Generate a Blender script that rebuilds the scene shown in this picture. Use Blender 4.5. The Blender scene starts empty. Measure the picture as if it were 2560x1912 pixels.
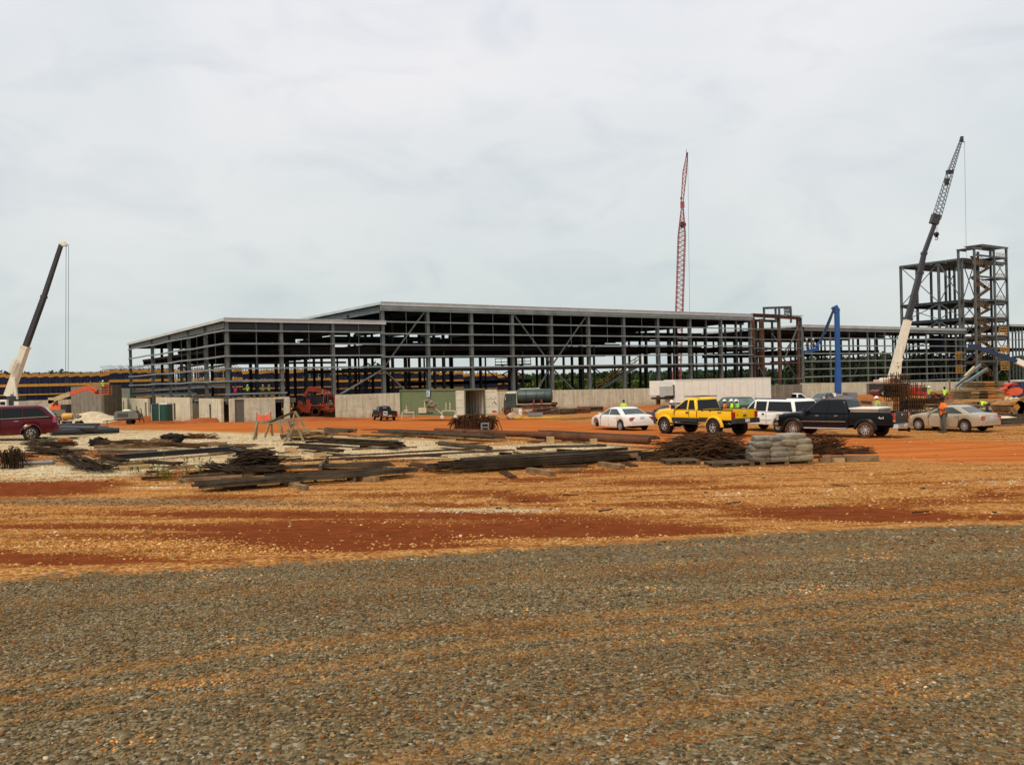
import bpy, bmesh, math, random
import numpy as np
from mathutils import Vector, Matrix, noise
R = math.radians
rnd = random.Random(11)
scene = bpy.context.scene
COL = scene.collection

# ---------------------------------------------------------------- camera
CAMZ = 3.25
FPX = 2200.0                      # focal length in pixels of the 2560 wide photograph
ROLL = R(1.4)
PITCH = 6.0/FPX
_f = Vector((0, math.cos(PITCH), -math.sin(PITCH)))
_u = Vector((0, math.sin(PITCH), math.cos(PITCH)))
_r = Vector((1, 0, 0))
CR = math.cos(ROLL)*_r - math.sin(ROLL)*_u
CU = math.sin(ROLL)*_r + math.cos(ROLL)*_u
CF = _f
cam_data = bpy.data.cameras.new("camera")
cam = bpy.data.objects.new("camera", cam_data)
COL.objects.link(cam)
m = Matrix((CR, CU, -CF)).transposed().to_4x4()
m.translation = Vector((0, 0, CAMZ))
cam.matrix_world = m
cam_data.sensor_width = 36.0
cam_data.lens = 36.0*FPX/2560.0
cam_data.clip_start = 0.1
cam_data.clip_end = 9000.0
scene.camera = cam

# ---------------------------------------------------------------- light
SUN_EL, SUN_AZ = R(52), R(212)     # azimuth measured clockwise from +Y: behind the camera, to the left
world = bpy.data.worlds.new("World")
scene.world = world
world.use_nodes = True
wn = world.node_tree
wn.nodes.clear()
def WN(t, **kw):
    n = wn.nodes.new(t)
    for k, v in kw.items(): setattr(n, k, v)
    return n
sky = WN('ShaderNodeTexSky', sky_type='NISHITA')
sky.sun_disc = False
sky.sun_elevation = SUN_EL
sky.sun_rotation = SUN_AZ
sky.dust_density = 3.0
tc = WN('ShaderNodeTexCoord')
mp = WN('ShaderNodeMapping'); mp.inputs['Scale'].default_value = (1.0, 1.0, 2.3)
wn.links.new(tc.outputs['Generated'], mp.inputs['Vector'])
n1 = WN('ShaderNodeTexNoise'); n1.inputs['Scale'].default_value = 2.2; n1.inputs['Detail'].default_value = 7; n1.inputs['Roughness'].default_value = .5; n1.inputs['Distortion'].default_value = .5
wn.links.new(mp.outputs['Vector'], n1.inputs['Vector'])
n2 = WN('ShaderNodeTexNoise'); n2.inputs['Scale'].default_value = 7.5; n2.inputs['Detail'].default_value = 5; n2.inputs['Distortion'].default_value = .8
wn.links.new(mp.outputs['Vector'], n2.inputs['Vector'])
cr = WN('ShaderNodeValToRGB')      # cloud sheet, thin and thick parts
cr.color_ramp.elements[0].position = .3; cr.color_ramp.elements[0].color = (6.7, 7.15, 7.1, 1)
cr.color_ramp.elements[1].position = .68; cr.color_ramp.elements[1].color = (8.25, 8.15, 7.95, 1)
wn.links.new(n1.outputs['Fac'], cr.inputs['Fac'])
cr2 = WN('ShaderNodeValToRGB')
cr2.color_ramp.elements[0].position = .30; cr2.color_ramp.elements[0].color = (.90, .92, .945, 1)
cr2.color_ramp.elements[1].position = .50; cr2.color_ramp.elements[1].color = (1, 1, 1, 1)
wn.links.new(n2.outputs['Fac'], cr2.inputs['Fac'])
mul = WN('ShaderNodeMix', data_type='RGBA', blend_type='MULTIPLY'); mul.inputs['Factor'].default_value = 1
wn.links.new(cr.outputs['Color'], mul.inputs['A']); wn.links.new(cr2.outputs['Color'], mul.inputs['B'])
sep = WN('ShaderNodeSeparateXYZ'); wn.links.new(tc.outputs['Generated'], sep.inputs['Vector'])
hr = WN('ShaderNodeValToRGB')      # the cloud sheet is thicker, so darker, towards the horizon
hr.color_ramp.elements[0].position = .0; hr.color_ramp.elements[0].color = (.80, .85, .84, 1)
hr.color_ramp.elements[1].position = .42; hr.color_ramp.elements[1].color = (1.03, 1.015, 1.07, 1)
wn.links.new(sep.outputs['Z'], hr.inputs['Fac'])
mul2 = WN('ShaderNodeMix', data_type='RGBA', blend_type='MULTIPLY'); mul2.inputs['Factor'].default_value = 1
wn.links.new(mul.outputs['Result'], mul2.inputs['A']); wn.links.new(hr.outputs['Color'], mul2.inputs['B'])
mx = WN('ShaderNodeMix', data_type='RGBA'); mx.inputs['Factor'].default_value = .93
wn.links.new(sky.outputs['Color'], mx.inputs['A']); wn.links.new(mul2.outputs['Result'], mx.inputs['B'])
bg = WN('ShaderNodeBackground'); bg.inputs['Strength'].default_value = .104
wn.links.new(mx.outputs['Result'], bg.inputs['Color'])
wo = WN('ShaderNodeOutputWorld'); wn.links.new(bg.outputs['Background'], wo.inputs['Surface'])

sl = bpy.data.lights.new("sun", 'SUN')
sl.energy = 2.1; sl.angle = R(14); sl.color = (1.0, .92, .76)
sun = bpy.data.objects.new("sun", sl); COL.objects.link(sun)
sd = Vector((math.sin(SUN_AZ)*math.cos(SUN_EL), math.cos(SUN_AZ)*math.cos(SUN_EL), math.sin(SUN_EL)))
sun.rotation_euler = sd.to_track_quat('Z', 'Y').to_euler()
sun.location = (0, 0, 60)

scene.view_settings.view_transform = 'Standard'
scene.view_settings.look = 'None'
scene.view_settings.exposure = 0.12
scene.view_settings.gamma = 1.0
scene.view_settings.use_curve_mapping = False
scene.cycles.max_bounces = 5
scene.cycles.diffuse_bounces = 3
scene.cycles.glossy_bounces = 3
scene.cycles.use_denoising = True

# ---------------------------------------------------------------- from the photograph to the place
def ray(px, py):
    return CF + CR*((px-1280.0)/FPX) + CU*((956.0-py)/FPX)
def W(px, py, Y):                  # point at depth Y
    d = ray(px, py); k = Y/d.y
    return Vector((d.x*k, Y, CAMZ+d.z*k))
def smooth(a, b, x):
    t = min(1.0, max(0.0, (x-a)/(b-a))); return t*t*(3-2*t)
def gz0(x, y):
    s = y + .10*x
    if s < 7: z = 1.35
    elif s < 22: z = 1.35*(1-smooth(7.5, 21, s))
    else: z = 0.0
    if y > 24: z += smooth(24, 44, y)*(1-smooth(58, 98, y))*(.32-.022*min(14, max(-45, x)))
    if y > 48: z -= .0187*(min(y, 132)-48)
    return z
def gz(x, y):
    z = gz0(x, y)
    if 9 < y < 200:
        a = smooth(9, 13, y+.1*x)
        z += a*.10*noise.noise(Vector((x*.16, y*.16, 3.1)))
        z += a*.03*noise.noise(Vector((x*.7, y*.7, 1.7)))
    return z
def G(px, py):
    d = ray(px, py); z = 0.0; p = None
    for _ in range(40):
        if d.z > -1e-4: return W(px, py, 300)
        k = (z-CAMZ)/d.z
        p = Vector((d.x*k, d.y*k, z))
        nz = gz(p.x, p.y)
        z = z*.5 + nz*.5
    p.z = gz(p.x, p.y)
    return p
def on(x, y, dz=0.0): return Vector((x, y, gz(x, y)+dz))
def V(*a): return Vector(a)

# ---------------------------------------------------------------- materials
MATS = {}
def mat(name, col, rough=.7, metal=0.0, var=.15, scale=3.0, bump=0.0, dirt=None, dirt_h=None, col2=None, coat=0.0, bscale=None, spec=.5, dirt_amt=.5):
    """procedural material: base colour broken up by noise, optional dirt colour that gathers low down"""
    if name in MATS: return MATS[name]
    M = bpy.data.materials.new(name); M.use_nodes = True
    nt = M.node_tree; b = nt.nodes['Principled BSDF']
    L = nt.links.new
    if rough >= .7: spec = min(spec, .1)
    b.inputs['Roughness'].default_value = rough; b.inputs['Metallic'].default_value = metal
    b.inputs['Specular IOR Level'].default_value = spec
    if coat: b.inputs['Coat Weight'].default_value = coat; b.inputs['Coat Roughness'].default_value = .08
    t = nt.nodes.new('ShaderNodeTexCoord')
    n = nt.nodes.new('ShaderNodeTexNoise'); n.inputs['Scale'].default_value = scale; n.inputs['Detail'].default_value = 6; n.inputs['Roughness'].default_value = .6
    L(t.outputs['Object'], n.inputs['Vector'])
    r = nt.nodes.new('ShaderNodeValToRGB')
    c2 = col2 if col2 else tuple(min(1, c*(1+var)) for c in col)
    c1 = col if col2 else tuple(c*(1-var) for c in col)
    r.color_ramp.elements[0].position = .35; r.color_ramp.elements[0].color = (*c1, 1)
    r.color_ramp.elements[1].position = .65; r.color_ramp.elements[1].color = (*c2, 1)
    L(n.outputs['Fac'], r.inputs['Fac'])
    out = r.outputs['Color']
    if dirt:
        d = nt.nodes.new('ShaderNodeTexNoise'); d.inputs['Scale'].default_value = scale*.9+1.3; d.inputs['Detail'].default_value = 8; d.inputs['Roughness'].default_value = .7
        L(t.outputs['Object'], d.inputs['Vector'])
        dr = nt.nodes.new('ShaderNodeMapRange'); dr.inputs['From Min'].default_value = .42; dr.inputs['From Max'].default_value = .68
        dr.inputs['To Max'].default_value = dirt_amt
        L(d.outputs['Fac'], dr.inputs['Value'])
        f = dr.outputs['Result']
        if dirt_h:
            s = nt.nodes.new('ShaderNodeSeparateXYZ'); L(t.outputs['Object'], s.inputs['Vector'])
            h = nt.nodes.new('ShaderNodeMapRange'); h.inputs['From Min'].default_value = dirt_h[0]; h.inputs['From Max'].default_value = dirt_h[1]
            h.inputs['To Min'].default_value = 1; h.inputs['To Max'].default_value = 0
            L(s.outputs['Z'], h.inputs['Value'])
            a = nt.nodes.new('ShaderNodeMath'); a.operation = 'MULTIPLY'
            aa = nt.nodes.new('ShaderNodeMath'); aa.operation = 'ADD'; aa.inputs[1].default_value = .25
            L(f, aa.inputs[0]); L(aa.outputs[0], a.inputs[0]); L(h.outputs['Result'], a.inputs[1]); a.use_clamp = True
            f = a.outputs[0]
        k = nt.nodes.new('ShaderNodeMix'); k.data_type = 'RGBA'
        L(f, k.inputs['Factor']); L(out, k.inputs['A']); k.inputs['B'].default_value = (*dirt, 1)
        out = k.outputs['Result']
    L(out, b.inputs['Base Color'])
    if bump:
        bn = nt.nodes.new('ShaderNodeTexNoise'); bn.inputs['Scale'].default_value = bscale or scale*4; bn.inputs['Detail'].default_value = 5
        L(t.outputs['Object'], bn.inputs['Vector'])
        bb = nt.nodes.new('ShaderNodeBump'); bb.inputs['Strength'].default_value = bump; bb.inputs['Distance'].default_value = .03
        L(bn.outputs['Fac'], bb.inputs['Height']); L(bb.outputs['Normal'], b.inputs['Normal'])
    MATS[name] = M
    return M
RED = (.30, .085, .025)
STEEL = mat('grey_primed_steel', (.095, .118, .118), .6, .1, .25, .8, dirt=(.16, .13, .10), dirt_amt=.35)
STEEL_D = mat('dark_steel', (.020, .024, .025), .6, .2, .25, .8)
STEEL_L = mat('light_steel_girt', (.18, .215, .205), .55, .15, .2, .6)
FASCIA = mat('galvanised_fascia', (.50, .55, .54), .5, .1, .12, .4, dirt=(.34, .35, .32), dirt_amt=.4)
ROOFM = mat('roof_deck_metal', (.12, .125, .13), .45, .4, .15, .3)
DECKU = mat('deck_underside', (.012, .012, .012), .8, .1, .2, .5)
RUSTST = mat('rust_primed_steel', (.11, .05, .03), .7, .2, .3, .7, col2=(.16, .10, .07))
def concrete(name, c1, c2, stain, splash, hs=(.1, 1.0)):
    M = bpy.data.materials.new(name); M.use_nodes = True; nt = M.node_tree; L = nt.links.new; N = nt.nodes.new; b = nt.nodes['Principled BSDF']
    b.inputs['Roughness'].default_value = .95; b.inputs['Specular IOR Level'].default_value = .1
    t = N('ShaderNodeTexCoord').outputs['Object']
    def ns(sc, det, vec=t, rough=.6):
        n = N('ShaderNodeTexNoise'); n.inputs['Scale'].default_value = sc; n.inputs['Detail'].default_value = det; n.inputs['Roughness'].default_value = rough; L(vec, n.inputs['Vector']); return n.outputs['Fac']
    def rng(v, a, c, lo=0, hi=1):
        r = N('ShaderNodeMapRange'); L(v, r.inputs['Value']); r.inputs['From Min'].default_value = a; r.inputs['From Max'].default_value = c; r.inputs['To Min'].default_value = lo; r.inputs['To Max'].default_value = hi; return r.outputs['Result']
    def mix(f, a, c):
        k = N('ShaderNodeMix'); k.data_type = 'RGBA'; L(f, k.inputs['Factor'])
        for s, v in (('A', a), ('B', c)):
            if isinstance(v, tuple): k.inputs[s].default_value = (*v, 1)
            else: L(v, k.inputs[s])
        return k.outputs['Result']
    m = N('ShaderNodeMapping'); m.inputs['Scale'].default_value = (2.2, 2.2, .22); L(t, m.inputs['Vector'])
    col = mix(rng(ns(.5, 7), .35, .65), c1, c2)
    col = mix(rng(ns(1.0, 6, m.outputs['Vector'], .7), .46, .66, 0, .65), col, stain)          # drips down the face
    col = mix(rng(ns(1.7, 8, t, .75), .52, .64, 0, .5), col, tuple(c*.7 for c in stain))        # blotches
    s = N('ShaderNodeSeparateXYZ'); L(t, s.inputs['Vector'])
    a = N('ShaderNodeMath'); a.operation = 'MULTIPLY'; a.use_clamp = True; L(rng(s.outputs['Z'], hs[0], hs[1], 1, 0), a.inputs[0]); L(rng(ns(.9, 7, t, .7), .35, .6), a.inputs[1])
    L(mix(a.outputs[0], col, splash), b.inputs['Base Color'])
    bp = N('ShaderNodeBump'); bp.inputs['Strength'].default_value = .3; bp.inputs['Distance'].default_value = .02; L(ns(5, 6), bp.inputs['Height']); L(bp.outputs['Normal'], b.inputs['Normal'])
    MATS[name] = M; return M
CONC = concrete('cast_concrete', (.56, .53, .38), (.66, .63, .48), (.34, .30, .19), (.40, .22, .10), (.3, 1.3))
CONC_OLD = mat('cast_concrete_old', (.62, .59, .44), .9, 0, .10, .55, .25, dirt=(.36, .31, .20), dirt_amt=.55)
CONC_S = concrete('stained_concrete_wall', (.42, .39, .28), (.52, .48, .36), (.26, .23, .15), (.38, .19, .09), (.4, 1.6))
CONC_S0 = mat('stained_concrete', (.46, .42, .31), .92, 0, .2, .7, .3, dirt=(.32, .17, .09), dirt_amt=.55)
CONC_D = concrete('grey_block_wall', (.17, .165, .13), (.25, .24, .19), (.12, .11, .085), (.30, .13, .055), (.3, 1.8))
CONC_D0 = mat('grey_block_concrete', (.20, .195, .155), .95, 0, .22, .9, .4, dirt=(.24, .13, .07), dirt_amt=.4)
BLOCKF = mat('block_infill', (.135, .13, .11), .95, 0, .12, 6, .3)
DARKH = mat('opening_shade', (.012, .012, .012), .9, 0, .3, 2)  # near-black fill, the shade inside openings put into its colour
BLUE = mat('blue_rack_paint', (.009, .018, .062), .6, 0, .3, .5)
YEL = mat('yellow_beam_paint', (.52, .27, .03), .5, 0, .25, .6, dirt=(.35, .15, .03))
WOOD = mat('weathered_timber', (.20, .125, .065), .85, 0, .4, 2.5, .3)
WOOD_L = mat('fresh_timber', (.42, .27, .13), .8, 0, .25, 2.0, .2)
WOOD_O = mat('orange_painted_timber_ends', (.52, .20, .05), .8, 0, .2, 3, .2)
WOOD_D = mat('grey_old_timber', (.10, .072, .044), .9, 0, .35, 2.5, .3)
REBAR = mat('rusty_rebar', (.075, .036, .016), .8, 0, .4, 3)
REBAR_D = mat('dark_rebar', (.042, .027, .016), .8, 0, .4, 3)
BLACKST = mat('black_mill_steel', (.062, .048, .031), .75, 0, .5, 1.6, dirt=(.13, .075, .04), dirt_amt=.6)
RUSTPIPE = mat('brown_rusted_pipe', (.11, .045, .022), .8, 0, .35, 1.5, .2)
BLACKPL = mat('black_plastic_pipe', (.018, .018, .02), .4, 0, .2, 1)
WHITEPL = mat('white_plastic', (.62, .62, .60), .5, 0, .08, 1)
GREYPL = mat('grey_plastic_pipe', (.16, .17, .18), .5, 0, .1, 1)
RUBBER = mat('tyre_rubber', (.018, .016, .015), .85, 0, .3, 6, .2, dirt=(.10, .05, .025), dirt_amt=.55)
RUBBER_R = mat('tyre_rubber_red_dust', (.05, .028, .018), .9, 0, .3, 5, .2, dirt=(.20, .075, .03), dirt_amt=.85)
RIM = mat('alloy_rim', (.55, .55, .55), .35, .6, .1, 4, dirt=(.30, .20, .13), dirt_amt=.3)
CHROME = mat('chrome', (.6, .6, .62), .15, 1, .05, 4)
PLASTIC = mat('black_trim', (.016, .016, .017), .55, 0, .2, 3)
UNDER = mat('underbody', (.010, .009, .008), .9, 0, .3, 3)
GLASS = mat('tinted_glass', (.005, .007, .008), .07, 0, .1, 1, spec=.25)
GLASS_L = mat('clear_car_glass', (.035, .05, .048), .08, 0, .4, .8, spec=.6)
TAIL = mat('red_tail_lamp', (.35, .012, .02), .15, 0, .15, 5, coat=1)
AMBER = mat('amber_lamp', (.55, .20, .03), .2, 0, .1, 5)
HEADL = mat('head_lamp', (.5, .5, .5), .1, .3, .1, 5)
PLATE = mat('licence_plate', (.55, .56, .55), .5, 0, .1, 5)
WHITEP = mat('dirty_white_paint', (.80, .81, .72), .5, 0, .05, .8, dirt=(.60, .54, .40), dirt_amt=.3)
CREAM = mat('cream_crane_paint', (.70, .66, .52), .45, 0, .05, 1, dirt=(.5, .42, .3), dirt_amt=.25)
BOOMD = mat('dark_boom_paint', (.035, .034, .036), .5, .2, .2, .6)
ORANGE = mat('orange_machine_paint', (.62, .10, .03), .5, 0, .15, 1.2, dirt=(.35, .12, .05), dirt_amt=.5)
REDP = mat('red_machine_paint', (.55, .07, .02), .5, 0, .2, 1.2, dirt=(.22, .07, .04), dirt_amt=.6)
BLUEP = mat('blue_lift_paint', (.012, .075, .25), .45, 0, .12, .8)
BLUED = mat('dark_blue_paint', (.009, .026, .075), .5, 0, .2, .8)
TAN = mat('tan_machine_paint', (.50, .42, .22), .55, 0, .15, 1, dirt=(.28, .18, .08), dirt_amt=.5)
CABLE = mat('steel_cable', (.07, .07, .08), .6, .5, .1, 2)
VINYL = mat('orange_vinyl', (.75, .13, .06), .6, 0, .12, 1.5)

# ---------------------------------------------------------------- mesh building
class Frame:
    pass
def _mat_of(o):
    return o['_m'] if False else FR.get(o.name)
FR = {}
def thing(name, label, cat, loc=(0, 0, 0), rz=0.0, group=None):
    o = bpy.data.objects.new(name, None); COL.objects.link(o)
    o.empty_display_size = .2
    o.location = loc; o.rotation_euler = (0, 0, rz)
    o['label'] = label; o['category'] = cat
    if group: o['group'] = group
    FR[o.name] = Matrix.Translation(Vector(loc)) @ Matrix.Rotation(rz, 4, 'Z')
    return o
def tag(o, label, cat, group=None):
    o['label'] = label; o['category'] = cat
    if group: o['group'] = group
    return o
def struct(o, kind='structure'):
    o['kind'] = kind; return o
class MB:
    def __init__(s): s.v = []; s.f = []; s.mi = []; s.cur = 0
    def add(s, vs, fs):
        b = len(s.v); s.v.extend(Vector(q) for q in vs)
        s.f.extend(tuple(b+i for i in f) for f in fs); s.mi.extend([s.cur]*len(fs))
        return s
    def box(s, c, d, rot=None, taper=None):
        x, y, z = (k*.5 for k in d); t = taper or (1, 1)
        p = [V(-x, -y, -z), V(x, -y, -z), V(x, y, -z), V(-x, y, -z), V(-x*t[0], -y*t[1], z), V(x*t[0], -y*t[1], z), V(x*t[0], y*t[1], z), V(-x*t[0], y*t[1], z)]
        if rot: p = [rot @ q for q in p]
        c = Vector(c)
        return s.add([q+c for q in p], [(0, 3, 2, 1), (4, 5, 6, 7), (0, 1, 5, 4), (1, 2, 6, 5), (2, 3, 7, 6), (3, 0, 4, 7)])
    def _ax(s, p, q, up):
        d = (q-p).normalized(); up = Vector(up)
        if abs(d.dot(up)) > .98: up = V(1, 0, 0) if abs(d.x) < .9 else V(0, 1, 0)
        a = d.cross(up).normalized(); return a, a.cross(d).normalized()
    def bar(s, p, q, w, h, up=(0, 0, 1), w2=None, h2=None):
        p = Vector(p); q = Vector(q); a, b = s._ax(p, q, up)
        o = []
        for c, ww, hh in ((p, w, h), (q, w2 or w, h2 or h)):
            o += [c-a*ww*.5-b*hh*.5, c+a*ww*.5-b*hh*.5, c+a*ww*.5+b*hh*.5, c-a*ww*.5+b*hh*.5]
        return s.add(o, [(0, 1, 2, 3), (7, 6, 5, 4), (0, 4, 5, 1), (1, 5, 6, 2), (2, 6, 7, 3), (3, 7, 4, 0)])
    def ibeam(s, p, q, w, d, t=.03, up=(0, 0, 1)):
        p = Vector(p); q = Vector(q); a, b = s._ax(p, q, up)
        for k in (-1, 1):
            s.bar(p+b*k*(d*.5-t*.5), q+b*k*(d*.5-t*.5), w, t, up)
        return s.bar(p, q, t*.8, d-2*t-.004, up)
    def tube(s, p, q, r, r2=None, n=8, cap=True):
        p = Vector(p); q = Vector(q); a, b = s._ax(p, q, (0, 0, 1)); r2 = r if r2 is None else r2
        o = []
        for c, rr in ((p, r), (q, r2)):
            o += [c+a*math.cos(i*2*math.pi/n)*rr+b*math.sin(i*2*math.pi/n)*rr for i in range(n)]
        fs = [(i, (i+1) % n, n+(i+1) % n, n+i) for i in range(n)]
        if cap: fs += [tuple(range(n-1, -1, -1)), tuple(range(n, 2*n))]
        return s.add(o, fs)
    def path(s, pts, r, n=5):
        pts = [Vector(p) for p in pts]; o = []; fs = []
        for k, c in enumerate(pts):
            d = (pts[min(k+1, len(pts)-1)]-pts[max(k-1, 0)])
            a, b = s._ax(V(0, 0, 0), d, (0, 0, 1)) if d.length > 1e-6 else (V(1, 0, 0), V(0, 0, 1))
            o += [c+a*math.cos(i*2*math.pi/n)*r+b*math.sin(i*2*math.pi/n)*r for i in range(n)]
        for k in range(len(pts)-1):
            for i in range(n): fs.append((k*n+i, k*n+(i+1) % n, (k+1)*n+(i+1) % n, (k+1)*n+i))
        return s.add(o, fs)
    def lathe(s, prof, c=(0, 0, 0), axis='Z', n=24, cap=True):
        c = Vector(c); o = []; fs = []
        for (r, z) in prof:
            for i in range(n):
                a = 2*math.pi*i/n; x, y = r*math.cos(a), r*math.sin(a)
                o.append(c+(V(x, y, z) if axis == 'Z' else V(x, z, y) if axis == 'Y' else V(z, x, y)))
        for k in range(len(prof)-1):
            for i in range(n): fs.append((k*n+i, k*n+(i+1) % n, (k+1)*n+(i+1) % n, (k+1)*n+i))
        if cap and prof[0][0] > 1e-4: fs.append(tuple(range(n))[::-1])
        if cap and prof[-1][0] > 1e-4: fs.append(tuple((len(prof)-1)*n+i for i in range(n)))
        return s.add(o, fs)
    def prism(s, pts, y0, y1):          # XZ outline pushed along Y
        n = len(pts)
        return s.add([V(x, y0, z) for x, z in pts]+[V(x, y1, z) for x, z in pts],
                     [tuple(range(n)), tuple(range(2*n-1, n-1, -1))]+[(i, n+i, n+(i+1) % n, (i+1) % n) for i in range(n)])
    def blob(s, c, d, seed=0, rough=.25, n=2, fs=1.0):
        bm = bmesh.new(); bmesh.ops.create_icosphere(bm, subdivisions=n, radius=1)
        vs = []
        for v in bm.verts:
            k = 1+rough*noise.noise(v.co*1.7*fs+V(seed*3.1, seed, 0))+rough*.6*noise.noise(v.co*4.3*fs+V(seed, 0, 9))
            vs.append(V(v.co.x*d[0]*.5*k, v.co.y*d[1]*.5*k, v.co.z*d[2]*.5*k)+Vector(c))
        fc = [tuple(v.index for v in f.verts) for f in bm.faces]; bm.free()
        return s.add(vs, fc)
    def build(s, name, material, parent=None, smooth=None, local=False, recalc=True):
        me = bpy.data.meshes.new(name)
        vs = s.v
        if parent is not None and not local:
            root = parent
            inv = FR[root.name].inverted() if root.name in FR else PINV(root)
            vs = [inv @ q for q in vs]
        me.from_pydata([tuple(q) for q in vs], [], s.f)
        mats = material if isinstance(material, (list, tuple)) else [material]
        for k in mats: me.materials.append(k)
        if len(mats) > 1: me.polygons.foreach_set('material_index', s.mi)
        if recalc:
            bm = bmesh.new(); bm.from_mesh(me); bmesh.ops.recalc_face_normals(bm, faces=bm.faces); bm.to_mesh(me); bm.free()
        if smooth is not None:
            me.polygons.foreach_set('use_smooth', [True]*len(me.polygons))
            me.set_sharp_from_angle(angle=R(smooth))
        me.update()
        o = bpy.data.objects.new(name, me); COL.objects.link(o)
        if parent is not None: o.parent = parent
        return o
def PINV(o):                            # frame of a part = frame of its thing (parts sit at the thing's origin)
    while o.parent is not None: o = o.parent
    return FR[o.name].inverted() if o.name in FR else Matrix()
def centred(mb, name, material, label, cat, group=None, smooth=None):
    """a one mesh thing whose origin stands at the bottom middle of its shape"""
    lo = [min(v[i] for v in mb.v) for i in range(3)]; hi = [max(v[i] for v in mb.v) for i in range(3)]
    c = V((lo[0]+hi[0])/2, (lo[1]+hi[1])/2, lo[2])
    mb.v = [v-c for v in mb.v]
    o = mb.build(name, material, smooth=smooth); o.location = c
    return tag(o, label, cat, group)
def copy_tree(src, loc, rz, label=None, group=None):
    r = src.copy(); COL.objects.link(r); r.location = loc; r.rotation_euler = (0, 0, rz)
    if label: r['label'] = label
    if group: r['group'] = group
    def rec(a, b):
        for ch in [c for c in ALLCH.get(a.name, a.children)]:
            k = ch.copy(); COL.objects.link(k); k.parent = b; rec(ch, k)
    rec(src, r)
    FR[r.name] = Matrix.Translation(Vector(loc)) @ Matrix.Rotation(rz, 4, 'Z')
    return r
ALLCH = {}
# ---------------------------------------------------------------- ground, road, gravel
RIGHT_, UP_, FWD_ = (np.array(tuple(q)) for q in (CR, CU, CF))
def project(P):
    q = P-np.array([0, 0, CAMZ]); d = np.maximum(q @ FWD_, .05)
    return 1280+FPX*(q @ RIGHT_)/d, 956-FPX*(q @ UP_)/d
def plan(p):                            # photograph point -> ground plan
    g = G(*p); return (g.x, g.y)
def ell(px, py, c, rx, ry, k=1.0):
    return k*np.exp(-(((px-c[0])/rx)**2+((py-c[1])/ry)**2)**1.5)
def line(px, py, pts, w, k=1.0):
    xs = [p[0] for p in pts]; ys = [p[1] for p in pts]
    ww = np.interp(px, xs, w if isinstance(w, (list, tuple)) else [w]*len(xs))
    return k*np.exp(-(np.abs(py-np.interp(px, xs, ys))/ww)**2.4)
RED_P = [((40, 1221), 220, 18, 1.15), ((330, 1340), 260, 10, .5), ((1250, 1290), 240, 8, .6), ((1700, 1262), 200, 8, .5), ((2300, 1252), 160, 7, .5), ((560, 1283), 330, 8, .8), ((980, 1286), 420, 7, .7), ((860, 1338), 330, 37, 1.3), ((1010, 1365), 160, 12, .9), ((640, 1318), 220, 8, .8),
         ((190, 1396), 180, 17, 1.05), ((420, 1404), 160, 8, .7), ((150, 1314), 330, 7, .75), ((5, 1388), 70, 16, .9), ((1300, 1318), 200, 14, .95), ((1480, 1322), 260, 24, 1.05), ((1720, 1325), 140, 12, .7),
         ((2080, 1280), 260, 16, 1.05), ((2240, 1292), 180, 12, .9), ((2530, 1292), 90, 9, .8), ((1330, 1247), 80, 9, .8), ((1220, 1232), 110, 6, .6), ((1620, 1204), 170, 7, .55), ((2490, 1236), 90, 12, .55),
         ((1000, 1238), 150, 6, .4), ((1120, 1262), 120, 6, .5), ((1800, 1218), 160, 6, .35), ((2330, 1205), 160, 6, .35), ((430, 1185), 90, 14, .5), ((260, 1132), 160, 7, .5), ((1900, 1388), 110, 4, .4), ((230, 1207), 110, 5, .7),
         ((700, 1056), 170, 7, .55), ((1330, 1200), 90, 6, .5), ((1450, 1178), 120, 6, .4), ((190, 1062), 60, 6, .3), ((2500, 1012), 130, 9, .4), ((2120, 1012), 120, 10, .5), ((560, 1242), 160, 6, .45)]
WHITE_P = [((620, 1104), 420, 20, 1.0), ((120, 1110), 330, 22, 1.0), ((170, 1178), 330, 20, .95), ((480, 1150), 330, 22, .8), ((920, 1120), 330, 22, .85), ((1130, 1135), 260, 16, .9), ((1440, 1117), 190, 12, 1.0),
           ((60, 1205), 200, 10, .8), ((600, 1205), 120, 8, .7), ((1230, 1276), 190, 8, .9), ((1840, 1236), 90, 6, .55), ((2420, 1050), 260, 16, 1.0), ((2300, 1010), 160, 14, .8), ((2380, 1030), 140, 10, .9), ((2480, 1205), 140, 10, .5),
           ((2060, 1225), 90, 4, .35), ((380, 1218), 200, 7, .6), ((760, 1193), 120, 8, .6), ((150, 1052), 130, 6, .6), ((330, 1085), 330, 12, .8), ((1500, 1093), 120, 5, .3), ((1230, 1040), 120, 4, .4)]
GREY_P = [((330, 1254), 520, 13, .9), ((1050, 1262), 350, 9, .5), ((30, 1290), 200, 10, .5)]
TAN_L = [([(-900, 1800), (0, 1706), (694, 1612), (1280, 1556), (2560, 1447), (3400, 1400)], 13, .95), ([(-900, 1850), (0, 1745), (868, 1655), (1280, 1592), (2560, 1486), (3400, 1430)], 13, .85), ([(-900, 1900), (0, 1800), (600, 1722), (1280, 1632), (2560, 1516), (3400, 1450)], 12, .6),
         ([(-900, 2300), (0, 2080), (1280, 1838), (2560, 1632), (3400, 1520)], 24, .8), ([(-900, 2400), (0, 2200), (1280, 1910), (2000, 1790), (2560, 1690), (3400, 1560)], 20, .6), ([(-900, 1560), (0, 1510), (1280, 1440), (2560, 1352), (3400, 1330)], 16, .4), ([(0, 2000), (1280, 1770), (2560, 1590)], 11, .35)]
TRACK = ([(-900, 1046), (150, 1050), (330, 1057), (560, 1066), (900, 1062), (1300, 1064), (1500, 1084), (1800, 1106), (2200, 1122), (2560, 1132), (3400, 1150)],
         [5, 6, 12, 16, 24, 22, 26, 30, 30, 30, 30])
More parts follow.
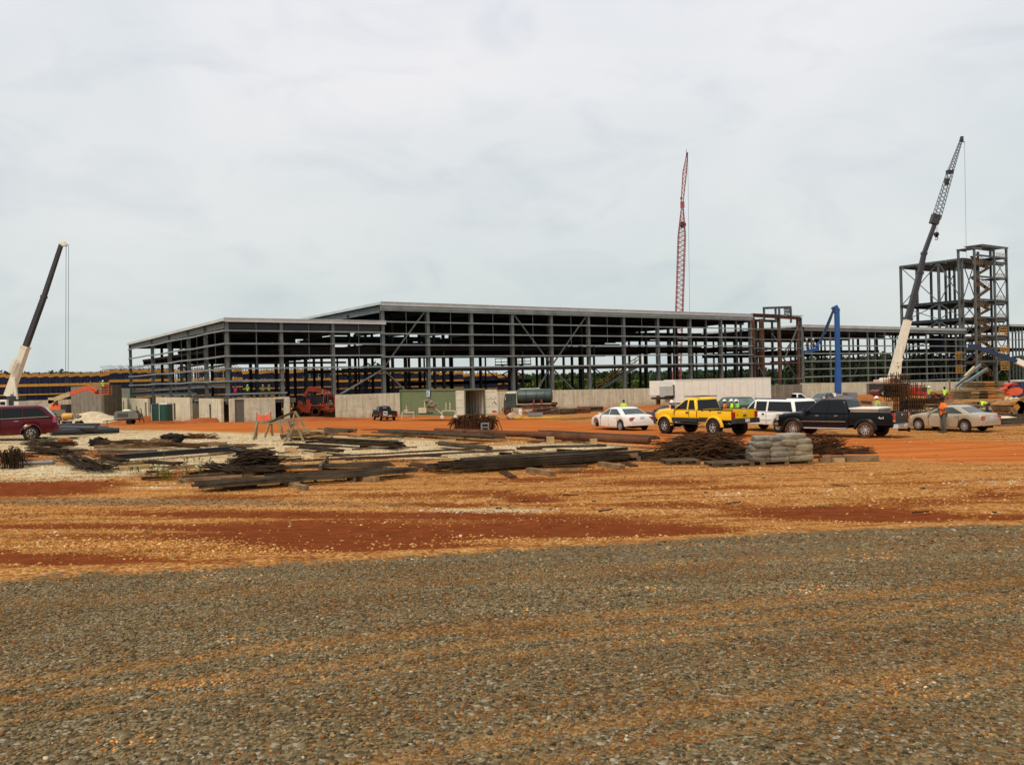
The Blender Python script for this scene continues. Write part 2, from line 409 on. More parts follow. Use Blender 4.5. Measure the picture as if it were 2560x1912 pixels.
_ex, _ey = zip(*[plan(p) for p in ((-200, 1466), (0, 1452), (640, 1416), (1273, 1376), (1700, 1352), (2100, 1326), (2560, 1312), (2760, 1306))])
def road_side(x, y):                    # >0 on the gravel road
    yb = np.interp(x, _ex, _ey)
    yb = np.where(x < _ex[0], _ey[0]+(x-_ex[0])*(_ey[1]-_ey[0])/(_ex[1]-_ex[0]), yb)
    yb = np.where(x > _ex[-1], _ey[-1]+(x-_ex[-1])*.2, yb)
    return yb-y
def zones(P):
    px, py = project(P); x, y = P[:, 0], P[:, 1]
    ok = y > 2.0
    z = {}
    rs = road_side(x, y)
    z['road'] = np.clip(.5+rs/1.1, 0, 1)
    red = sum(ell(px, py, *e) for e in RED_P)
    z['red'] = np.where(ok, np.clip(red, 0, 1.3), 0)
    z['white'] = np.where(ok, np.clip(sum(ell(px, py, *e) for e in WHITE_P), 0, 1), 0)
    z['grey'] = np.where(ok, np.clip(sum(ell(px, py, *e) for e in GREY_P), 0, 1), 0)
    z['tan'] = np.where(ok, np.clip(sum(line(px, py, *l) for l in TAN_L), 0, 1), .2)
    tr = line(px, py, *TRACK)
    back = np.clip((1056-py-(px-1280)*.0)/30, 0, 1)*.55*(y < 170)
    z['track'] = np.where(y > 20, np.clip(np.maximum(tr, back), 0, 1), 0)
    z['green'] = np.clip((y-235-np.clip(x, -400, 400)*.4)/20, 0, 1)
    return z

def ground_mesh():
    rows = list(np.linspace(-60, 0, 14))+[.8, 1.4]
    y = 1.6
    while y < 230: rows.append(y); y *= 1.0135
    while y < 7000: rows.append(y); y *= 1.12
    us = np.linspace(-1.3, 1.3, 321)
    ny, nx = len(rows), len(us)
    P = np.zeros((ny*nx, 3))
    for j, yy in enumerate(rows):
        hw = max(yy, 9)+3
        P[j*nx:(j+1)*nx, 0] = us*hw; P[j*nx:(j+1)*nx, 1] = yy
    for k in range(len(P)): P[k, 2] = gz(P[k, 0], P[k, 1])
    Z = zones(P)
    # dirt lies a little lower than the stones around it, ridges run along the road edge
    P[:, 2] -= .05*np.clip(Z['red'], 0, 1)*(Z['road'] < .5)
    P[:, 2] -= .03*Z['tan']*Z['road']*(P[:, 1] > 3)
    rs = road_side(P[:, 0], P[:, 1])
    P[:, 2] += .05*np.exp(-((rs+.5)/.35)**2)*(P[:, 1] > 3)
    idx = np.arange(ny*nx).reshape(ny, nx)
    F = np.stack([idx[:-1, :-1], idx[:-1, 1:], idx[1:, 1:], idx[1:, :-1]], -1).reshape(-1, 4)
    cx = P[F].mean(1)
    isroad = road_side(cx[:, 0], cx[:, 1]) > 0
    M = ground_material()
    for name, sel in (('ground', ~isroad), ('gravel_road', isroad)):
        f = F[sel]; used, inv = np.unique(f, return_inverse=True); f = inv.reshape(-1, 4)
        me = bpy.data.meshes.new(name)
        me.from_pydata(P[used].tolist(), [], f.tolist())
        for an, ks in (('za', ('road', 'white', 'red')), ('zb', ('track', 'tan', 'green')), ('zc', ('grey', 'road', 'road'))):
            a = me.color_attributes.new(an, 'FLOAT_COLOR', 'POINT')
            d = np.ones((len(used), 4), dtype=np.float32)
            for i, k in enumerate(ks): d[:, i] = Z[k][used]
            a.data.foreach_set('color', d.ravel())
        me.polygons.foreach_set('use_smooth', [True]*len(me.polygons))
        me.materials.append(M); me.update()
        o = bpy.data.objects.new(name, me); COL.objects.link(o); struct(o)
def ground_material():
    M = bpy.data.materials.new('gravel_and_red_earth'); M.use_nodes = True
    nt = M.node_tree; L = nt.links.new; b = nt.nodes['Principled BSDF']
    b.inputs['Roughness'].default_value = 1; b.inputs['Specular IOR Level'].default_value = 0
    N = nt.nodes.new
    def ramp(fac, stops):
        r = N('ShaderNodeValToRGB'); e = r.color_ramp.elements
        while len(e) < len(stops): e.new(.5)
        for i, (p, c) in enumerate(stops): e[i].position = p; e[i].color = (*c, 1)
        L(fac, r.inputs['Fac']); return r.outputs['Color']
    def mixc(f, a, c):
        k = N('ShaderNodeMix'); k.data_type = 'RGBA'
        for s, v in (('Factor', f), ('A', a), ('B', c)):
            if isinstance(v, (int, float)): k.inputs[s].default_value = v
            elif isinstance(v, tuple): k.inputs[s].default_value = (*v, 1)
            else: L(v, k.inputs[s])
        return k.outputs['Result']
    def math_(op, a, c=None, clamp=False):
        k = N('ShaderNodeMath'); k.operation = op; k.use_clamp = clamp
        for i, v in enumerate((a, c)):
            if v is None: continue
            if isinstance(v, (int, float)): k.inputs[i].default_value = v
            else: L(v, k.inputs[i])
        return k.outputs[0]
    def remap(v, a, c):
        k = N('ShaderNodeMapRange'); k.interpolation_type = 'SMOOTHSTEP'; L(v, k.inputs['Value'])
        k.inputs['From Min'].default_value = a; k.inputs['From Max'].default_value = c
        return k.outputs['Result']
    t = N('ShaderNodeTexCoord').outputs['Object']
    def noise_(scale, detail=4, rough=.6, vec=None):
        n = N('ShaderNodeTexNoise'); n.inputs['Scale'].default_value = scale; n.inputs['Detail'].default_value = detail; n.inputs['Roughness'].default_value = rough
        L(vec or t, n.inputs['Vector']); return n.outputs['Fac']
    def vor(scale):
        n = N('ShaderNodeTexVoronoi'); n.inputs['Scale'].default_value = scale; L(t, n.inputs['Vector'])
        s = N('ShaderNodeSeparateColor'); L(n.outputs['Color'], s.inputs['Color'])
        return n.outputs['Distance'], s.outputs['Red'], s.outputs['Green']
    def att(nm):
        a = N('ShaderNodeAttribute'); a.attribute_name = nm
        s = N('ShaderNodeSeparateColor'); L(a.outputs['Color'], s.inputs['Color'])
        return s.outputs['Red'], s.outputs['Green'], s.outputs['Blue']
    road, white, red = att('za'); track, tan, green = att('zb'); grey, _, _ = att('zc')
    d1, a1, b1 = vor(36); d2, a2, b2 = vor(23); d3, a3, b3 = vor(5.0)
    nA = noise_(.35, 6); nB = noise_(2.2, 6, .7); nC = noise_(.09, 4); nD = noise_(11, 4, .7)
    # stretch noise along x for wheel streaks
    mp = N('ShaderNodeMapping'); mp.inputs['Scale'].default_value = (.12, 1.1, 1); mp.inputs['Rotation'].default_value = (0, 0, R(-12)); L(t, mp.inputs['Vector'])
    nS = noise_(1.6, 6, .65, mp.outputs['Vector'])
    # road gravel
    rd = ramp(a1, [(0, (.050, .038, .022)), (.28, (.11, .085, .046)), (.5, (.155, .12, .068)), (.72, (.20, .125, .052)), (.9, (.23, .185, .115)), (1, (.34, .31, .24))])
    rt = ramp(b1, [(0, (.10, .055, .02)), (.5, (.24, .13, .045)), (1, (.36, .22, .10))])
    tf = math_('ADD', math_('MULTIPLY', tan, 1.0), math_('MULTIPLY', math_('SUBTRACT', nB, .5), 1.1))
    rd = mixc(math_('MULTIPLY', remap(tf, .12, .7), .85), rd, rt)
    rd = mixc(math_('MULTIPLY', remap(nS, .5, .75), .35), rd, (.17, .09, .035))
    # orange stone
    og = ramp(a2, [(0, (.17, .055, .012)), (.3, (.38, .155, .042)), (.6, (.51, .25, .078)), (.85, (.58, .35, .14)), (1, (.62, .42, .20))])
    og = mixc(math_('MULTIPLY', remap(nA, .35, .7), .5), og, (.42, .17, .045))
    og = mixc(math_('MULTIPLY', remap(nS, .45, .68), .7), og, (.27, .088, .020))
    og = mixc(math_('MULTIPLY', remap(nC, .5, .7), .45), og, (.50, .20, .045))
    wg = ramp(a2, [(0, (.30, .17, .06)), (.25, (.50, .36, .18)), (.6, (.62, .50, .30)), (1, (.76, .68, .50))])
    w_f = remap(math_('ADD', white, math_('MULTIPLY', math_('SUBTRACT', nB, .5), 2.2)), .35, .8)
    col = mixc(w_f, og, wg)
    g_f = remap(math_('ADD', grey, math_('MULTIPLY', math_('SUBTRACT', nB, .5), 1.0)), .3, .8)
    gg = ramp(a2, [(0, (.10, .06, .03)), (.5, (.22, .14, .07)), (1, (.34, .25, .15))])
    col = mixc(math_('MULTIPLY', g_f, .85), col, gg)
    # red earth shows between the stones: each stone is there or not
    rdirt = ramp(nB, [(.3, (.115, .028, .010)), (.7, (.22, .060, .020))])
    cov = math_('ADD', math_('MULTIPLY', red, 1.2), math_('MULTIPLY', math_('SUBTRACT', nB, .5), 1.7))
    cov = math_('ADD', cov, math_('MULTIPLY', math_('SUBTRACT', a2, .5), .75))
    cov = math_('ADD', cov, math_('MULTIPLY', math_('SUBTRACT', nS, .42), 1.5))
    r_f = remap(cov, .42, .56)
    col = mixc(r_f, col, rdirt)
    # fine soft dirt track
    tk = ramp(nS, [(.3, (.52, .185, .050)), (.5, (.42, .120, .030)), (.72, (.24, .055, .014))])
    tk = mixc(math_('MULTIPLY', remap(nD, .5, .75), .35), tk, (.50, .24, .075))
    t_f = remap(math_('ADD', track, math_('MULTIPLY', math_('SUBTRACT', nS, .5), 1.2)), .25, .62)
    col = mixc(t_f, col, tk)
    rf = remap(math_('ADD', road, math_('ADD', math_('MULTIPLY', math_('SUBTRACT', nB, .5), 1.5), math_('MULTIPLY', math_('SUBTRACT', a2, .5), .35))), .40, .60)
    rr = remap(cov, .45, .75)
    rd = mixc(math_('MULTIPLY', rr, .6), rd, (.20, .07, .02))
    col = mixc(rf, col, rd)
    gr = ramp(noise_(.5, 6), [(.3, (.05, .08, .02)), (.7, (.13, .15, .05))])
    col = mixc(green, col, gr)
    L(col, b.inputs['Base Color'])
    h1 = math_('MULTIPLY', d1, -.5); h2 = math_('MULTIPLY', d2, -1.0)
    soft = math_('SUBTRACT', 1.0, math_('MAXIMUM', math_('MULTIPLY', t_f, .9), math_('MULTIPLY', r_f, .8)))
    yard = math_('MULTIPLY', h2, soft)
    k = N('ShaderNodeMix'); k.data_type = 'FLOAT'; L(rf, k.inputs['Factor']); L(yard, k.inputs['A']); L(h1, k.inputs['B'])
    hh = math_('ADD', k.outputs['Result'], math_('MULTIPLY', nD, .35))
    bp = N('ShaderNodeBump'); bp.inputs['Strength'].default_value = .9; bp.inputs['Distance'].default_value = .035
    L(hh, bp.inputs['Height']); L(bp.outputs['Normal'], b.inputs['Normal'])
    return M
ground_mesh()

def stones():
    rg = np.random.default_rng(5)
    bm = bmesh.new(); bmesh.ops.create_icosphere(bm, subdivisions=1, radius=1)
    base = np.array([tuple(v.co) for v in bm.verts]); fb = np.array([[v.index for v in f.verts] for f in bm.faces]); bm.free()
    def scatter(n, y0, y1, r0, r1, power, squash):
        y = y0+(y1-y0)*rg.random(n)**power
        x = (rg.random(n)*2-1)*(y*.66+.6)
        r = r0+(r1-r0)*(rg.random(n)**2.0+.9*(rg.random(n) > .988))
        return x, y, r, np.full(n, squash)
    sets = [scatter(82000, 3.6, 9.6, .0065, .0158, .72, .62), scatter(14000, 9, 15, .012, .022, .8, .6), scatter(17000, 10.5, 26, .014, .040, .75, .45), scatter(8000, 24, 46, .022, .05, .75, .45)]
    x, y, r, sq = (np.concatenate([s[i] for s in sets]) for i in range(4))
    z = np.array([gz(a, b) for a, b in zip(x, y)])
    P = np.stack([x, y, z], 1); Z = zones(P)
    keep = (rg.random(len(x)) > .93*np.clip(Z['red']*(Z['road'] < .5), 0, 1)) & (rg.random(len(x)) > .97*Z['track'])
    x, y, r, sq, z = x[keep], y[keep], r[keep], sq[keep], z[keep]; Z = {k: v[keep] for k, v in Z.items()}
    z = z-.03*Z['tan']*Z['road']-.05*np.clip(Z['red'], 0, 1)*(Z['road'] < .5)
    n = len(x)
    sc = np.stack([r*(.75+.6*rg.random(n)), r*(.75+.6*rg.random(n)), r*sq*(.8+.5*rg.random(n))], 1)
    v = base[None]*sc[:, None]*(1+.22*(rg.random((n, len(base), 1))-.5)*2)
    a = rg.random(n)*6.283; ca, sa = np.cos(a), np.sin(a); tl = (rg.random(n)-.5)*.7
    X = v[..., 0]*ca[:, None]-v[..., 1]*sa[:, None]; Y = v[..., 0]*sa[:, None]+v[..., 1]*ca[:, None]; Zz = v[..., 2]+X*tl[:, None]
    v = np.stack([X+x[:, None], Y+y[:, None], Zz+(z+r*.18)[:, None]], -1)
    nb = len(base)
    F = (fb[None]+(np.arange(n)*nb)[:, None, None]).reshape(-1, 3)
    me = bpy.data.meshes.new('loose_gravel')
    nv = n*nb; me.vertices.add(nv); me.vertices.foreach_set('co', v.reshape(-1).astype(np.float32))
    me.loops.add(len(F)*3); me.loops.foreach_set('vertex_index', F.reshape(-1).astype(np.int32))
    me.polygons.add(len(F)); me.polygons.foreach_set('loop_start', np.arange(0, len(F)*3, 3, dtype=np.int32))
    me.polygons.foreach_set('use_smooth', [True]*len(F))
    pal = lambda *c: np.array(c)
    road_p = pal((.058, .050, .036), (.11, .092, .058), (.16, .132, .085), (.17, .155, .12), (.21, .172, .11), (.20, .125, .06), (.15, .075, .04), (.25, .215, .15), (.125, .125, .105), (.40, .37, .31))
    road_p = road_p*np.array([1.22, 1.09, .88])
    road_w = np.array([.10, .2, .2, .12, .1, .1, .05, .05, .06, .006]); tan_p = pal((.20, .105, .035), (.29, .155, .052), (.36, .20, .08), (.24, .10, .03), (.16, .11, .07))
    or_p = pal((.28, .105, .024), (.42, .18, .042), (.52, .25, .075), (.58, .33, .13), (.62, .43, .23)); wh_p = pal((.46, .32, .15), (.58, .45, .26), (.66, .56, .37), (.74, .67, .50))
    c = road_p[rg.choice(len(road_p), n, p=road_w/road_w.sum())]
    ct = tan_p[rg.integers(0, 5, n)]; co = or_p[rg.choice(5, n, p=[.26, .32, .24, .12, .06])]; cw = wh_p[rg.integers(0, 4, n)]
    nz = np.array([noise.noise(V(a*.55-b*.12, b*1.7, 3.3))+.6*noise.noise(V(a*2.1, b*3.4, 7.7)) for a, b in zip(x, y)])
    tsel = rg.random(n) < (.12+.80*Z['tan']+.75*np.clip(nz, -.15, 1)); c[tsel] = ct[tsel]
    off = (Z['road']+(rg.random(n)-.5)*.55+nz*.5) < .5
    c[off] = co[off]
    ws = off & (rg.random(n) < Z['white']); c[ws] = cw[ws]
    gs = off & (rg.random(n) < Z['grey']*.8); c[gs] = c[gs]*.45
    col = np.ones((n, nb, 4), np.float32); col[..., :3] = (c*(.80+.3*rg.random((n, 1)))*(1-.35*np.clip(nz, -.6, .6)[:, None]))[:, None]
    me.update()
    at = me.color_attributes.new('stone', 'FLOAT_COLOR', 'POINT'); at.data.foreach_set('color', col.ravel())
    M = bpy.data.materials.new('loose_stone'); M.use_nodes = True; nt = M.node_tree
    an = nt.nodes.new('ShaderNodeAttribute'); an.attribute_name = 'stone'; b = nt.nodes['Principled BSDF']; b.inputs['Roughness'].default_value = .88; b.inputs['Specular IOR Level'].default_value = .03
    nt.links.new(an.outputs['Color'], b.inputs['Base Color'])
    me.materials.append(M)
    o = bpy.data.objects.new('loose_gravel', me); COL.objects.link(o)
    struct(o, 'stuff'); o['label'] = 'loose grey, tan and orange stones strewn over the ground'; o['category'] = 'gravel'
stones()

# far low hills
def hills():
    bm = bmesh.new(); prev = None
    rows = []
    for k, (d, h) in enumerate(((1400, -6), (1750, 8), (2300, 15), (2600, -8))):
        row = []
        for i in range(121):
            a = -1.25+2.5*i/120
            x = d*math.sin(a); y = d*math.cos(a)
            z = h if k in (0, 3) else h+7*noise.noise(V(a*3.1, k, .5))+3*noise.noise(V(a*11, k, 2.5))
            row.append(bm.verts.new((x, y, z)))
        rows.append(row)
    for a, c in zip(rows, rows[1:]):
        for i in range(120): bm.faces.new((a[i], a[i+1], c[i+1], c[i]))
    me = bpy.data.meshes.new('hills'); bm.to_mesh(me); bm.free()
    me.polygons.foreach_set('use_smooth', [True]*len(me.polygons))
    me.materials.append(mat('wooded_hills', (.11, .16, .14), .95, 0, .2, .01))
    o = bpy.data.objects.new('hills', me); COL.objects.link(o); struct(o)
hills()
# ---------------------------------------------------------------- steel buildings
BA = math.atan2(.568, .823)                     # heading of the long facade
D1 = V(math.cos(BA), math.sin(BA), 0); D2 = V(-math.sin(BA), math.cos(BA), 0)
A0 = V(-17.5, 120, 0)
def F(t, s, z): return A0+D1*t+D2*s+V(0, 0, z)
def hx(px, py=None):                            # ray slope x/y of an upright object seen at px
    y = 945 if py is None else py
    d = ray(px, y); return d.x/d.y
def t_of(px, py=None, s=0.0):
    u = hx(px, py); o = A0+D2*s
    return (u*o.y-o.x)/(D1.x-u*D1.y)
def s_of(px, py=None, t=0.0):
    u = hx(px, py); o = A0+D1*t
    return (u*o.y-o.x)/(D2.x-u*D2.y)
def z_at(px, py, t=None, s=None):
    """height of the point seen at px,py on the plane s=const (t None) or t=const"""
    p = F(t_of(px, py, s), s, 0) if t is None else F(t, s_of(px, py, t), 0)
    return W(px, py, p.y).z
GB = -1.6
def bpart(par, name, material, fn, **kw):
    b = MB(); fn(b); return b.build(name, material, par, **kw)

TW = t_of(569, 960)                             # near corner of the wing
SE = s_of(328, 965, TW)                         # depth of the wing
ROOF_W = W(566, 797, F(TW, 0, 0).y).z
TM = 76.0
ROOF_M = W(949, 757, 120).z

def roof_slab(par, t0, t1, s0, s1, z, zback=None, front=True, side=True, nm='roof'):
    """profiled metal deck on purlins with a gutter edge; z is the top at the front"""
    zb = z if zback is None else zback
    zz = lambda s: z+(zb-z)*(s-s0)/(s1-s0)
    o = .35
    b = MB()
    pts = [F(t0-o, s0-o, zz(s0)), F(t1+o, s0-o, zz(s0)), F(t1+o, s1+o, zz(s1)), F(t0-o, s1+o, zz(s1))]
    lo = [p-V(0, 0, .12) for p in pts]
    b.add(pts+lo, [(0, 1, 2, 3), (7, 6, 5, 4), (0, 4, 5, 1), (1, 5, 6, 2), (2, 6, 7, 3), (3, 7, 4, 0)])
    r = b.build(nm, ROOFM, par)
    b = MB(); k = s0+1.5
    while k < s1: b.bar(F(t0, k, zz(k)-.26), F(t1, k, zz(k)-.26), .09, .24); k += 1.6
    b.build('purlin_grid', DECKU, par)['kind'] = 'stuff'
    b = MB(); k = t0
    b.bar(F(t0-o-.06, s0-o-.06, z-.17), F(t1+o, s0-o-.06, z-.17), .13, .42)
    b.bar(F(t0-o-.06, s0-o-.06, z+.10), F(t1+o, s0-o-.06, z+.10), .3, .07)
    b.build('gutter', FASCIA, par)
    b = MB(); b.bar(F(t0-o-.07, s0-o-.2, z-.11), F(t0-o-.07, s1+o, zz(s1)-.11), .14, .36)
    b.build('roof_edge', FASCIA, par)
    return r
def girts(par, t0, t1, s, zs, step=None, mt=None, h=.20):
    for z in zs:
        b = MB(); b.bar(F(t0, s-.34, z), F(t1, s-.34, z), .16, h); b.bar(F(t0, s-.44, z-h*.5+.02), F(t1, s-.44, z-h*.5+.02), .05, .05)
        b.build('girt', mt or STEEL_L, par)
def girts_side(par, t, s0, s1, zs, wob=.06):
    for i, z in enumerate(zs):
        b = MB(); n = 8; pr = None
        for k in range(n+1):
            s = s0+(s1-s0)*k/n; p = F(t-.34, s, z+wob*math.sin(k*2.1+i)*(0 < k < n))
            if pr is not None: b.bar(pr, p, .16, .2)
            pr = p
        b.build('girt', STEEL_L, par)
def column(par, t, s, z0, z1, w=.36, d=.5, m_=None, plate=False):
    b = MB(); b.ibeam(F(t, s, z0), F(t, s, z1), w, d, .03, up=D2)
    if plate: b.box(F(t, s, z0+.03), (.7, .7, .05))
    return b.build('column', m_ or STEEL, par)
def beam(par, a, c, w=.3, h=.6, m_=None, nm='beam'):
    b = MB(); b.ibeam(a, c, w, h, .03); return b.build(nm, m_ or STEEL_D, par)
def brace(par, a, c, w=.2, m_=None):
    b = MB(); b.bar(a, c, w, w); return b.build('brace', m_ or STEEL, par)
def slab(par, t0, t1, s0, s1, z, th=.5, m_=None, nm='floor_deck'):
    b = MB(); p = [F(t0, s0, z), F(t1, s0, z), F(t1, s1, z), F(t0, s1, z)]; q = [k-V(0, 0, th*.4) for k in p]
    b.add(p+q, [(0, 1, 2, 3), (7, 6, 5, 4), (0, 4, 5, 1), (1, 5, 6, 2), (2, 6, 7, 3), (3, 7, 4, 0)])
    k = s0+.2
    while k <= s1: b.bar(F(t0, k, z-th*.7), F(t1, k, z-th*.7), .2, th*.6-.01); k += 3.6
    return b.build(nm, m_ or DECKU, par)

# ---- west wing
wing = thing('wing_building', 'lower roofed steel frame wing standing over the pale concrete wall with doorways', 'building', F(TW, 0, GB), BA)
Sw = [s_of(x, 960, TW) for x in (564, 517, 474, 427, 383)]+[SE]
Sw[0] = 0
Tw = [TW, t_of(705, 958), t_of(834, 957)]
zg = [ROOF_W-k for k in (1.45, 3.05, 4.57, 6.12, 7.64, 9.25)]
for t in Tw: column(wing, t, 0, 1.9, ROOF_W-.35, .42, .5, STEEL)
for s in Sw[1:]: column(wing, TW, s, -1.4, ROOF_W-.4, .42, .5, STEEL)
for s in (10, 22, 34, 46, SE):
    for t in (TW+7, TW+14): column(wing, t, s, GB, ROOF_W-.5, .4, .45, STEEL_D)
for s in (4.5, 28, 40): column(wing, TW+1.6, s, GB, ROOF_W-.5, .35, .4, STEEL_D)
girts(wing, TW-.4, 0, 0, zg[:4]); girts(wing, TW-.4, Tw[1], 0, zg[4:5]); girts(wing, TW-.4, Tw[1]+.5, 0, zg[5:])
girts_side(wing, TW, -.3, SE, zg[:5])
roof_slab(wing, TW, 0, 0, SE, ROOF_W, ROOF_W-.35)
for s in (0, 11, 22, 33, 44, SE): beam(wing, F(TW, s, ROOF_W-.85), F(0, s, ROOF_W-.85), .3, .8)
b = MB(); b.ibeam(F(TW, .1, ROOF_W-.75), F(TW, SE, ROOF_W-.95), .3, .75, .03); b.build('beam', STEEL, wing)
slab(wing, TW+.5, 0, 12, SE-7, 8.2, .9); slab(wing, TW+9, 0, 2, 12, 8.25, .9)
slab(wing, TW+5, -1, 14, SE-12, 9.35, 1.0); beam(wing, F(TW+3, 10, 6.4), F(-1, 10, 6.4), .2, .3)
slab(wing, TW, Tw[1]+2, .6, 24, 1.62, .5, CONC_D)
beam(wing, F(TW, 0, 3.55), F(TW, SE, 2.9), .3, .45, STEEL)
beam(wing, F(TW, 14, 2.4), F(TW, SE, 2.3), .3, .4, STEEL)
for a in ((TW+3, 18), (TW+8, 20)): beam(wing, F(a[0], a[1], 6.7), F(a[0]+3, a[1]+30, 6.7), .2, .3, STEEL)
# hanging rods and thin sag rods between the girts
b = MB()
for t in (TW+3.6, Tw[1]+3.6, Tw[2]+3.6): b.tube(F(t, -.34, zg[3]), F(t, -.34, ROOF_W-.4), .025, n=4)
for s in (3.6, 12, 20, 28, 36): b.tube(F(TW-.34, s, zg[4]), F(TW-.34, s, ROOF_W-.5), .02, n=4)
b.build('sag_rods', STEEL_L, wing)['kind'] = 'stuff'


# ---- main hall
hall = thing('main_hall', 'long high roofed steel frame hall with diagonal braces behind the green container', 'building', F(0, 0, GB), BA)
Tm = [t_of(x, 925) for x in (957, 1071, 1180, 1282, 1379.5, 1472.5, 1560.5, 1645.5, 1726, 1803.5, 1877)]
Tm[0] = 0.0; TM = Tm[-1]
zh = [z_at(957, y, s=0) for y in (775.3, 804.5, 834.4, 862.6, 892, 921)]
SD = 56.0
for i, t in enumerate(Tm): column(hall, t, 0, -.6 if i else -.6, ROOF_M-.35, .45, .55, STEEL)
for k in range(len(Tm)-1):
    if k in (7, 8, 9): column(hall, (Tm[k]+Tm[k+1])/2, 0, -.3, ROOF_M-.4, .2, .25, STEEL_D)
girts(hall, -.4, TM+.3, 0, zh)
girts(hall, -.4, TM+.3, 0, [ROOF_M-.62], h=.5)
roof_slab(hall, 0, TM, 0, SD, ROOF_M, ROOF_M-.3)
b = MB(); b.ibeam(F(0, .1, ROOF_M-.85), F(0, SD, ROOF_M-1.1), .35, .9, .04); b.build('beam', STEEL, hall)
for t in Tm[1:]: beam(hall, F(t, .3, ROOF_M-.9), F(t, SD, ROOF_M-1.0), .3, .95)
for j, s in enumerate((11, 22, 33, 44, SD)):
    for i, t in enumerate(Tm):
        if (i*3+j*5) % 4 == 1 and j < 4: continue
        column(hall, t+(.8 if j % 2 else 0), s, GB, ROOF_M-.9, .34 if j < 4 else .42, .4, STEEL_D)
for s, st in ((5.5, 2), (17, 1), (39, 2), (50, 1)):
    for i in range(st-1, len(Tm)-1, st+(s > 20)): column(hall, Tm[i]+3.2+(s % 3), s, GB, zh[3]+.5, .24, .3, STEEL_D)
zf = z_at(1280, 858, s=4)
slab(hall, 3, Tm[5], 5, 44, zf+.1, 1.2); slab(hall, Tm[5], TM, 12, 46, zf-.1, .9)
zl = zh[5]
slab(hall, Tm[4], Tm[6], 26, SD-4, 3.3, .6); slab(hall, Tm[4]+2, TM, 12, 46, zf+2.5, .7); slab(hall, Tm[1], Tm[4], 34, 50, zf+2.6, .5)
for s in (14, 28): beam(hall, F(0, s, zl+.1), F(TM, s, zl+.1), .25, .5)
beam(hall, F(0, .15, zl-.35), F(TM, .15, zl-.35), .3, .4, STEEL_D)
for s in (20, 36, 52): beam(hall, F(0, s, zf+1.4), F(TM, s, zf+1.4), .2, .3)
for (a, c) in (((0, zl+.3), (1, ROOF_M-.8)), ((3, ROOF_M-.9), (4, zl+.3)), ((4, zl+.3), (5, ROOF_M-.9))):
    brace(hall, F(Tm[a[0]]+.2, -.02, a[1]), F(Tm[c[0]]-.2, -.02, c[1]), .18, STEEL)
brace(hall, F(Tm[0]-7, .2, 1.6), F(Tm[0]-.1, .2, zl-.2), .19, STEEL_L); brace(hall, F(Tm[0]+.3, .2, zl-.3), F(Tm[1]-3, .2, 1.6), .2, STEEL)
brace(hall, F(Tm[3]+4.2, .2, 1.2), F(Tm[4]-.2, .2, zl-.3), .2, STEEL); brace(hall, F(Tm[4]+.3, .2, zl-.4), F(Tm[5]-2.5, .2, 1.0), .2, STEEL)
for (i, j, s) in ((1, 2, 30), (5, 6, 30), (7, 8, 18), (8, 9, 26)):
    brace(hall, F(Tm[i], s, 0), F(Tm[j], s, zl), .16, STEEL_D); brace(hall, F(Tm[j], s, 0), F(Tm[i], s, zl), .16, STEEL_D)
b = MB()
for i in range(len(Tm)-1): b.tube(F((Tm[i]+Tm[i+1])/2, -.34, zh[3]), F((Tm[i]+Tm[i+1])/2, -.34, ROOF_M-.5), .025, n=4)
b.build('sag_rods', STEEL_L, hall)['kind'] = 'stuff'
# beam brackets on the first columns
for z in (1.85, 4.6):
    b = MB(); b.box(F(Tm[0], -.3, z), (.9, .5, .07), Matrix.Rotation(BA, 3, 'Z')); b.build('bracket', STEEL_L, hall)

# ---- rust coloured link frame
TL0, TL1 = TM, t_of(2003, 880)
link = thing('link_frame', 'open rust brown steel frame linking the high hall and the lower long hall', 'steel frame', F(TL0, 0, GB), BA)
zl1 = z_at(1940, 789, s=0)
for t, mt in ((TL0+4.5, RUSTST), (t_of(1948, 880), RUSTST), (TL1, STEEL), (TL1-.9, RUSTST)):
    column(link, t, 0 if mt is not RUSTST or t != TL0+4.5 else 3, 0, zl1-.2, .5 if t == TL0+4.5 else .3, .5, mt)
column(link, t_of(1905, 880, 4), 4, 0, zl1-.3, .7, .7, RUSTST)
b = MB(); b.ibeam(F(TL0+.4, 0, zl1-.1), F(TL1, 0, zl1-.35), .35, .6, .05); b.build('beam', RUSTST, link)
b = MB(); b.bar(F(TL0+.4, -.25, zl1+.2), F(TL1+.2, -.25, zl1+.1), .5, .09); b.build('fascia', STEEL, link)
for z in (zh[5]-.05, 2.2, zh[1], zh[2]-.3, zh[3]-.4, zh[4]-.3):
    b = MB(); b.bar(F(TL0+.4, -.3, z), F(TL1, -.3, z), .14, .2); b.build('girt', RUSTST if z == zh[5]-.05 else STEEL, link)
for s in (6, 14, 24):
    for t in (TL0+3, TL0+9, TL1-1): column(link, t, s, GB, zl1-.3, .3, .35, STEEL_D)
    beam(link, F(TL0+.4, s, zl1-.5), F(TL1, s, zl1-.5), .3, .5); beam(link, F(TL0+.4, s, zh[3]-.2), F(TL1, s, zh[3]-.2), .3, .5)
slab(link, TL0+.5, TL1, 8, 26, zh[3]+.2, .7)
zu = z_at(1977, 772, s=9)
for x in (1910, 1939, 1977): column(link, t_of(x, 780, 9), 9, zl1-.5, zu, .3, .35, STEEL)
beam(link, F(t_of(1907, 780, 9), 9, zu-.1), F(t_of(1979, 780, 9), 9, zu+.35), .3, .45, STEEL)
zq = z_at(2003, 775, s=5)
column(link, TL1, 5, 2, zq+.1, .3, .35, STEEL); beam(link, F(t_of(1979, 776, 7), 7, zq+.4), F(TL1+.2, 4, zq), .2, .3, STEEL)
beam(link, F(t_of(1979, 776, 7), 7, zq-1.1), F(TL1+.2, 4, zq-1.1), .2, .2, STEEL)
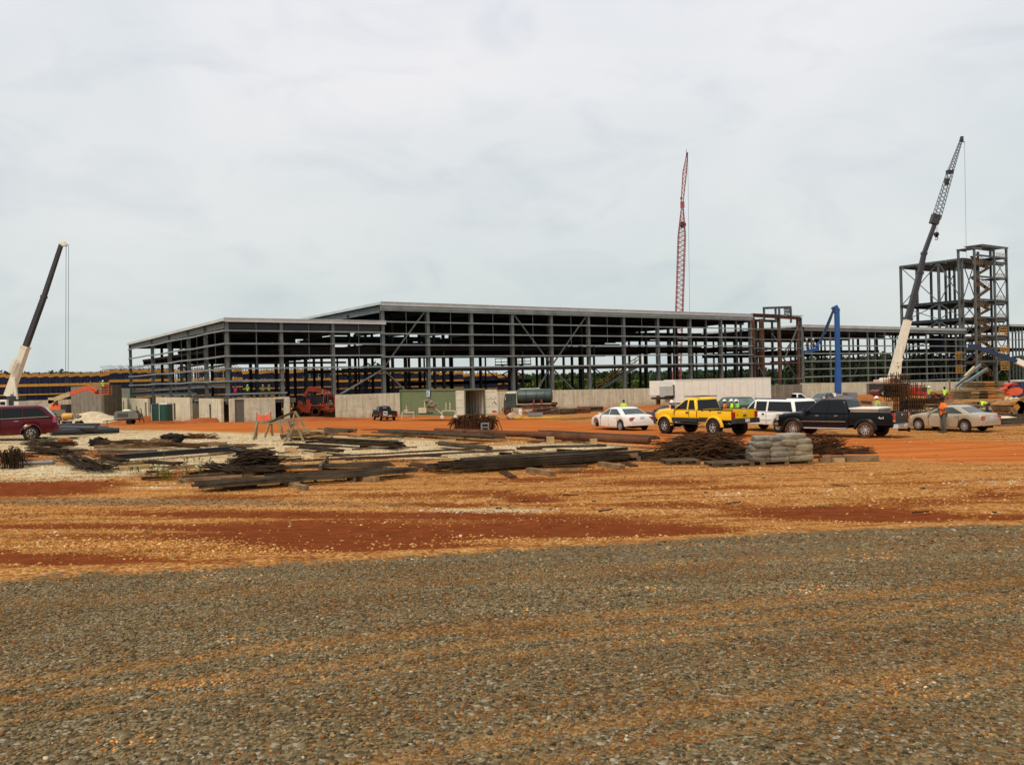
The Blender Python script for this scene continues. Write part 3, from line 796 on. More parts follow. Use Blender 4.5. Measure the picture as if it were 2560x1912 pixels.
b = MB(); a_, c_ = F(t_of(1979, 776, 7), 7, zq+.3), F(TL1+.2, 4, zq)
for k in range(6):
    p = a_.lerp(c_, k/6); q = a_.lerp(c_, (k+.5)/6)-V(0, 0, 1.1); r_ = a_.lerp(c_, (k+1)/6); b.bar(p, q, .1, .1); b.bar(q, r_, .1, .1)
b.build('lattice', STEEL, link)
for (x0, y0, x1, y1, s) in ((2000, 805, 1962, 895, 0), (1883, 890, 1915, 950, 1), (1955, 890, 1995, 950, 1), (1960, 880, 1990, 840, 5), (1930, 835, 1955, 868, 3)):
    brace(link, F(t_of(x0, y0, s), s, z_at(x0, y0, s=s)), F(t_of(x1, y1, s), s, z_at(x1, y1, s=s)), .2, STEEL)

# ---- lower long hall
low = thing('low_hall', 'lower long steel hall with a thin grid of girts right of the blue boom lift', 'building', F(TL1+.6, 0, GB), BA)
TB0, TB1 = TL1+.6, t_of(2411, 880)
ROOF_L = z_at(2200, 818, s=0)
cols = [t_of(x, 880) for x in (2007, 2029, 2076, 2123, 2169, 2188, 2212, 2266, 2316, 2364, 2390)]+[TB1]
for i, t in enumerate(cols): column(low, t, 0, .3, ROOF_L-.3, .22, .3, STEEL if i % 2 else STEEL_L)
zq = [z_at(2200, y, s=0) for y in (829, 847, 865, 883, 901, 919, 937, 954)]
girts(low, TB0, TB1, 0, zq, h=.24); girts(low, TB0, TB1, 0, [ROOF_L-.55], h=.5, mt=STEEL)
roof_slab(low, TB0, TB1, 0, 40, ROOF_L)
for j, s in enumerate((9, 20, 30, 40)):
    for i in range(10):
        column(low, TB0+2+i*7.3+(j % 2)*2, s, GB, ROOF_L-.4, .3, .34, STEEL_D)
    beam(low, F(TB0, s, ROOF_L-.8), F(TB1, s, ROOF_L-.8), .3, .7)
slab(low, TB0+8, TB0+44, 12, 34, zq[2]-.4, .9)
for s in (8, 22): beam(low, F(TB0, s, zq[4]), F(TB1, s, zq[4]), .3, .55)
for (x0, y0, x1, y1) in ((2218, 834, 2240, 860), (2262, 870, 2240, 838), (2272, 905, 2288, 875), (2128, 953, 2150, 905), (2330, 905, 2345, 950)):
    brace(low, F(t_of(x0, y0, 3), 3, z_at(x0, y0, s=3)), F(t_of(x1, y1, 3), 3, z_at(x1, y1, s=3)), .18, STEEL)
b = MB()
for (x, y) in ((2350, 846), (2385, 850), (2396, 862)): b.box(F(t_of(x, y, 6), 6, z_at(x, y, s=6)-1), (3, 2.4, 3.4), Matrix.Rotation(BA, 3, 'Z'))
b.build('dark_blue_ducting', BLUED, low)
for (x, y) in ((2398, 889), (2399, 923)):
    b = MB(); p = F(t_of(x, y, -.8), -.8, z_at(x, y, s=-.8)); X = Matrix.Rotation(BA, 3, 'Z')
    for k in (-.8, -.25, .3, .85): b.box(p+V(0, 0, k), (2.6, .08, .16), X)
    for k in (-1.25, 0, 1.25): b.box(p+X @ V(k, .1, 0), (.12, .08, 1.9), X)
    b.build('guard_rail', YEL, low)

# ---- process tower
tower = thing('tower_frame', 'tall open steel tower frame with cross bracing behind the white crane boom', 'tower', F(145, 0, GB), BA)
TT = t_of(2405, 700); ST = [0, 5.6, 15.2]; TT2 = t_of(2515, 700)
SC0 = t_of(2438, 700)
Ytn = F(TT, 0, 0).y
zf_ = [W(2403, y, Ytn).z for y in (645, 749, 794, 841, 868, 903)]
for s in ST: column(tower, TT, s, GB, zf_[0], .5, .5, STEEL)
for t in (TT+7, TT+13.5, TT2): column(tower, t, 15.2, GB, zf_[0]-.1, .45, .5, STEEL)
for t, s in ((TT+7, 5.6), (TT+11, 9), (TT2-3, 5.6)): column(tower, t, s, GB, zf_[0]-.1, .4, .45, STEEL)
for k, z in enumerate(zf_):
    slab(tower, TT-.2, TT2-1, -.1, 15.4, z, .9, STEEL_D if k else ROOFM, nm='roof' if k == 0 else 'floor_deck')
    b = MB(); b.ibeam(F(TT, -.2, z-.3), F(TT, 15.4, z-.3), .25, .6, .03); b.ibeam(F(TT, -.25, z-.3), F(TT2, -.25, z-.3), .25, .6, .03); b.build('beam', STEEL, tower)
for k in range(5):
    z1, z0 = zf_[k]-.6, zf_[k+1]
    for a, c in (((TT, .2), (TT, 5.4)), ((TT, 5.8), (TT, 15)), ((TT+.2, 0), (SC0, 0))):
        brace(tower, F(*a, z0), F(*c, z1), .17, STEEL); brace(tower, F(*c, z0), F(*a, z1), .17, STEEL)

DULLY = mat('dull_yellow_rail', (.22, .16, .08), .6, 0, .25, .8)
stair = thing('stair_tower', 'narrow steel stair tower with yellow railed flights at the right end of the tower', 'stair tower', F(160, -3, GB), BA)
SC = [t_of(2437, 700, -3.4), t_of(2486, 700, -3.4), t_of(2517, 700, -3.4)]
Yst = F(SC0+6, -1.5, 0).y
zs = [W(2480, y, Yst).z for y in (620, 648, 673, 699, 725, 754, 775, 797, 820, 841, 866, 903, 940)]
for t in SC:
    for s in (-3.4, .3): column(stair, t, s, GB, zs[0] if t > 160 else zs[0]-.9, .4, .45, STEEL)
slab(stair, SC[1]-5.6, SC[2]+.5, -3.7, .6, zs[0], .5, ROOFM, nm='roof'); slab(stair, SC[0]-.4, SC[1]-5.7, -3.7, .6, zs[0]-.95, .4, ROOFM, nm='roof')
for k in range(1, len(zs)-1, 2):
    b = MB(); b.ibeam(F(SC[0], -3.5, zs[k]), F(SC[2], -3.5, zs[k]), .25, .4, .03); b.build('beam', STEEL, stair)
    slab(stair, SC[1]+.2, SC[2], -3.4, .2, zs[k], .3, STEEL_D, nm='landing')
    brace(stair, F(SC[1], -3.3, zs[k]), F(SC[2], -3.3, zs[min(k+2, 12)]), .14, STEEL); brace(stair, F(SC[2], -3.3, zs[k]), F(SC[1], -3.3, zs[min(k+2, 12)]), .14, STEEL)
for k in range(1, len(zs)-1):
    a, c = (SC[0]+2.4, SC[1]+.6) if k % 2 else (SC[1]+.6, SC[0]+2.4)
    b = MB(); b.bar(F(a, -1.6, zs[k]), F(c, -1.6, zs[k+1]), .9, .28); st = b.build('flight', RUSTST, stair)
    b = MB()
    for h in (.55, 1.05): b.bar(F(a, -2.2, zs[k]+h), F(c, -2.2, zs[k+1]+h), .07, .07)
    for q in range(8): p = F(a, -2.2, zs[k]).lerp(F(c, -2.2, zs[k+1]), q/7); b.bar(p, p+V(0, 0, 1.05), .06, .06)
    b.build('handrail', DULLY, stair)
    e = SC[0]+1.2 if k % 2 == 0 else SC[1]+3
    b = MB()
    for h in (.4, .75, 1.1): b.bar(F(e-2, -3.5, zs[k]+h), F(e+2.2, -3.5, zs[k]+h), .07, .07)
    for q in range(7): p = F(e-2+q*.7, -3.5, zs[k]); b.bar(p, p+V(0, 0, 1.1), .06, .06)
    b.build('guard_rail', DULLY, stair)
b = MB()
for k in range(22): 
    b.bar(F(SC[2]+.2, -3.4, GB+1+k*1.5), F(SC[2]+.75, -3.4, GB+1+k*1.5), .08, .08)
b.build('splice_bolts', STEEL, stair)
# ---- last hall at the right edge
far = thing('end_hall', 'open steel frame cut off by the right edge beyond the stair tower', 'building', F(170, 2, GB), BA)
ROOF_E = W(2540, 812, F(176, 2, 0).y).z
for t in [t_of(x, 880, 2) for x in (2532, 2540, 2548, 2556, 2566, 2590)]: column(far, t, 2, GB, ROOF_E-.3, .25, .3, STEEL)
for t in (175, 183, 191, 199): column(far, t, 20, GB, ROOF_E-.3, .3, .3, STEEL_D)
FE = t_of(2524, 880, 2)
roof_slab(far, FE, FE+36, 2, 36, ROOF_E)
for y in (831, 849, 902): b = MB(); z = W(2540, y, F(176, 2, 0).y).z; b.bar(F(FE, 1.7, z), F(FE+36, 1.7, z), .15, .22); b.build('girt', STEEL_L, far)
slab(far, 174, 204, 12, 30, W(2540, 868, F(180, 14, 0).y).z, .9)
b = MB()
for (x, y) in ((2508, 828), (2512, 873), (2513, 914)):
    p = F(t_of(x, y, -3.9), -3.9, z_at(x, y, s=-3.9)); X = Matrix.Rotation(BA, 3, 'Z')
    for k in (-.9, -.3, .3, .9): b.box(p+V(0, 0, k), (3.6, .08, .16), X)
    for k in (-1.7, -.8, .1, 1, 1.75): b.box(p+X @ V(k, .1, 0), (.12, .08, 2.0), X)
b.build('guard_rail', YEL, stair)

# ---------------------------------------------------------------- concrete walls
def panel(name, label, P, Q, z0, z1, th=.3, m_=CONC, openings=(), cat='wall', group=None, z1b=None):
    """upright wall from P to Q (plan points); openings = (a, b, zlo, zhi, material or None, name), a b along the wall in metres"""
    P = V(P[0], P[1], 0); Q = V(Q[0], Q[1], 0); L = (Q-P).length; d = (Q-P)/L; rz = math.atan2(d.y, d.x)
    z1b = z1 if z1b is None else z1b
    top = lambda a: z1+(z1b-z1)*a/L-z0
    o = thing(name, label, cat, (P.x, P.y, z0), rz, group)
    b = MB(); a = 0
    def pc(x0, x1, y0, y1, y1b=None):
        y1b = y1 if y1b is None else y1b
        b.add([V(x0, 0, y0), V(x1, 0, y0), V(x1, th, y0), V(x0, th, y0), V(x0, 0, y1), V(x1, 0, y1b), V(x1, th, y1b), V(x0, th, y1)], [(0, 3, 2, 1), (4, 5, 6, 7), (0, 1, 5, 4), (1, 2, 6, 5), (2, 3, 7, 6), (3, 0, 4, 7)])
    for op in sorted(openings):
        x0, x1, lo, hi = op[:4]
        if x0 > a: pc(a, x0, 0, top(a), top(x0))
        if lo > 0.01: pc(x0, x1, 0, lo)
        if hi < top(x0)-.02: pc(x0, x1, hi, top(x0), top(x1))
        a = x1
    if a < L: pc(a, L, 0, top(a), top(L))
    b.build('wall_panel', m_, o, local=True)
    for op in openings:
        if len(op) > 4 and op[4]:
            c = MB(); c.box(((op[0]+op[1])/2, th*.55, (op[2]+op[3])/2), (op[1]-op[0]-.01, th*.4, op[3]-op[2]-.01)); c.build(op[5], op[4], o, local=True)
    # tie marks, pour joints and a lip of drips
    r = random.Random(int(L*10)); b = MB(); k = 2.4
    while k < L-1:
        if not any(op[0]-.1 < k < op[1]+.1 for op in openings): b.box((k, -.004, top(k)*.5), (.035, .02, top(k)-.1))
        k += 2.4+r.random()*.1
    if b.v: b.build('pour_joint', CONC_S, o, local=True)
    return o
def P2(t, s=0.0): p = F(t, s, 0); return (p.x, p.y)
zt1 = W(640, 994, F(t_of(640), 0, 0).y).z
L0 = t_of(720, 1010)-TW
def ta(px): return t_of(px, 1010)-TW
panel('foundation_wall', 'pale concrete wall with an open black doorway and a blocked grey one', P2(TW, -.6), P2(t_of(720, 1010), -.6), -1.7, zt1, .35, CONC,
      [(ta(583), ta(607), .05, W(600, 998, F(t_of(595), 0, 0).y).z+1.7, BLOCKF, 'block_infill'), (ta(684), ta(707), .1, W(690, 997, F(t_of(695), 0, 0).y).z+1.7, None, '')])
b = MB(); b.box(F(t_of(695, 1010)+.0, 3.2, 0), (3.2, .1, 3.2), Matrix.Rotation(BA, 3, 'Z')); b.build('inner_wall', DARKH, wing)  # sheet behind the doorway, darkness of the room put into its colour
def sa(px): return s_of(px, 1015, TW)
def side_panel(label, x1, x0, ztop, slots, mt=CONC):
    P, Q = P2(TW-.6, sa(x0)), P2(TW-.6, sa(x1)+.0)      # from the far end to the near end
    L = (V(*P)-V(*Q)).length
    ops = [(sa(x0)-sa(a), sa(x0)-sa(c), .55, 3.0, DARKH, 'slot') for a, c in slots]  # slots are solid fills with the recess shade painted in
    panel('foundation_wall', label, P, Q, -1.9, ztop, .35, mt, ops)
side_panel('pale concrete wall panel with one slot, ending at the wing corner', 564.5, 509, zt1, [(534, 539)])
side_panel('pale concrete wall panel with one slot, right of the portable toilets', 486, 400, zt1+.1, [(444, 449)])
side_panel('pale concrete wall panel with two slots, beside the grey block wall', 380, 303, zt1-.1, [(316, 319), (372, 376)])
# dark basement backs between the panels
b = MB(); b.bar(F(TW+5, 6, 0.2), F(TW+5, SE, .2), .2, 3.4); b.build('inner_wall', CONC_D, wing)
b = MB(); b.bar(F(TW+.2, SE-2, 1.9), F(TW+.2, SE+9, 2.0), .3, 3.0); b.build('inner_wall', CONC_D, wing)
zc = z_at(840, 987, s=-.6)
panel('retaining_wall', 'stained concrete wall between the orange telehandler and the green container', P2(t_of(836, 1015), -.6), P2(t_of(1090, 1000), -.6), -1.9, zc, .35, CONC)
panel('retaining_wall', 'pale concrete wall behind the green tank truck and the white sedan', P2(t_of(1090, 1000)+.05, -.6), P2(t_of(1634, 995), -.6), -2.0, zc-.1, .35, CONC, z1b=z_at(1630, 970.5, s=-.6))
panel('retaining_wall', 'short concrete wall stub seen under the white box trailer', P2(t_of(1648, 990), -.6), P2(t_of(1668, 990), -.6), -2.0, z_at(1650, 980, s=-.6), .35, CONC)
panel('retaining_wall', 'grey concrete wall behind the white pickup and the rust frame', P2(TL0+1, -.8), P2(TL1-1, -.8), -2.0, z_at(1980, 961, s=-.8), .35, CONC_D)
zr0 = z_at(2020, 957, s=-.6); zr1 = z_at(2520, 952.5, s=-.6)
panel('retaining_wall', 'long pale concrete wall running behind the red truck and the lumber stacks', P2(TL1-.9, -.6), P2(t_of(2560, 960)+14, -.6), -2.2, zr0, .35, CONC,
      [(t_of(2160, 985)-TL1+.9, t_of(2184, 985)-TL1+.9, .2, 2.9, CONC_D, 'stained_bay'), (t_of(2366, 985)-TL1+.9, t_of(2372, 985)-TL1+.9, .1, 3.4, CONC_D, 'stained_bay')], z1b=zr1-.4)
# grey block walls left of the wing
def GP(px, Y): p = W(px, 1010, Y); return (p.x, p.y)
Yb = 150
c0, c1, c2 = GP(178, 157), GP(256, 143), GP(305, 153)
panel('block_wall', 'tall grey block wall behind the orange boom lift', c0, c1, -2.3, W(210, 966, 150).z, .3, CONC_D, z1b=W(250, 962, 143).z)
panel('block_wall', 'tall grey block wall returning towards the steel wing', (c1[0]+.02, c1[1]), c2, -2.3, W(256, 962, 143).z, .3, CONC_D)
panel('yard_wall', 'long low concrete wall under the blue and yellow racks at the left', GP(-140, 158), GP(178, 163), -2.6, W(100, 1000.5, 160).z, .3, CONC_S)
# ---------------------------------------------------------------- blue and yellow racks
def racks():
    ZB = -2.0
    proto = {}
    xs_h = [(-60, 42), (0, 43), (300, 45), (600, 42), (850, 33), (1063, 27), (1240, 15), (1330, 9)]
    t = t_of(-20, 960, 76); i = 0; tend = t_of(1300, 960, 76)
    n = 0
    while t < tend:
        c = F(t, 76, 0); px = 1280+FPX*c.x/c.y
        hp = np.interp(px, [a for a, _ in xs_h], [q for _, q in xs_h])
        ztop = CAMZ+hp*c.y/FPX
        key = round(ztop*2)/2
        ln = 11 if px < 400 else 9
        k = (key, ln)
        where = 'at the left edge' if px < 60 else 'left of the crane cable' if px < 150 else 'above the grey block wall' if px < 330 else 'seen through the wing frame' if px < 800 else 'seen through the main hall frame'
        if k not in proto:
            o = thing('storage_rack', 'tall blue rack row with yellow beams, '+where, 'storage rack', (c.x, c.y, ZB), BA+R(90), 'blue and yellow rack rows behind the hall')
            H = key-ZB; kids = []
            nu = 6
            for q in range(nu):
                b = MB(); x = ln*q/(nu-1)
                for y in (0, 1.1): b.box((x, y, (H+.35)/2), (.16, .16, H+.35))
                for z in np.arange(.6, H, 1.2): b.bar((x, 0, z), (x, 1.1, z+1.1), .07, .07)
                b.build('upright_frame', BLUE, o, local=True)
            lv = [H-.22, H-2.05, H-3.75, H-5.3]; wd = 1.72 if px < 420 else 3.36
            for q, z in enumerate(lv):
                if z < 0: continue
                b = MB(); th = (.60, .50, .26, .26)[q]
                b.bar((-.12, wd-.35, z-(.16 if q == 0 else 0)), (-.12, -.35, z+(.16 if q == 0 else 0)), .12, th)
                b.box((ln/2, 1.19, z), (ln-.3, .08, th)); b.build('load_beam', YEL, o, local=True)
            for z in lv:
                b = MB(); nn = 7 if wd < 2 else 12
                for q in range(nn):
                    for xx in (.12, 2.2, 5.0): b.box((xx, wd-.35-wd*(q+.5)/nn, z-.78+.18*math.sin(q*2.3+z+xx)), (.14, wd/nn*.62, 1.30+.2*math.sin(q*1.7+z)))
                b.build('hanging_frames', BLUE, o, local=True)['kind'] = 'stuff'
            proto[k] = o; ALLCH[o.name] = list(o.children)
        else:
            o = copy_tree(proto[k], (c.x, c.y, ZB), BA+R(90), 'tall blue rack row with yellow beams, '+where, 'blue and yellow rack rows behind the hall')
        n += 1
        t += 1.75 if px < 420 else 3.4
racks()

# ---------------------------------------------------------------- trees
LEAF = mat('tree_foliage', (.018, .034, .011), .9, 0, .3, .35, col2=(.048, .070, .022))
LEAF2 = mat('far_wood_foliage', (.026, .042, .022), .95, 0, .3, .05, col2=(.055, .078, .038))
LEAF3 = mat('bright_bush_foliage', (.04, .065, .012), .9, 0, .3, .3, col2=(.09, .12, .026))
BARK = mat('bark', (.07, .055, .04), .95, 0, .3, 3)
def crown_mesh(seed, h, w, n=1500, leaf=.42):
    r = random.Random(seed); b = MB(); lobes = []
    for k in range(11):
        a = r.random()*6.28; e = r.random(); lobes.append((V(math.cos(a)*w*.34*(1-e*.6), math.sin(a)*w*.34*(1-e*.6), h*(.32+.5*e)), w*(.17+.14*r.random())))
    for _ in range(n):
        c, q = lobes[r.randrange(len(lobes))]
        d = V(r.gauss(0, 1), r.gauss(0, 1), r.gauss(0, .8)).normalized()*q*(.55+.5*r.random()**.5)
        p = c+d; s = leaf*(.6+.8*r.random()); u = V(r.gauss(0, 1), r.gauss(0, 1), r.gauss(0, 1)).normalized(); v = u.orthogonal().normalized()
        w_ = u.cross(v)
        b.add([p+v*s, p+w_*s*.7, p-v*s, p-w_*s*.7], [(0, 1, 2, 3)])
    return b
TREES = []
for k, (h, w) in enumerate(((11, 9), (13, 8), (9, 10), (12, 11))):
    o = thing('tree', 'dark green leafy tree standing beyond the site', 'tree', (0, -300-k*20, -8), 0, 'trees beyond the site')
    b = MB(); b.tube((0, 0, 0), (.2, .1, h*.55), .28, .14, 7)
    for j in range(5):
        a = j*1.3+k; b.tube((.1, 0, h*(.25+.06*j)), (math.cos(a)*w*.28, math.sin(a)*w*.28, h*(.5+.06*j)), .11, .04, 5)
    b.build('trunk', BARK, o, local=True)
    crown_mesh(k+3, h, w).build('crown', LEAF, o, local=True, recalc=False)
    ALLCH[o.name] = list(o.children); TREES.append(o)
TL = [(-8, 926, 300, 0, 'at the left edge behind the crane'), (22, 930, 300, 1, 'at the left edge behind the crane'), (46, 934, 310, 2, 'at the left edge behind the crane'), (150, 932, 320, 2, 'just showing over the racks near the crane cable'), (168, 932, 330, 0, 'just showing over the racks near the crane cable'),
      (560, 935, 330, 3, 'seen through the wing frame'), (932, 908, 330, 1, 'tall in the gap above the racks, seen through the hall'), (945, 912, 330, 2, 'tall in the gap above the racks, seen through the hall'), (1085, 930, 320, 3, 'seen through the hall frame'), (1110, 932, 320, 1, 'seen through the hall frame')]
for (a, c) in ((2010, 2090), (2100, 2180), (2190, 2290), (2300, 2400), (2410, 2500), (2500, 2600)):
    for k in range(5):
        x = a+(c-a)*(k+rnd.random()*.6)/5; TL.append((x, 889+rnd.uniform(-7, 12)-(x > 2380)*2, 270+rnd.uniform(-20, 30), rnd.randrange(4), 'seen through the low hall' if x < 2400 else 'behind the stair tower'))
for k in range(22):
    x = 1290+k*32+rnd.uniform(-10, 10); TL.append((x, 934+rnd.uniform(-5, 6)-(x-1290)*.012, 330+rnd.uniform(-20, 60), rnd.randrange(4), 'low on the skyline seen through the main hall'))
used = set()
for (px, py, Y, k, wh) in TL:
    top = W(px, py, Y); hh = (11, 13, 9, 12)[k]; z0 = -2.4
    sc = (top.z-z0)/(hh*.98)
    if k in used:
        o = copy_tree(TREES[k], (top.x, Y, z0), rnd.random()*6, 'dark green leafy tree '+wh)
    else:
        used.add(k); o = TREES[k]; o.location = (top.x, Y, z0); o['label'] = 'dark green leafy tree '+wh
    o.scale = (sc*1.1, sc*1.1, sc)
# distant wood as one mass
def wood(name, label, x0, x1, Y, ytop, n, seed, m_, leaf=.9, zb=-2.5, dy=18):
    r = random.Random(seed); b = MB()
    for _ in range(n):
        px = x0+(x1-x0)*r.random(); yy = Y+r.random()*dy
        top = W(px, np.interp(px, [q[0] for q in ytop], [q[1] for q in ytop]), yy)
        zt_ = top.z+.9*noise.noise(V(px*.05, seed, 0))+.6*noise.noise(V(px*.2, seed, 4))
        z = zb+(zt_-zb)*r.random()**.75
        p = V(top.x, yy, z); s = leaf*(.5+.8*r.random()); u = V(r.gauss(0, 1), r.gauss(0, 1), r.gauss(0, 1)).normalized(); v = u.orthogonal().normalized(); w_ = u.cross(v)
        b.add([p+v*s, p+w_*s*.7, p-v*s, p-w_*s*.7], [(0, 1, 2, 3)])
    o = b.build(name, m_, recalc=False); struct(o, 'stuff'); tag(o, label, 'wood')
wood('far_wood', 'dark belt of woodland beyond the low hall and towers', 1960, 2700, 300, [(1960, 905), (2150, 897), (2400, 900), (2700, 900)], 15000, 2, LEAF2)
wood('far_wood', 'low hazy belt of woodland along the skyline behind the halls', -200, 2000, 420, [(-200, 975), (300, 960), (1280, 938), (2000, 922)], 12000, 3, LEAF2, 1.2, dy=40)
wood('undergrowth', 'bright green scrub seen through the main hall behind the tank truck', 1235, 1640, 262, [(1235, 962), (1330, 950), (1480, 948), (1640, 955)], 7000, 4, LEAF3, .6, dy=14)

# ---------------------------------------------------------------- cranes
def cable(name, par, a, c, r=.03):
    b = MB(); b.tube(a, c, r, n=5); return b.build(name, CABLE, par)
def boom_section(par, a, c, w0, w1, m_, nm='boom_section'):
    b = MB(); b.bar(a, c, w0, w0*1.25, (0, 1, 0), w1, w1*1.25)
    d = (c-a)
    return b.build(nm, m_, par)
def lattice(par, a, c, w0, w1, n, m_, nm='lattice_boom', r=.07, flat=None):
    a, c = Vector(a), Vector(c); b = MB(); d = (c-a).normalized(); s = d.cross(V(0, 1, 0)).normalized(); f = s.cross(d).normalized()
    cor = lambda k, i, j: a.lerp(c, k)+s*i*(w0+(w1-w0)*k)*.5+f*j*(w0+(w1-w0)*k)*.5
    for i in (-1, 1):
        for j in (-1, 1): b.bar(cor(0, i, j), cor(1, i, j), r*1.5, r*1.5)
    for k in range(n):
        k0, k1, km = k/n, (k+1)/n, (k+.5)/n
        for j in (-1, 1): b.bar(cor(k0, -1, j), cor(km, 1, j), r, r); b.bar(cor(km, 1, j), cor(k1, -1, j), r, r)
        for i in (-1, 1): b.bar(cor(k0, i, -1), cor(km, i, 1), r, r); b.bar(cor(km, i, 1), cor(k1, i, -1), r, r)
    return b.build(nm, m_, par)
# left crane
Yc = 98
lc = thing('truck_crane', 'white truck crane with a raised cream and black boom at the left edge', 'crane', on(W(20, 1000, Yc).x, Yc), 0)
p0, p1, p2, p3 = W(22, 990, Yc), W(64, 868, Yc), W(110, 742, Yc), W(153, 612, Yc)
boom_section(lc, p0, p1, .74, .66, CREAM); boom_section(lc, p1, p2, .50, .45, BOOMD); boom_section(lc, p2, p3, .40, .34, BOOMD)
for q in (p1, p2): d = (p3-p0).normalized(); b = MB(); b.bar(q-d*.12, q+d*.12, .78 if q is p1 else .52, .9 if q is p1 else .65, (0, 1, 0)); b.build('boom_collar', CREAM if q is p1 else BOOMD, lc)
b = MB(); b.bar(p3-V(.22, 0, .05), p3+V(.5, 0, .1), .42, .4); b.tube(p3+V(.45, -.15, .0), p3+V(.45, .15, 0), .22, n=10); b.build('boom_head', CREAM, lc)
for dx in (0, .28): cable('hoist_cable', lc, p3+V(.55+dx, 0, 0), W(164, 985, Yc)+V(dx, 0, 0), .025)
b = MB(); b.tube(W(31, 985, Yc-.6), W(38, 928, Yc-.4), .16); b.build('lift_cylinder', CREAM, lc)
b = MB(); b.bar(W(24, 932+0, Yc-.8), W(38, 897, Yc-.8), .12, .35); b.bar(W(41, 998, Yc-.6), W(36, 955, Yc-.6), .3, .3); b.build('boom_bracket', CREAM, lc)
def box_px(x0, y0, x1, y1, Y, dep, b=None, **k):
    a, c = W(x0, y1, Y), W(x1, y0, Y); b = b or MB()
    return b.box(((a.x+c.x)/2, Y+dep/2, (a.z+c.z)/2), (abs(c.x-a.x), dep, abs(c.z-a.z)), **k)
cb = box_px(-14, 999, 16, 1022, Yc-1.5, 2.0, taper=(.92, .95)).build('cab', WHITEP, lc); box_px(0, 1004, 12, 1012, Yc-1.53, .06).build('cab_window', GLASS, lc)
box_px(16, 990, 36, 1020, Yc-1, 2.4).build('turntable_housing', BOOMD, lc)
box_px(35, 1003, 46, 1019, Yc-1.2, 2.0).build('counterweight', CREAM, lc)
box_px(-40, 1020, 60, 1032, Yc-1.2, 2.5).build('chassis', BOOMD, lc)
for x in (-20, 0, 28, 46):
    c = on(W(x, 1030, Yc).x, Yc-1.4, .55); bb = MB(); bb.lathe([(.2, -.2), (.5, -.2), (.55, -.1), (.55, .1), (.5, .2), (.2, .2)], c, 'Y', 18); bb.build('wheel', RUBBER, lc)

# right crane
Yc = 128
rc = thing('truck_crane', 'truck crane with white lower boom, dark upper boom and a slim lattice jib', 'crane', on(W(2230, 960, Yc).x, Yc), 0)
p0, p1, p2, p3, p4, p5 = W(2229, 952, Yc), W(2270, 797, Yc), W(2284, 742, Yc), W(2310, 634, Yc), W(2340, 552, Yc), W(2402.5, 352, Yc)
boom_section(rc, p0, p1, .98, .84, CREAM); boom_section(rc, p1, W(2300, 682, Yc), .72, .64, BOOMD); boom_section(rc, W(2300, 682, Yc), p3, .60, .54, BOOMD); boom_section(rc, p3, p4, .50, .45, BOOMD)
for q, w in ((p1, .98), (W(2300, 682, Yc), .78), (p3, .68)): d = (p4-p0).normalized(); b = MB(); b.bar(q-d*.18, q+d*.18, w, w*1.2, (0, 1, 0)); b.build('boom_collar', BOOMD, rc)
pm = W(2375, 432, Yc)
lattice(rc, p4+V(0, 0, .2), pm, .95, .70, 12, BOOMD, r=.042); lattice(rc, pm, p5, .66, .28, 11, BOOMD, nm='lattice_jib', r=.036)
b = MB(); b.bar(W(2334, 560, Yc), W(2341, 537, Yc), 1.1, .9, (0, 1, 0)); b.build('boom_head', BOOMD, rc)
b = MB(); b.box(W(2374, 430, Yc), (.9, .5, .5)); b.build('joint_block', BOOMD, rc)
b = MB(); b.box(W(2367, 455, Yc), (.5, .4, .9)); b.build('joint_block', BOOMD, rc)
b = MB(); b.bar(p5, W(2405, 342, Yc), .4, .35); b.tube(p5+V(.1, -.1, .1), p5+V(.1, .1, .1), .28, n=10); b.bar(p5+V(0, 0, -.2), p5+V(.55, 0, -.2), .12, .1); b.build('jib_head', BOOMD, rc)
cable('hoist_cable', rc, p5+V(.5, 0, -.2), W(2416, 648, Yc), .022)
for dx in (0, .18): cable('hook_cable', rc, W(2340, 560, Yc)+V(dx, 0, 0), W(2340.5, 582, Yc)+V(dx, 0, 0), .02)
hb = MB(); hb.tube(W(2341, 586, Yc)-V(0, .15, 0), W(2341, 586, Yc)+V(0, .15, 0), .34, n=14); hb.box(W(2341, 590, Yc), (.3, .3, .5)); hk = hb.build('hook_block', BOOMD, rc)
c = W(2341, 596, Yc); b = MB(); b.path([c+V(.22*math.sin(a), 0, .22*math.cos(a)) for a in np.linspace(-.3, 4.3, 10)], .06); b.build('hook', BOOMD, hk)
b = MB(); b.tube(W(2248, 950, Yc-.8), W(2254, 865, Yc-.6), .22); b.build('lift_cylinder', CREAM, rc)
b = MB(); b.bar(W(2246, 915, Yc-.9), W(2256, 896, Yc-.8), .25, .25); b.bar(W(2248, 905, Yc-.9), W(2232, 900, Yc), .12, .3); b.build('boom_bracket', CREAM, rc)
box_px(2199, 948, 2238, 955, Yc-.8, 2.2).build('counterweight', CREAM, rc)
box_px(2206, 944, 2222, 950, Yc-.4, 1.4, taper=(.7, .8)).build('winch', CREAM, rc)
box_px(2228, 946, 2236, 958, Yc-1.4, .6).build('red_panel', REDP, rc)
box_px(2236, 945, 2246, 957, Yc-1.3, 1.6, taper=(.8, .9)).build('cab', GLASS, rc)
box_px(2190, 955.5, 2262, 958, Yc-1.2, 2.4).build('red_stripe', REDP, rc)
box_px(2190, 958, 2268, 985, Yc-1, 2.4).build('chassis', BOOMD, rc)
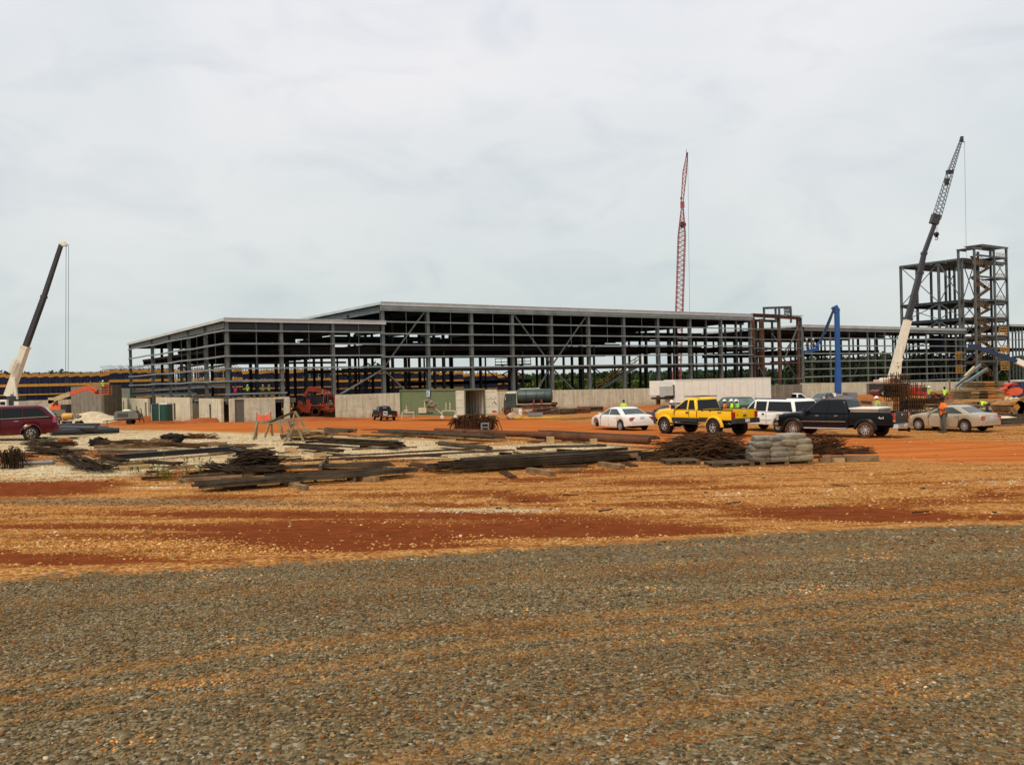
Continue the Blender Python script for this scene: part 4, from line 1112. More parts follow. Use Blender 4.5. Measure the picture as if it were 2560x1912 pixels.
# red lattice crane beyond the hall
Yc = 262
xc = thing('lattice_crane', 'tall red lattice boom crane with a leaning jib behind the main hall', 'crane', (W(1693, 960, Yc).x, Yc, -2.2), 0)
REDL = mat('red_lattice_paint', (.30, .045, .035), .6, .1, .25, .3, dirt=(.30, .22, .20), dirt_amt=.4)
qb, qm, qn, qt = W(1692.5, 962, Yc), W(1704.5, 588, Yc), W(1706, 516, Yc), W(1717.5, 388, Yc)
lattice(xc, qb, qm, 1.95, 1.95, 30, REDL, r=.13); lattice(xc, qm, qn, 1.95, .5, 7, REDL, nm='boom_tip', r=.12)
lattice(xc, W(1705, 510, Yc), W(1712, 430, Yc), .6, 1.05, 7, REDL, nm='jib', r=.09); lattice(xc, W(1712, 430, Yc), qt, 1.05, .35, 5, REDL, nm='jib', r=.09)
b = MB(); b.bar(W(1717, 392, Yc), W(1718, 382, Yc), .6, .5); b.bar(W(1716, 386, Yc), W(1716, 374, Yc), .12, .12); b.build('jib_head', BOOMD, xc)
b = MB(); b.tube(W(1707, 562, Yc)-V(0, .3, 0), W(1707, 562, Yc)+V(0, .3, 0), .95, n=16); b.build('sheave', BOOMD, xc)
b = MB(); b.box(W(1706, 512, Yc), (1.1, .8, 1.8)); b.box(W(1703, 496, Yc), (.5, .5, .7)); b.build('knuckle', REDL, xc)
cable('hoist_cable', xc, W(1719.5, 392, Yc), W(1724, 790, Yc), .045)
b = MB(); b.box(W(1693, 962, Yc)+V(0, 0, -1.6), (5.5, 6, 2.2)); b.build('upper_works', REDL, xc)
for k in (-1, 1): b = MB(); b.box((W(1693, 960, Yc).x+k*2.6, Yc, -1.75), (1.0, 7, 1.1)); b.build('crawler_track', BOOMD, xc)
b = MB(); b.bar(W(1684, 952, Yc-2), W(1686, 915, Yc-2), 1.0, .8); b.build('mast', REDL, xc)

# ---------------------------------------------------------------- blue boom lift
Yc = 118
bl = thing('boom_lift', 'tall blue boom lift with an upright mast and a folded arm holding a basket', 'boom lift', on(W(2095, 1000, Yc).x, Yc), 0)
m0, m1 = W(2095, 985, Yc), W(2092, 771, Yc)
b = MB(); b.bar(m0, W(2095, 922, Yc), .72, .62, (0, 1, 0)); b.build('lower_mast', BLUEP, bl)
b = MB(); b.bar(W(2095, 924, Yc), m1, .58, .5, (0, 1, 0)); b.build('upper_mast', BLUEP, bl)
b = MB(); b.bar(W(2093, 780, Yc), W(2085, 766, Yc), .75, .6, (0, 1, 0)); b.box(W(2088, 771, Yc), (.6, .5, .5)); b.build('knuckle', BLUEP, bl)
b = MB(); b.bar(W(2086, 770, Yc-.2), W(2049, 858, Yc-.2), .27, .26, (0, 1, 0)); b.bar(W(2080, 790, Yc-.6), W(2062, 836, Yc-.6), .16, .16); b.build('arm', BLUED, bl)
b = MB(); b.bar(W(2049, 856, Yc-.2), W(2036, 868, Yc-.2), .25, .25, (0, 1, 0)); b.build('jib', BLUEP, bl)
bk = MB(); a, c = W(2012, 879, Yc), W(2041, 866, Yc); dz = c.z-a.z; X = Matrix.Rotation(-.15, 3, 'Y')
cen = (a+c)/2
bk.box(cen-V(0, 0, .35), (1.9, .9, .08), X)
for zz in (.15, .6):
    for yy in (-.45, .45): bk.box(cen+V(0, yy, zz-.35), (1.9, .06, .06), X)
    for xx in (-.92, .92): bk.box(cen+X @ V(xx, 0, zz-.35), (.06, .9, .06), X)
for xx in (-.92, -.3, .3, .92):
    for yy in (-.45, .45): bk.box(cen+X @ V(xx, yy, -.05), (.05, .05, .65), X)
bk.box(cen+V(.2, -.46, -.15), (1.2, .04, .4), X)
bk.build('basket', BLUEP, bl)
b = MB(); g = on(m0.x, Yc, 0)
b.box(g+V(0, 0, .95), (3.4, 2.2, .9), taper=(.9, .9)); b.box(g+V(1.6, 0, 1.35), (1.2, 2.0, .9)); b.build('turntable', GREYPL, bl)
b = MB(); b.box(g+V(-.9, -1.0, 1.55), (.5, .1, .5)); b.build('white_panel', WHITEP, bl)
for sx in (-1.3, 1.3):
    for sy in (-1.0, 1.0):
        b = MB(); b.lathe([(.15, -.17), (.42, -.17), (.46, -.08), (.46, .08), (.42, .17), (.15, .17)], g+V(sx, sy, .46), 'Y', 18); b.build('wheel', RUBBER, bl)
BASKET_BLUE = cen
# dark blue boom at the right edge
Yc = 100
br = thing('boom_lift', 'dark blue boom with a white end reaching in from the right edge', 'boom lift', on(W(2640, 1000, Yc).x, Yc), 0)
b = MB(); b.bar(W(2436, 866, Yc), W(2541, 903, Yc), .42, .38, (0, 1, 0)); b.build('upper_boom', BLUED, br)
b = MB(); b.bar(W(2541, 902, Yc), W(2640, 946, Yc), .62, .55, (0, 1, 0)); b.build('lower_boom', WHITEP, br)
b = MB(); b.box(W(2432, 866, Yc), (.8, .6, .5)); b.build('boom_end', BLUED, br)
b = MB(); g = on(W(2640, 1000, Yc).x, Yc); b.box(g+V(0, 0, 1.4), (3, 2.2, 1.6)); b.bar(g+V(0, 0, 2), W(2640, 946, Yc), .6, .6); b.build('turntable', BLUEP, br)
for sx in (-1.2, 1.2):
    b = MB(); b.lathe([(.15, -.17), (.5, -.17), (.5, .17), (.15, .17)], g+V(sx, -1, .5), 'Y', 18); b.build('wheel', RUBBER, br)

# orange and cream boom lift at the left
Yc = 118
ol = thing('boom_lift', 'orange and tan boom lift reaching a worker up the grey block wall', 'boom lift', on(W(150, 1040, Yc).x, Yc), 0)
TY = -.2
b = MB(); b.bar(W(131, 1001, Yc), W(176, 984, Yc), .58, .48, (0, 1, 0)); b.build('lower_boom', TAN, ol)
b = MB(); b.bar(W(176, 985, Yc), W(221, 968.5, Yc), .52, .44, (0, 1, 0)); b.build('upper_boom', ORANGE, ol)
b = MB(); b.bar(W(219, 967, Yc), W(241, 982, Yc), .55, .42, (0, 1, 0)); b.bar(W(225, 966, Yc-.4), W(242, 977, Yc-.4), .18, .2); b.build('jib', ORANGE, ol)
b = MB(); b.bar(W(241, 978, Yc), W(246, 983, Yc), .5, .6); b.build('jib_head', BOOMD, ol)
b = MB(); b.bar(W(128, 1025, Yc), W(130, 1000, Yc), .8, .5, (0, 1, 0)); b.box(W(130, 1001, Yc), (.8, .5, .8)); b.build('riser', TAN, ol)
b = MB(); b.bar(W(133, 1014, Yc-.4), W(143, 1002, Yc-.4), .16, .16); b.bar(W(143, 1013, Yc-.4), W(142, 1001, Yc-.4), .3, .12); b.build('riser_link', BOOMD, ol)
b = MB(); b.bar(W(131, 1015, Yc), W(163, 1025, Yc), 1.1, .8, (0, 1, 0)); b.build('engine_cover', mat('bright_orange_cover', (.80, .13, .04), .5, 0, .1, 1), ol)
b = MB(); b.box(W(165, 1022, Yc), (.8, 1.3, 1.2)); b.build('counterweight', BOOMD, ol)
b = MB(); b.box(W(147, 1032, Yc), (3.0, 1.6, .9), taper=(.8, .9)); b.box(W(139, 1046, Yc), (2.0, 1.4, .8)); b.build('chassis', mat('muddy_chassis', (.20, .17, .12), .9, 0, .3, 2), ol)
for x, dy in ((131, -.8), (150, -.8), (134, .9), (153, .9)):
    g = on(W(x, 1048, Yc).x, Yc+dy, .42); b = MB(); b.lathe([(.1, -.16), (.38, -.16), (.43, -.08), (.43, .08), (.38, .16), (.1, .16)], g, 'Y', 18); b.build('wheel', RUBBER, ol)
BO = W(258, 976, Yc)
b = MB()
b.box(BO+V(0, 0, -.5), (1.9, .9, .12)); 
for zz in (-.2, .15, .55):
    for yy in (-.45, .45): b.box(BO+V(0, yy, zz), (1.9, .06, .06))
    for xx in (-.92, .92): b.box(BO+V(xx, 0, zz), (.06, .84, .06))
for xx in (-.92, -.3, .3, .92):
    for yy in (-.45, .45): b.box(BO+V(xx, yy, .02), (.06, .05, 1.0))
b.build('basket', ORANGE, ol)
# dark scissor lift inside the hall
Yc = 150
sl_ = thing('scissor_lift', 'dark scissor lift with a raised platform seen through the hall bays', 'scissor lift', (W(1280, 980, Yc).x, Yc, -1.9), 0)
g = V(W(1280, 980, Yc).x, Yc, -1.9); zt_ = W(1280, 913, Yc).z
b = MB(); b.box(g+V(0, 0, .8), (4.2, 2.2, 1.0)); b.build('base', BOOMD, sl_)
b = MB(); n = 4; z0 = g.z+1.3; hh = (zt_-z0)/n
for k in range(n):
    for yy in (-.8, .8):
        b.bar(g+V(-1.7, yy, z0-g.z+k*hh), g+V(1.7, yy, z0-g.z+(k+1)*hh), .14, .2); b.bar(g+V(1.7, yy, z0-g.z+k*hh), g+V(-1.7, yy, z0-g.z+(k+1)*hh), .14, .2)
b.build('scissor_arms', BOOMD, sl_)
b = MB(); b.box(g+V(.3, 0, zt_-g.z+.1), (6.2, 2.2, .2)); b.build('platform', BOOMD, sl_)
b = MB()
for zz in (.6, 1.2):
    for yy in (-1.1, 1.1): b.box(g+V(.3, yy, zt_-g.z+zz), (6.2, .07, .07))
for k in range(7):
    for yy in (-1.1, 1.1): b.box(g+V(-2.7+k, yy, zt_-g.z+.7), (.06, .06, 1.1))
b.build('guard_rail', BLUED, sl_)
for sx in (-1.5, 1.5): b = MB(); b.lathe([(.1, -.15), (.4, -.15), (.4, .15), (.1, .15)], g+V(sx, -1, .4), 'Y', 16); b.build('wheel', RUBBER, sl_)
# yellow railed site stair inside the hall
sp = [W(x, y, 158) for x, y in ((1492, 974), (1548, 936), (1602, 903))]
ss = thing('site_stair', 'yellow railed steel stair rising inside the hall behind the concrete wall', 'stair', (sp[0].x, 158, -1.9), 0)
b = MB()
for yy in (-.6, .6): b.bar(sp[0]+V(0, yy, -.3), sp[2]+V(0, yy, -.5), .12, .5)
b.build('stringer', STEEL_L, ss)
b = MB()
for k in range(22): q = sp[0].lerp(sp[2], k/21); b.box(q-V(0, 0, .3), (.3, 1.1, .05))
b.build('treads', STEEL_L, ss)['kind'] = 'stuff'
for yy in (-.65, .65):
    b = MB()
    for h in (.55, 1.1): b.bar(sp[0]+V(0, yy, h), sp[2]+V(0, yy, h), .09, .09)
    for k in range(9): q = sp[0].lerp(sp[2], k/8); b.bar(q+V(0, yy, -.2), q+V(0, yy, 1.1), .08, .08)
    b.build('handrail', YEL, ss)
# ---------------------------------------------------------------- vehicles (front towards +x, origin on the ground under the middle)
def interp(pts, x):
    if x <= pts[0][0]: return pts[0][1]
    for (a, p), (c, q) in zip(pts, pts[1:]):
        if x <= c: return p+(q-p)*(x-a)/(c-a) if c > a else q
    return pts[-1][1]
def body_loft(b, top, bot, wid, arches, x0, x1, n=64, full=1.0):
    """lofted car body: top/bot/wid are (x, value) lists, arches (x, r, zc) cut the lower edge"""
    xs = set(x0+(x1-x0)*i/n for i in range(n+1))
    for ax, r, zc in arches:
        for k in range(-6, 7): xs.add(ax+r*math.sin(k/6*math.pi/2)*.9999)
    xs = sorted(x for x in xs if x0 <= x <= x1)
    rings = []
    for x in xs:
        zt, zb, w = interp(top, x), interp(bot, x), interp(wid, x)
        for ax, r, zc in arches:
            if abs(x-ax) < r: zb = max(zb, zc+math.sqrt(max(0, r*r-(x-ax)**2)))
        zb = min(zb, zt-.12); h = zt-zb
        sh = min(.2, h*.35)
        half = [(0, zt+.03), (w*.55, zt+.022), (w*.84, zt), (w*.94, zt-sh*.22), (w*.985, zt-sh*.6), (w*1.0, zt-sh), (w*1.0, zb+h*.35), (w*.985, zb+min(.03, h*.1)), (w*.95, zb), (0, zb)]
        rings.append([V(x, y, z) for y, z in half]+[V(x, -y, z) for y, z in half[-2:0:-1]])
    m = len(rings[0]); vs = [v for r in rings for v in r]; fs = []
    for k in range(len(rings)-1):
        for i in range(m): fs.append((k*m+i, k*m+(i+1) % m, (k+1)*m+(i+1) % m, (k+1)*m+i))
    fs += [tuple(range(m))[::-1], tuple((len(rings)-1)*m+i for i in range(m))]
    b.add(vs, fs)
def rr(xa, xb, w, r, z, k=3, rf=None):
    """rounded rectangle ring"""
    o = []
    for cx, cy, a0 in ((xb-(rf or r), w-(rf or r), 0), (xa+r, w-r, 90), (xa+r, -w+r, 180), (xb-(rf or r), -w+(rf or r), 270)):
        q = rf or r
        if a0 in (90, 180): q = r
        for i in range(k+1): a = R(a0+90*i/k); o.append(V(cx+q*math.cos(a), cy+q*math.sin(a), z))
    return o
def cabin(b, zb, zr, base, roof, wb, wr, r=.12, crown=.05):
    """greenhouse: base=(rear x, front x) at the belt, roof likewise"""
    rings = []
    for t, ex in ((0, 0), (.35, .012), (.7, .012), (.93, 0)):
        z = zb+(zr-zb)*t
        rings.append(rr(base[0]+(roof[0]-base[0])*t, base[1]+(roof[1]-base[1])*t, wb+(wr-wb)*t+ex, r, z))
    rings.append(rr(roof[0]+.04, roof[1]-.05, wr-.05, r, zr+.01))
    rings.append(rr(roof[0]+.25, roof[1]-.28, wr-.24, r, zr+crown))
    m = len(rings[0]); vs = [v for q in rings for v in q]; fs = []
    for k in range(len(rings)-1):
        for i in range(m): fs.append((k*m+i, k*m+(i+1) % m, (k+1)*m+(i+1) % m, (k+1)*m+i))
    fs += [tuple(range(m))[::-1], tuple((len(rings)-1)*m+i for i in range(m))]
    b.add(vs, fs)
def plate4(b, q, n, th=.02):
    """slab on four corners, pushed out along n"""
    q = [Vector(p) for p in q]; n = Vector(n).normalized()*th
    b.add([p-n*.5 for p in q]+[p+n for p in q], [(0, 1, 2, 3), (7, 6, 5, 4), (0, 4, 5, 1), (1, 5, 6, 2), (2, 6, 7, 3), (3, 7, 4, 0)])
def windows(o, zb, zr, base, roof, wb, wr, pillars, gmat, v0=.06, v1=.88, lead=.10, trail=.12, screen=True, rear=True, pw=.09, quarter=None):
    xf = lambda v: base[1]+(roof[1]-base[1])*v
    xr = lambda v: base[0]+(roof[0]-base[0])*v
    yy = lambda v: wb+(wr-wb)*v+.014
    zz = lambda v: zb+(zr-zb)*v
    for sd in (1, -1):
        edges = [None]+list(pillars)+[None]
        for i in range(len(edges)-1):
            q = []
            for v, last in ((v0, 0), (v0, 1), (v1, 1), (v1, 0)):
                if last == 0: x = (xf(v)-lead-.06*v) if edges[i] is None else edges[i]-pw/2
                else: x = (xr(v)+trail+.04*v) if edges[i+1] is None else edges[i+1]+pw/2
                q.append(V(x, sd*yy(v), zz(v)))
            bb = MB(); plate4(bb, q, (0, sd, .15), .012); bb.build('side_window', gmat, o, local=True)
    if screen:
        bb = MB(); a = .1
        plate4(bb, [V(xf(v)+.004, s*(yy(v)-a), zz(v)) for v, s in ((v0, -1), (v0, 1), (v1, 1), (v1, -1))], (1, 0, .5), .014); bb.build('windscreen', gmat, o, local=True)
    if rear:
        bb = MB(); a = .12
        plate4(bb, [V(xr(v)-.004, s*(yy(v)-a), zz(v)) for v, s in ((v0, -1), (v0, 1), (v1, 1), (v1, -1))], (-1, 0, .5), .014); bb.build('rear_window', gmat, o, local=True)
def wheel(o, x, y, r, w, rim=.62, spokes=6, tmat=None, rmat=None, knob=False, style='spoke'):
    sd = 1 if y > 0 else -1
    ri = r*rim; b = MB()
    prof = [(ri*.98, -w*.5), (r*.86, -w*.5), (r*.97, -w*.42), (r, -w*.25), (r, w*.25), (r*.97, w*.42), (r*.86, w*.5), (ri*.98, w*.5), (ri*.92, w*.3), (ri*.92, -w*.3)]
    b.lathe(prof+[prof[0]], (x, y, r), 'Y', 32, cap=False)
    if knob:
        for k in range(30):
            a = 2*math.pi*k/30
            b.box((x+math.cos(a)*r*.995, y, r+math.sin(a)*r*.995), (.05, w*.9, .06), Matrix.Rotation(-a, 3, 'Y'))
    wo = b.build('wheel', tmat or RUBBER, o, local=True, smooth=35)
    if rmat is False: return wo
    b = MB(); yo = y+sd*w*.30
    b.lathe([(ri*.80, yo-sd*.03), (ri*.97, yo-sd*.03), (ri*.99, yo+sd*w*.16), (ri*.90, yo+sd*w*.17), (ri*.84, yo+sd*.0)], (x, 0, r), 'Y', 28, cap=False)
    b.v = b.v
    b.lathe([(.001, yo+sd*.05), (ri*.2, yo+sd*.05), (ri*.26, yo+sd*.01), (ri*.26, yo-sd*.06)], (x, 0, r), 'Y', 16)
    for k in range(spokes):
        a = 2*math.pi*k/spokes+.3; c = V(x, yo+sd*.012, r); d = V(math.cos(a), 0, math.sin(a))
        b.bar(c+d*ri*.18, c+d*ri*.90, ri*(.24 if style == 'spoke' else .34), .035, (0, 1, 0), ri*.30 if style != 'spoke' else ri*.17, .03)
    b.build('rim', rmat or RIM, wo, local=True, smooth=35)
    b = MB(); b.lathe([(.001, yo-sd*.07), (ri*.93, yo-sd*.07), (ri*.93, yo-sd*.09), (.001, yo-sd*.09)], (x, 0, r), 'Y', 20); b.build('brake_disc', UNDER, wo, local=True)
    return wo
def fender(b, x, sgn, y, r, zc, w=.09, a0=-12, a1=192, th=.05):
    n = 14; vs = []
    for i in range(n+1):
        a = R(a0+(a1-a0)*i/n); c, s = math.cos(a), math.sin(a)
        for (rr_, yy) in ((r-.005, y-sgn*.06), (r-.005, y+sgn*w), (r+th, y+sgn*w*.9), (r+th*2.2, y-sgn*.01)):
            vs.append(V(x+c*rr_, yy, zc+s*rr_))
    fs = []
    for i in range(n):
        for k in range(4): fs.append((i*4+k, i*4+(k+1) % 4, (i+1)*4+(k+1) % 4, (i+1)*4+k))
    fs += [(3, 2, 1, 0), (n*4, n*4+1, n*4+2, n*4+3)]
    b.add(vs, fs)
def small(o, name, material, *boxes):
    for bx in boxes:
        b = MB(); b.box(*bx) if isinstance(bx, tuple) else bx(b); b.build(name, material, o, local=True)
def seam(o, xs, w, z0, z1):
    for sd in (1, -1):
        b = MB()
        for x in xs: b.box((x, sd*(w+.001), (z0+z1)/2), (.014, .012, z1-z0))
        b.build('door_seam', UNDER, o, local=True)
def place(pf, pr, wb):
    """ground point and heading from the photographed feet of the near front and near rear wheels"""
    a, c = G(*pf), G(*pr); d = (a-c); d.z = 0
    return (a+c)/2, math.atan2(d.y, d.x), d.length
def place2(pmid, Y, sep, wb):
    """mid point of the near wheels seen at pmid, at depth Y, wheels sep pixels apart: ground point and heading (front left and away)"""
    c = W(pmid, 1060, Y); best = None
    for k in range(0, 700):
        a = R(k*.1); f = V(-math.cos(a), math.sin(a), 0)*wb*.5
        p = FPX*(((c-f).x)/(c-f).y-((c+f).x)/(c+f).y)
        if best is None or abs(p-sep) < best[0]: best = (abs(p-sep), a)
    return on(c.x, c.y), math.pi-best[1], wb
def vpaint(name, col, **k):
    return mat(name, col, k.pop('rough', .32), 0, .06, 1.5, dirt=k.pop('dirt', (.30, .13, .05)), dirt_h=k.pop('h', (.25, 1.0)), coat=.6, dirt_amt=k.pop('amt', .6), **k)
def sedan(name, label, loc, rz, paint, L=4.7, Wd=1.78, H=1.40, wbase=2.7, r=.315, gmat=GLASS_L, front_missing=False, trunk=.98, rims=7, lowtail=False):
    o = thing(name, label, 'car', loc, rz)
    w = Wd/2; fx, rx = wbase/2+.02, -wbase/2+.02; x1, x0 = L/2, -L/2
    top = [(x0, .70), (x0+.05, .86), (x0+.16, trunk-.03), (x0+.55, trunk), (x0+1.0, trunk+.02), (x0+1.6, trunk), (fx-.5, .96), (fx, .90), (x1-.45, .80), (x1-.15, .68), (x1, .52)]
    bot = [(x0, .36), (x0+.5, .28), (rx, .22), (fx, .22), (x1-.5, .24), (x1, .30)]
    wid = [(x0, w*.80), (x0+.12, w*.90), (x0+.5, w*.97), (0, w), (fx, w*.985), (x1-.45, w*.90), (x1-.15, w*.78), (x1, w*.62)]
    b = MB(); body_loft(b, top, bot, wid, [(fx, r+.065, r), (rx, r+.065, r)], x0, x1)
    b.build('body', paint, o, local=True, smooth=32)
    base = (x0+.62, fx-.42); roof = (x0+1.42, fx-1.28)
    b = MB(); cabin(b, trunk-.05, H-.05, base, roof, w*.93, w*.70, .14, .05); b.build('cabin', paint, o, local=True, smooth=40)
    windows(o, trunk-.05, H-.05, base, roof, w*.93, w*.70, [(-.10)], gmat, .12, .86, .16, .34)
    b = MB(); b.box((0, 0, .30), (L*.9, Wd*.55, .2)); b.box((0, 0, .55), (wbase-.9, Wd*.8, .4)); b.build('underbody', UNDER, o, local=True)
    for x, nm in ((fx, 'f'), (rx, 'r')):
        for y in (w-.12, -w+.12):
            if nm == 'f' and y > 0 and front_missing: 
                bb = MB(); bb.lathe([(.03, y-.02), (.14, y-.02), (.14, y+.02), (.03, y+.02)], (x, 0, r*.95), 'Y', 16); bb.build('bare_hub', UNDER, o, local=True); continue
            wheel(o, x, y, r, .2, .66, rims)
    seam(o, [fx-.62, -.10, rx+.30], w*.995, .3, trunk-.12)
    for sd in (1, -1):
        b = MB(); b.box((x0+.09, sd*w*.66, .76), (.16, w*.5, .17), Matrix.Rotation(sd*.28, 3, 'Z'), (.95, .92)); b.build('tail_lamp', TAIL, o, local=True)
        b = MB(); b.box((x1-.20, sd*w*.58, .60), (.25, .30, .13), Matrix.Rotation(-sd*.5, 3, 'Z')); b.build('head_lamp', HEADL, o, local=True)
        for x in (.25, -.85): small(o, 'door_handle', paint, ((x, sd*(w*.985), trunk-.17), (.16, .05, .035)))
        b = MB(); b.box((fx-.72, sd*(w+.08), trunk+.03), (.12, .16, .12), None, (.8, .9)); b.build('mirror', paint, o, local=True)
    small(o, 'licence_plate', PLATE, ((x0-.0+.012, 0, .78), (.03, .31, .16)))
    b = MB(); b.box((x0+.10, 0, .47), (.26, Wd*.84, .24), None, (1.0, .98)); b.build('rear_bumper', paint, o, local=True)
    b = MB(); b.box((x1-.12, 0, .40), (.26, Wd*.66, .22)); b.build('front_bumper', paint, o, local=True)
    return o
def pickup(name, label, loc, rz, paint, L, Wd, Hroof, wbase, r, lift, cab, belt, hood, bed, cabk, tyre_w=.28, gmat=GLASS, lower=None, flare=0, tmat=None, rimk=dict(), fo=.95, glass_roof=None, stepside=False):
    """cab=(rear x, front x) at the belt; belt, hood, bed = heights; cabk=(roof rear, roof front, pillars)"""
    o = thing(name, label, 'pickup truck', loc, rz)
    w = Wd/2; x1 = wbase/2+fo; x0 = x1-L; fx, rx = wbase/2, -wbase/2
    sill = lift
    ar = r+.10
    # front and cab lower body
    top = [(cab[0]-.001, belt), (cab[1]-.1, belt), (cab[1]+.12, hood+.03), (fx+.15, hood-.01), (x1-.25, hood-.07), (x1-.06, hood-.17), (x1, hood-.34)]
    bot = [(cab[0], sill), (cab[1], sill), (x1-.35, sill+.02), (x1, sill+.12)]
    wid = [(cab[0], w*.97), (cab[1], w), (fx, w), (x1-.3, w*.96), (x1-.06, w*.88), (x1, w*.84)]
    b = MB(); body_loft(b, top, bot, wid, [(fx, ar, r)], cab[0], x1, 46); bo = b.build('body', paint, o, local=True, smooth=32)
    # cargo bed: two sides with wheel arches, floor, tailgate
    zf = bed-.52
    for sd in (1, -1):
        b = MB(); c0 = cab[0]-.03
        pts = [(c0, sill+.12), (c0, bed), (x0+.05, bed), (x0+.02, bed-.1), (x0+.03, sill+.22)]
        arc = [(rx+ar*math.cos(R(a)), r+ar*math.sin(R(a))) for a in range(180, -1, -12)]
        arc = [(x, max(z, sill+.2)) for x, z in arc if z > sill+.05]
        arc = [(rx-ar*.99, sill+.22)]+arc+[(rx+ar*.99, sill+.14)]
        pts = [(c0, sill+.12), (c0, bed), (x0+.05, bed), (x0+.02, bed-.1), (x0+.03, sill+.22)]+arc
        # split in convex strips so that the arch keeps its shape
        xs = sorted(set([x0+.03, c0]+[rx+ar*math.sin(k/8*math.pi/2) for k in range(-8, 9)]+[x0+.6]))
        low = lambda x: max(sill+.16, r+math.sqrt(max(0, ar*ar-(x-rx)**2))) if abs(x-rx) < ar else sill+.16
        ow = w*(.955 if stepside else .985)
        for xa, xb in zip(xs, xs[1:]):
            la, lb = low(xa+1e-4), low(xb-1e-4)
            q = []
            for x, l in ((xa, la), (xb, lb)):
                q += [V(x, sd*(ow-.07), l), V(x, sd*ow*1.0, l), V(x, sd*(ow+.01), (l+bed)/2), V(x, sd*(ow-.015), bed-.02), V(x, sd*(ow-.07), bed)]
            b.add(q, [(i, (i+1) % 5, 5+(i+1) % 5, 5+i) for i in range(5)]+([(4, 3, 2, 1, 0)] if xa == xs[0] else [])+([(5, 6, 7, 8, 9)] if xb == xs[-1] else []))
        b.build('bed_side', paint, o, local=True, smooth=30)
        if flare:
            for x in (fx, rx):
                b = MB(); fender(b, x, sd, (w if x > 0 else ow), ar-.01, r, flare, a0=4, a1=176, th=.04 if not stepside else .05); b.build('wheel_arch_flare', paint if not lower else (lower if x == 99 else paint), o, local=True, smooth=40)
                b = MB(); fender(b, x, sd, (w if x > 0 else ow), ar-.045, r, flare+.012, a0=2, a1=178, th=.015); b.build('arch_lip', PLASTIC, o, local=True, smooth=40)
    b = MB(); b.box(((cab[0]+x0)/2, 0, zf), (cab[0]-x0-.1, Wd*.93, .06)); b.box((cab[0]-.08, 0, (zf+bed)/2), (.07, Wd*.93, bed-zf)); b.build('bed_floor', PLASTIC, o, local=True)
    b = MB(); b.box((x0+.035, 0, (bed+sill+.22)/2), (.08, Wd*(.86), bed-sill-.24), None, (.9, 1)); b.build('tailgate', paint, o, local=True)
    cb = MB(); cabin(cb, belt-.02, Hroof-.06, cab, cabk[:2], w*.95, w*.78, .11, .045); cb.build('cabin', paint, o, local=True, smooth=40)
    windows(o, belt-.02, Hroof-.06, cab, cabk[:2], w*.95, w*.78, cabk[2], gmat, .07, .85, .14, .10, pw=.12)
    b = MB(); b.box((0, 0, sill+.08), (L*.88, .9, .18)); b.box((rx, 0, r), (.14, Wd*.8, .14)); b.box((fx, 0, r), (.14, Wd*.8, .14)); b.box(((cab[0]+cab[1])/2, 0, sill+.25), (cab[1]-cab[0], Wd*.86, .2)); b.build('chassis', UNDER, o, local=True)
    for x in (fx, rx):
        for y in (w-.13+flare*.6, -w+.13-flare*.6): wheel(o, x, y, r, tyre_w, tmat=tmat, **rimk)
    return o, dict(x0=x0, x1=x1, fx=fx, rx=rx, w=w, r=r, ar=ar, sill=sill)

# --- yellow pickup
loc, rz, d = place2(1725, 46.5, 121, 3.55)
YP = mat('yellow_car_paint', (.86, .50, .002), .28, 0, .03, 1.2, dirt=(.50, .24, .03), dirt_h=(.55, 1.0), coat=.3, dirt_amt=.3, spec=.3)
y_, k = pickup('pickup_truck', 'lifted yellow pickup with black lower body and big knobbly tyres', (loc.x, loc.y, loc.z), rz, YP, 5.65, 1.98, 1.98, 3.55, .43, .68, (-.55, 1.25), 1.32, 1.36, 1.32, (-.35, .40, [-.0+.12]),
              .33, lower=PLASTIC, flare=.10, tmat=RUBBER, rimk=dict(rim=.56, spokes=5, knob=True), stepside=True, fo=.92)
yw = k['w']
# keep the near side at the measured wheels: shift the body to the far side
def shift(o, loc, rz, w): 
    n = Vector((math.sin(rz), -math.cos(rz), 0))*w      # near side is +y when the front points left
    o.location = Vector(loc)+n; FR[o.name] = Matrix.Translation(o.location) @ Matrix.Rotation(rz, 4, 'Z')
shift(y_, loc, rz, yw-.1)
for sd in (1, -1):
    b = MB(); b.box((.3, sd*(yw-.005), .79), (1.9, .05, .22)); b.box((-1.05, sd*(yw-.02), .82), (.65, .05, .22)); b.build('lower_cladding', PLASTIC, y_, local=True)
    b = MB(); b.box((.25, sd*(yw+.06), .60), (2.1, .14, .05)); b.build('side_step', PLASTIC, y_, local=True)
    b = MB(); b.box((k['x0']+.02, sd*(yw-.16), 1.08), (.10, .22, .30)); b.build('tail_lamp', TAIL, y_, local=True)
    b = MB(); b.box((k['x1']-.08, sd*.72, 1.02), (.14, .30, .26)); b.build('head_lamp', HEADL, y_, local=True)
    b = MB(); b.box((1.0, sd*(yw+.14), 1.46), (.12, .22, .22), None, (.8, .9)); b.build('mirror', PLASTIC, y_, local=True)
    small(y_, 'door_handle', PLASTIC, ((.10, sd*(yw+.005), 1.18), (.20, .05, .06)))
    b = MB(); b.box(((k['x0']-.65)/2-.0, sd*(yw*.955-.03), 1.335), (abs(k['x0'])-.55, .09, .03)); b.build('bed_rail', PLASTIC, y_, local=True)
    for x in (-.95, -1.5): small(y_, 'tie_down', PLASTIC, ((x, sd*(yw*.96), 1.30), (.09, .03, .07)))
seam(y_, [1.05, .0, -.57], yw*.995, .95, 1.28)
b = MB(); b.box((k['x0']-.06, 0, .78), (.26, 1.86, .24), None, (.9, .97)); rb = b.build('rear_bumper', PLASTIC, y_, local=True)
small(y_, 'licence_plate', PLATE, ((k['x0']-.195, -.0, .80), (.02, .31, .16)))
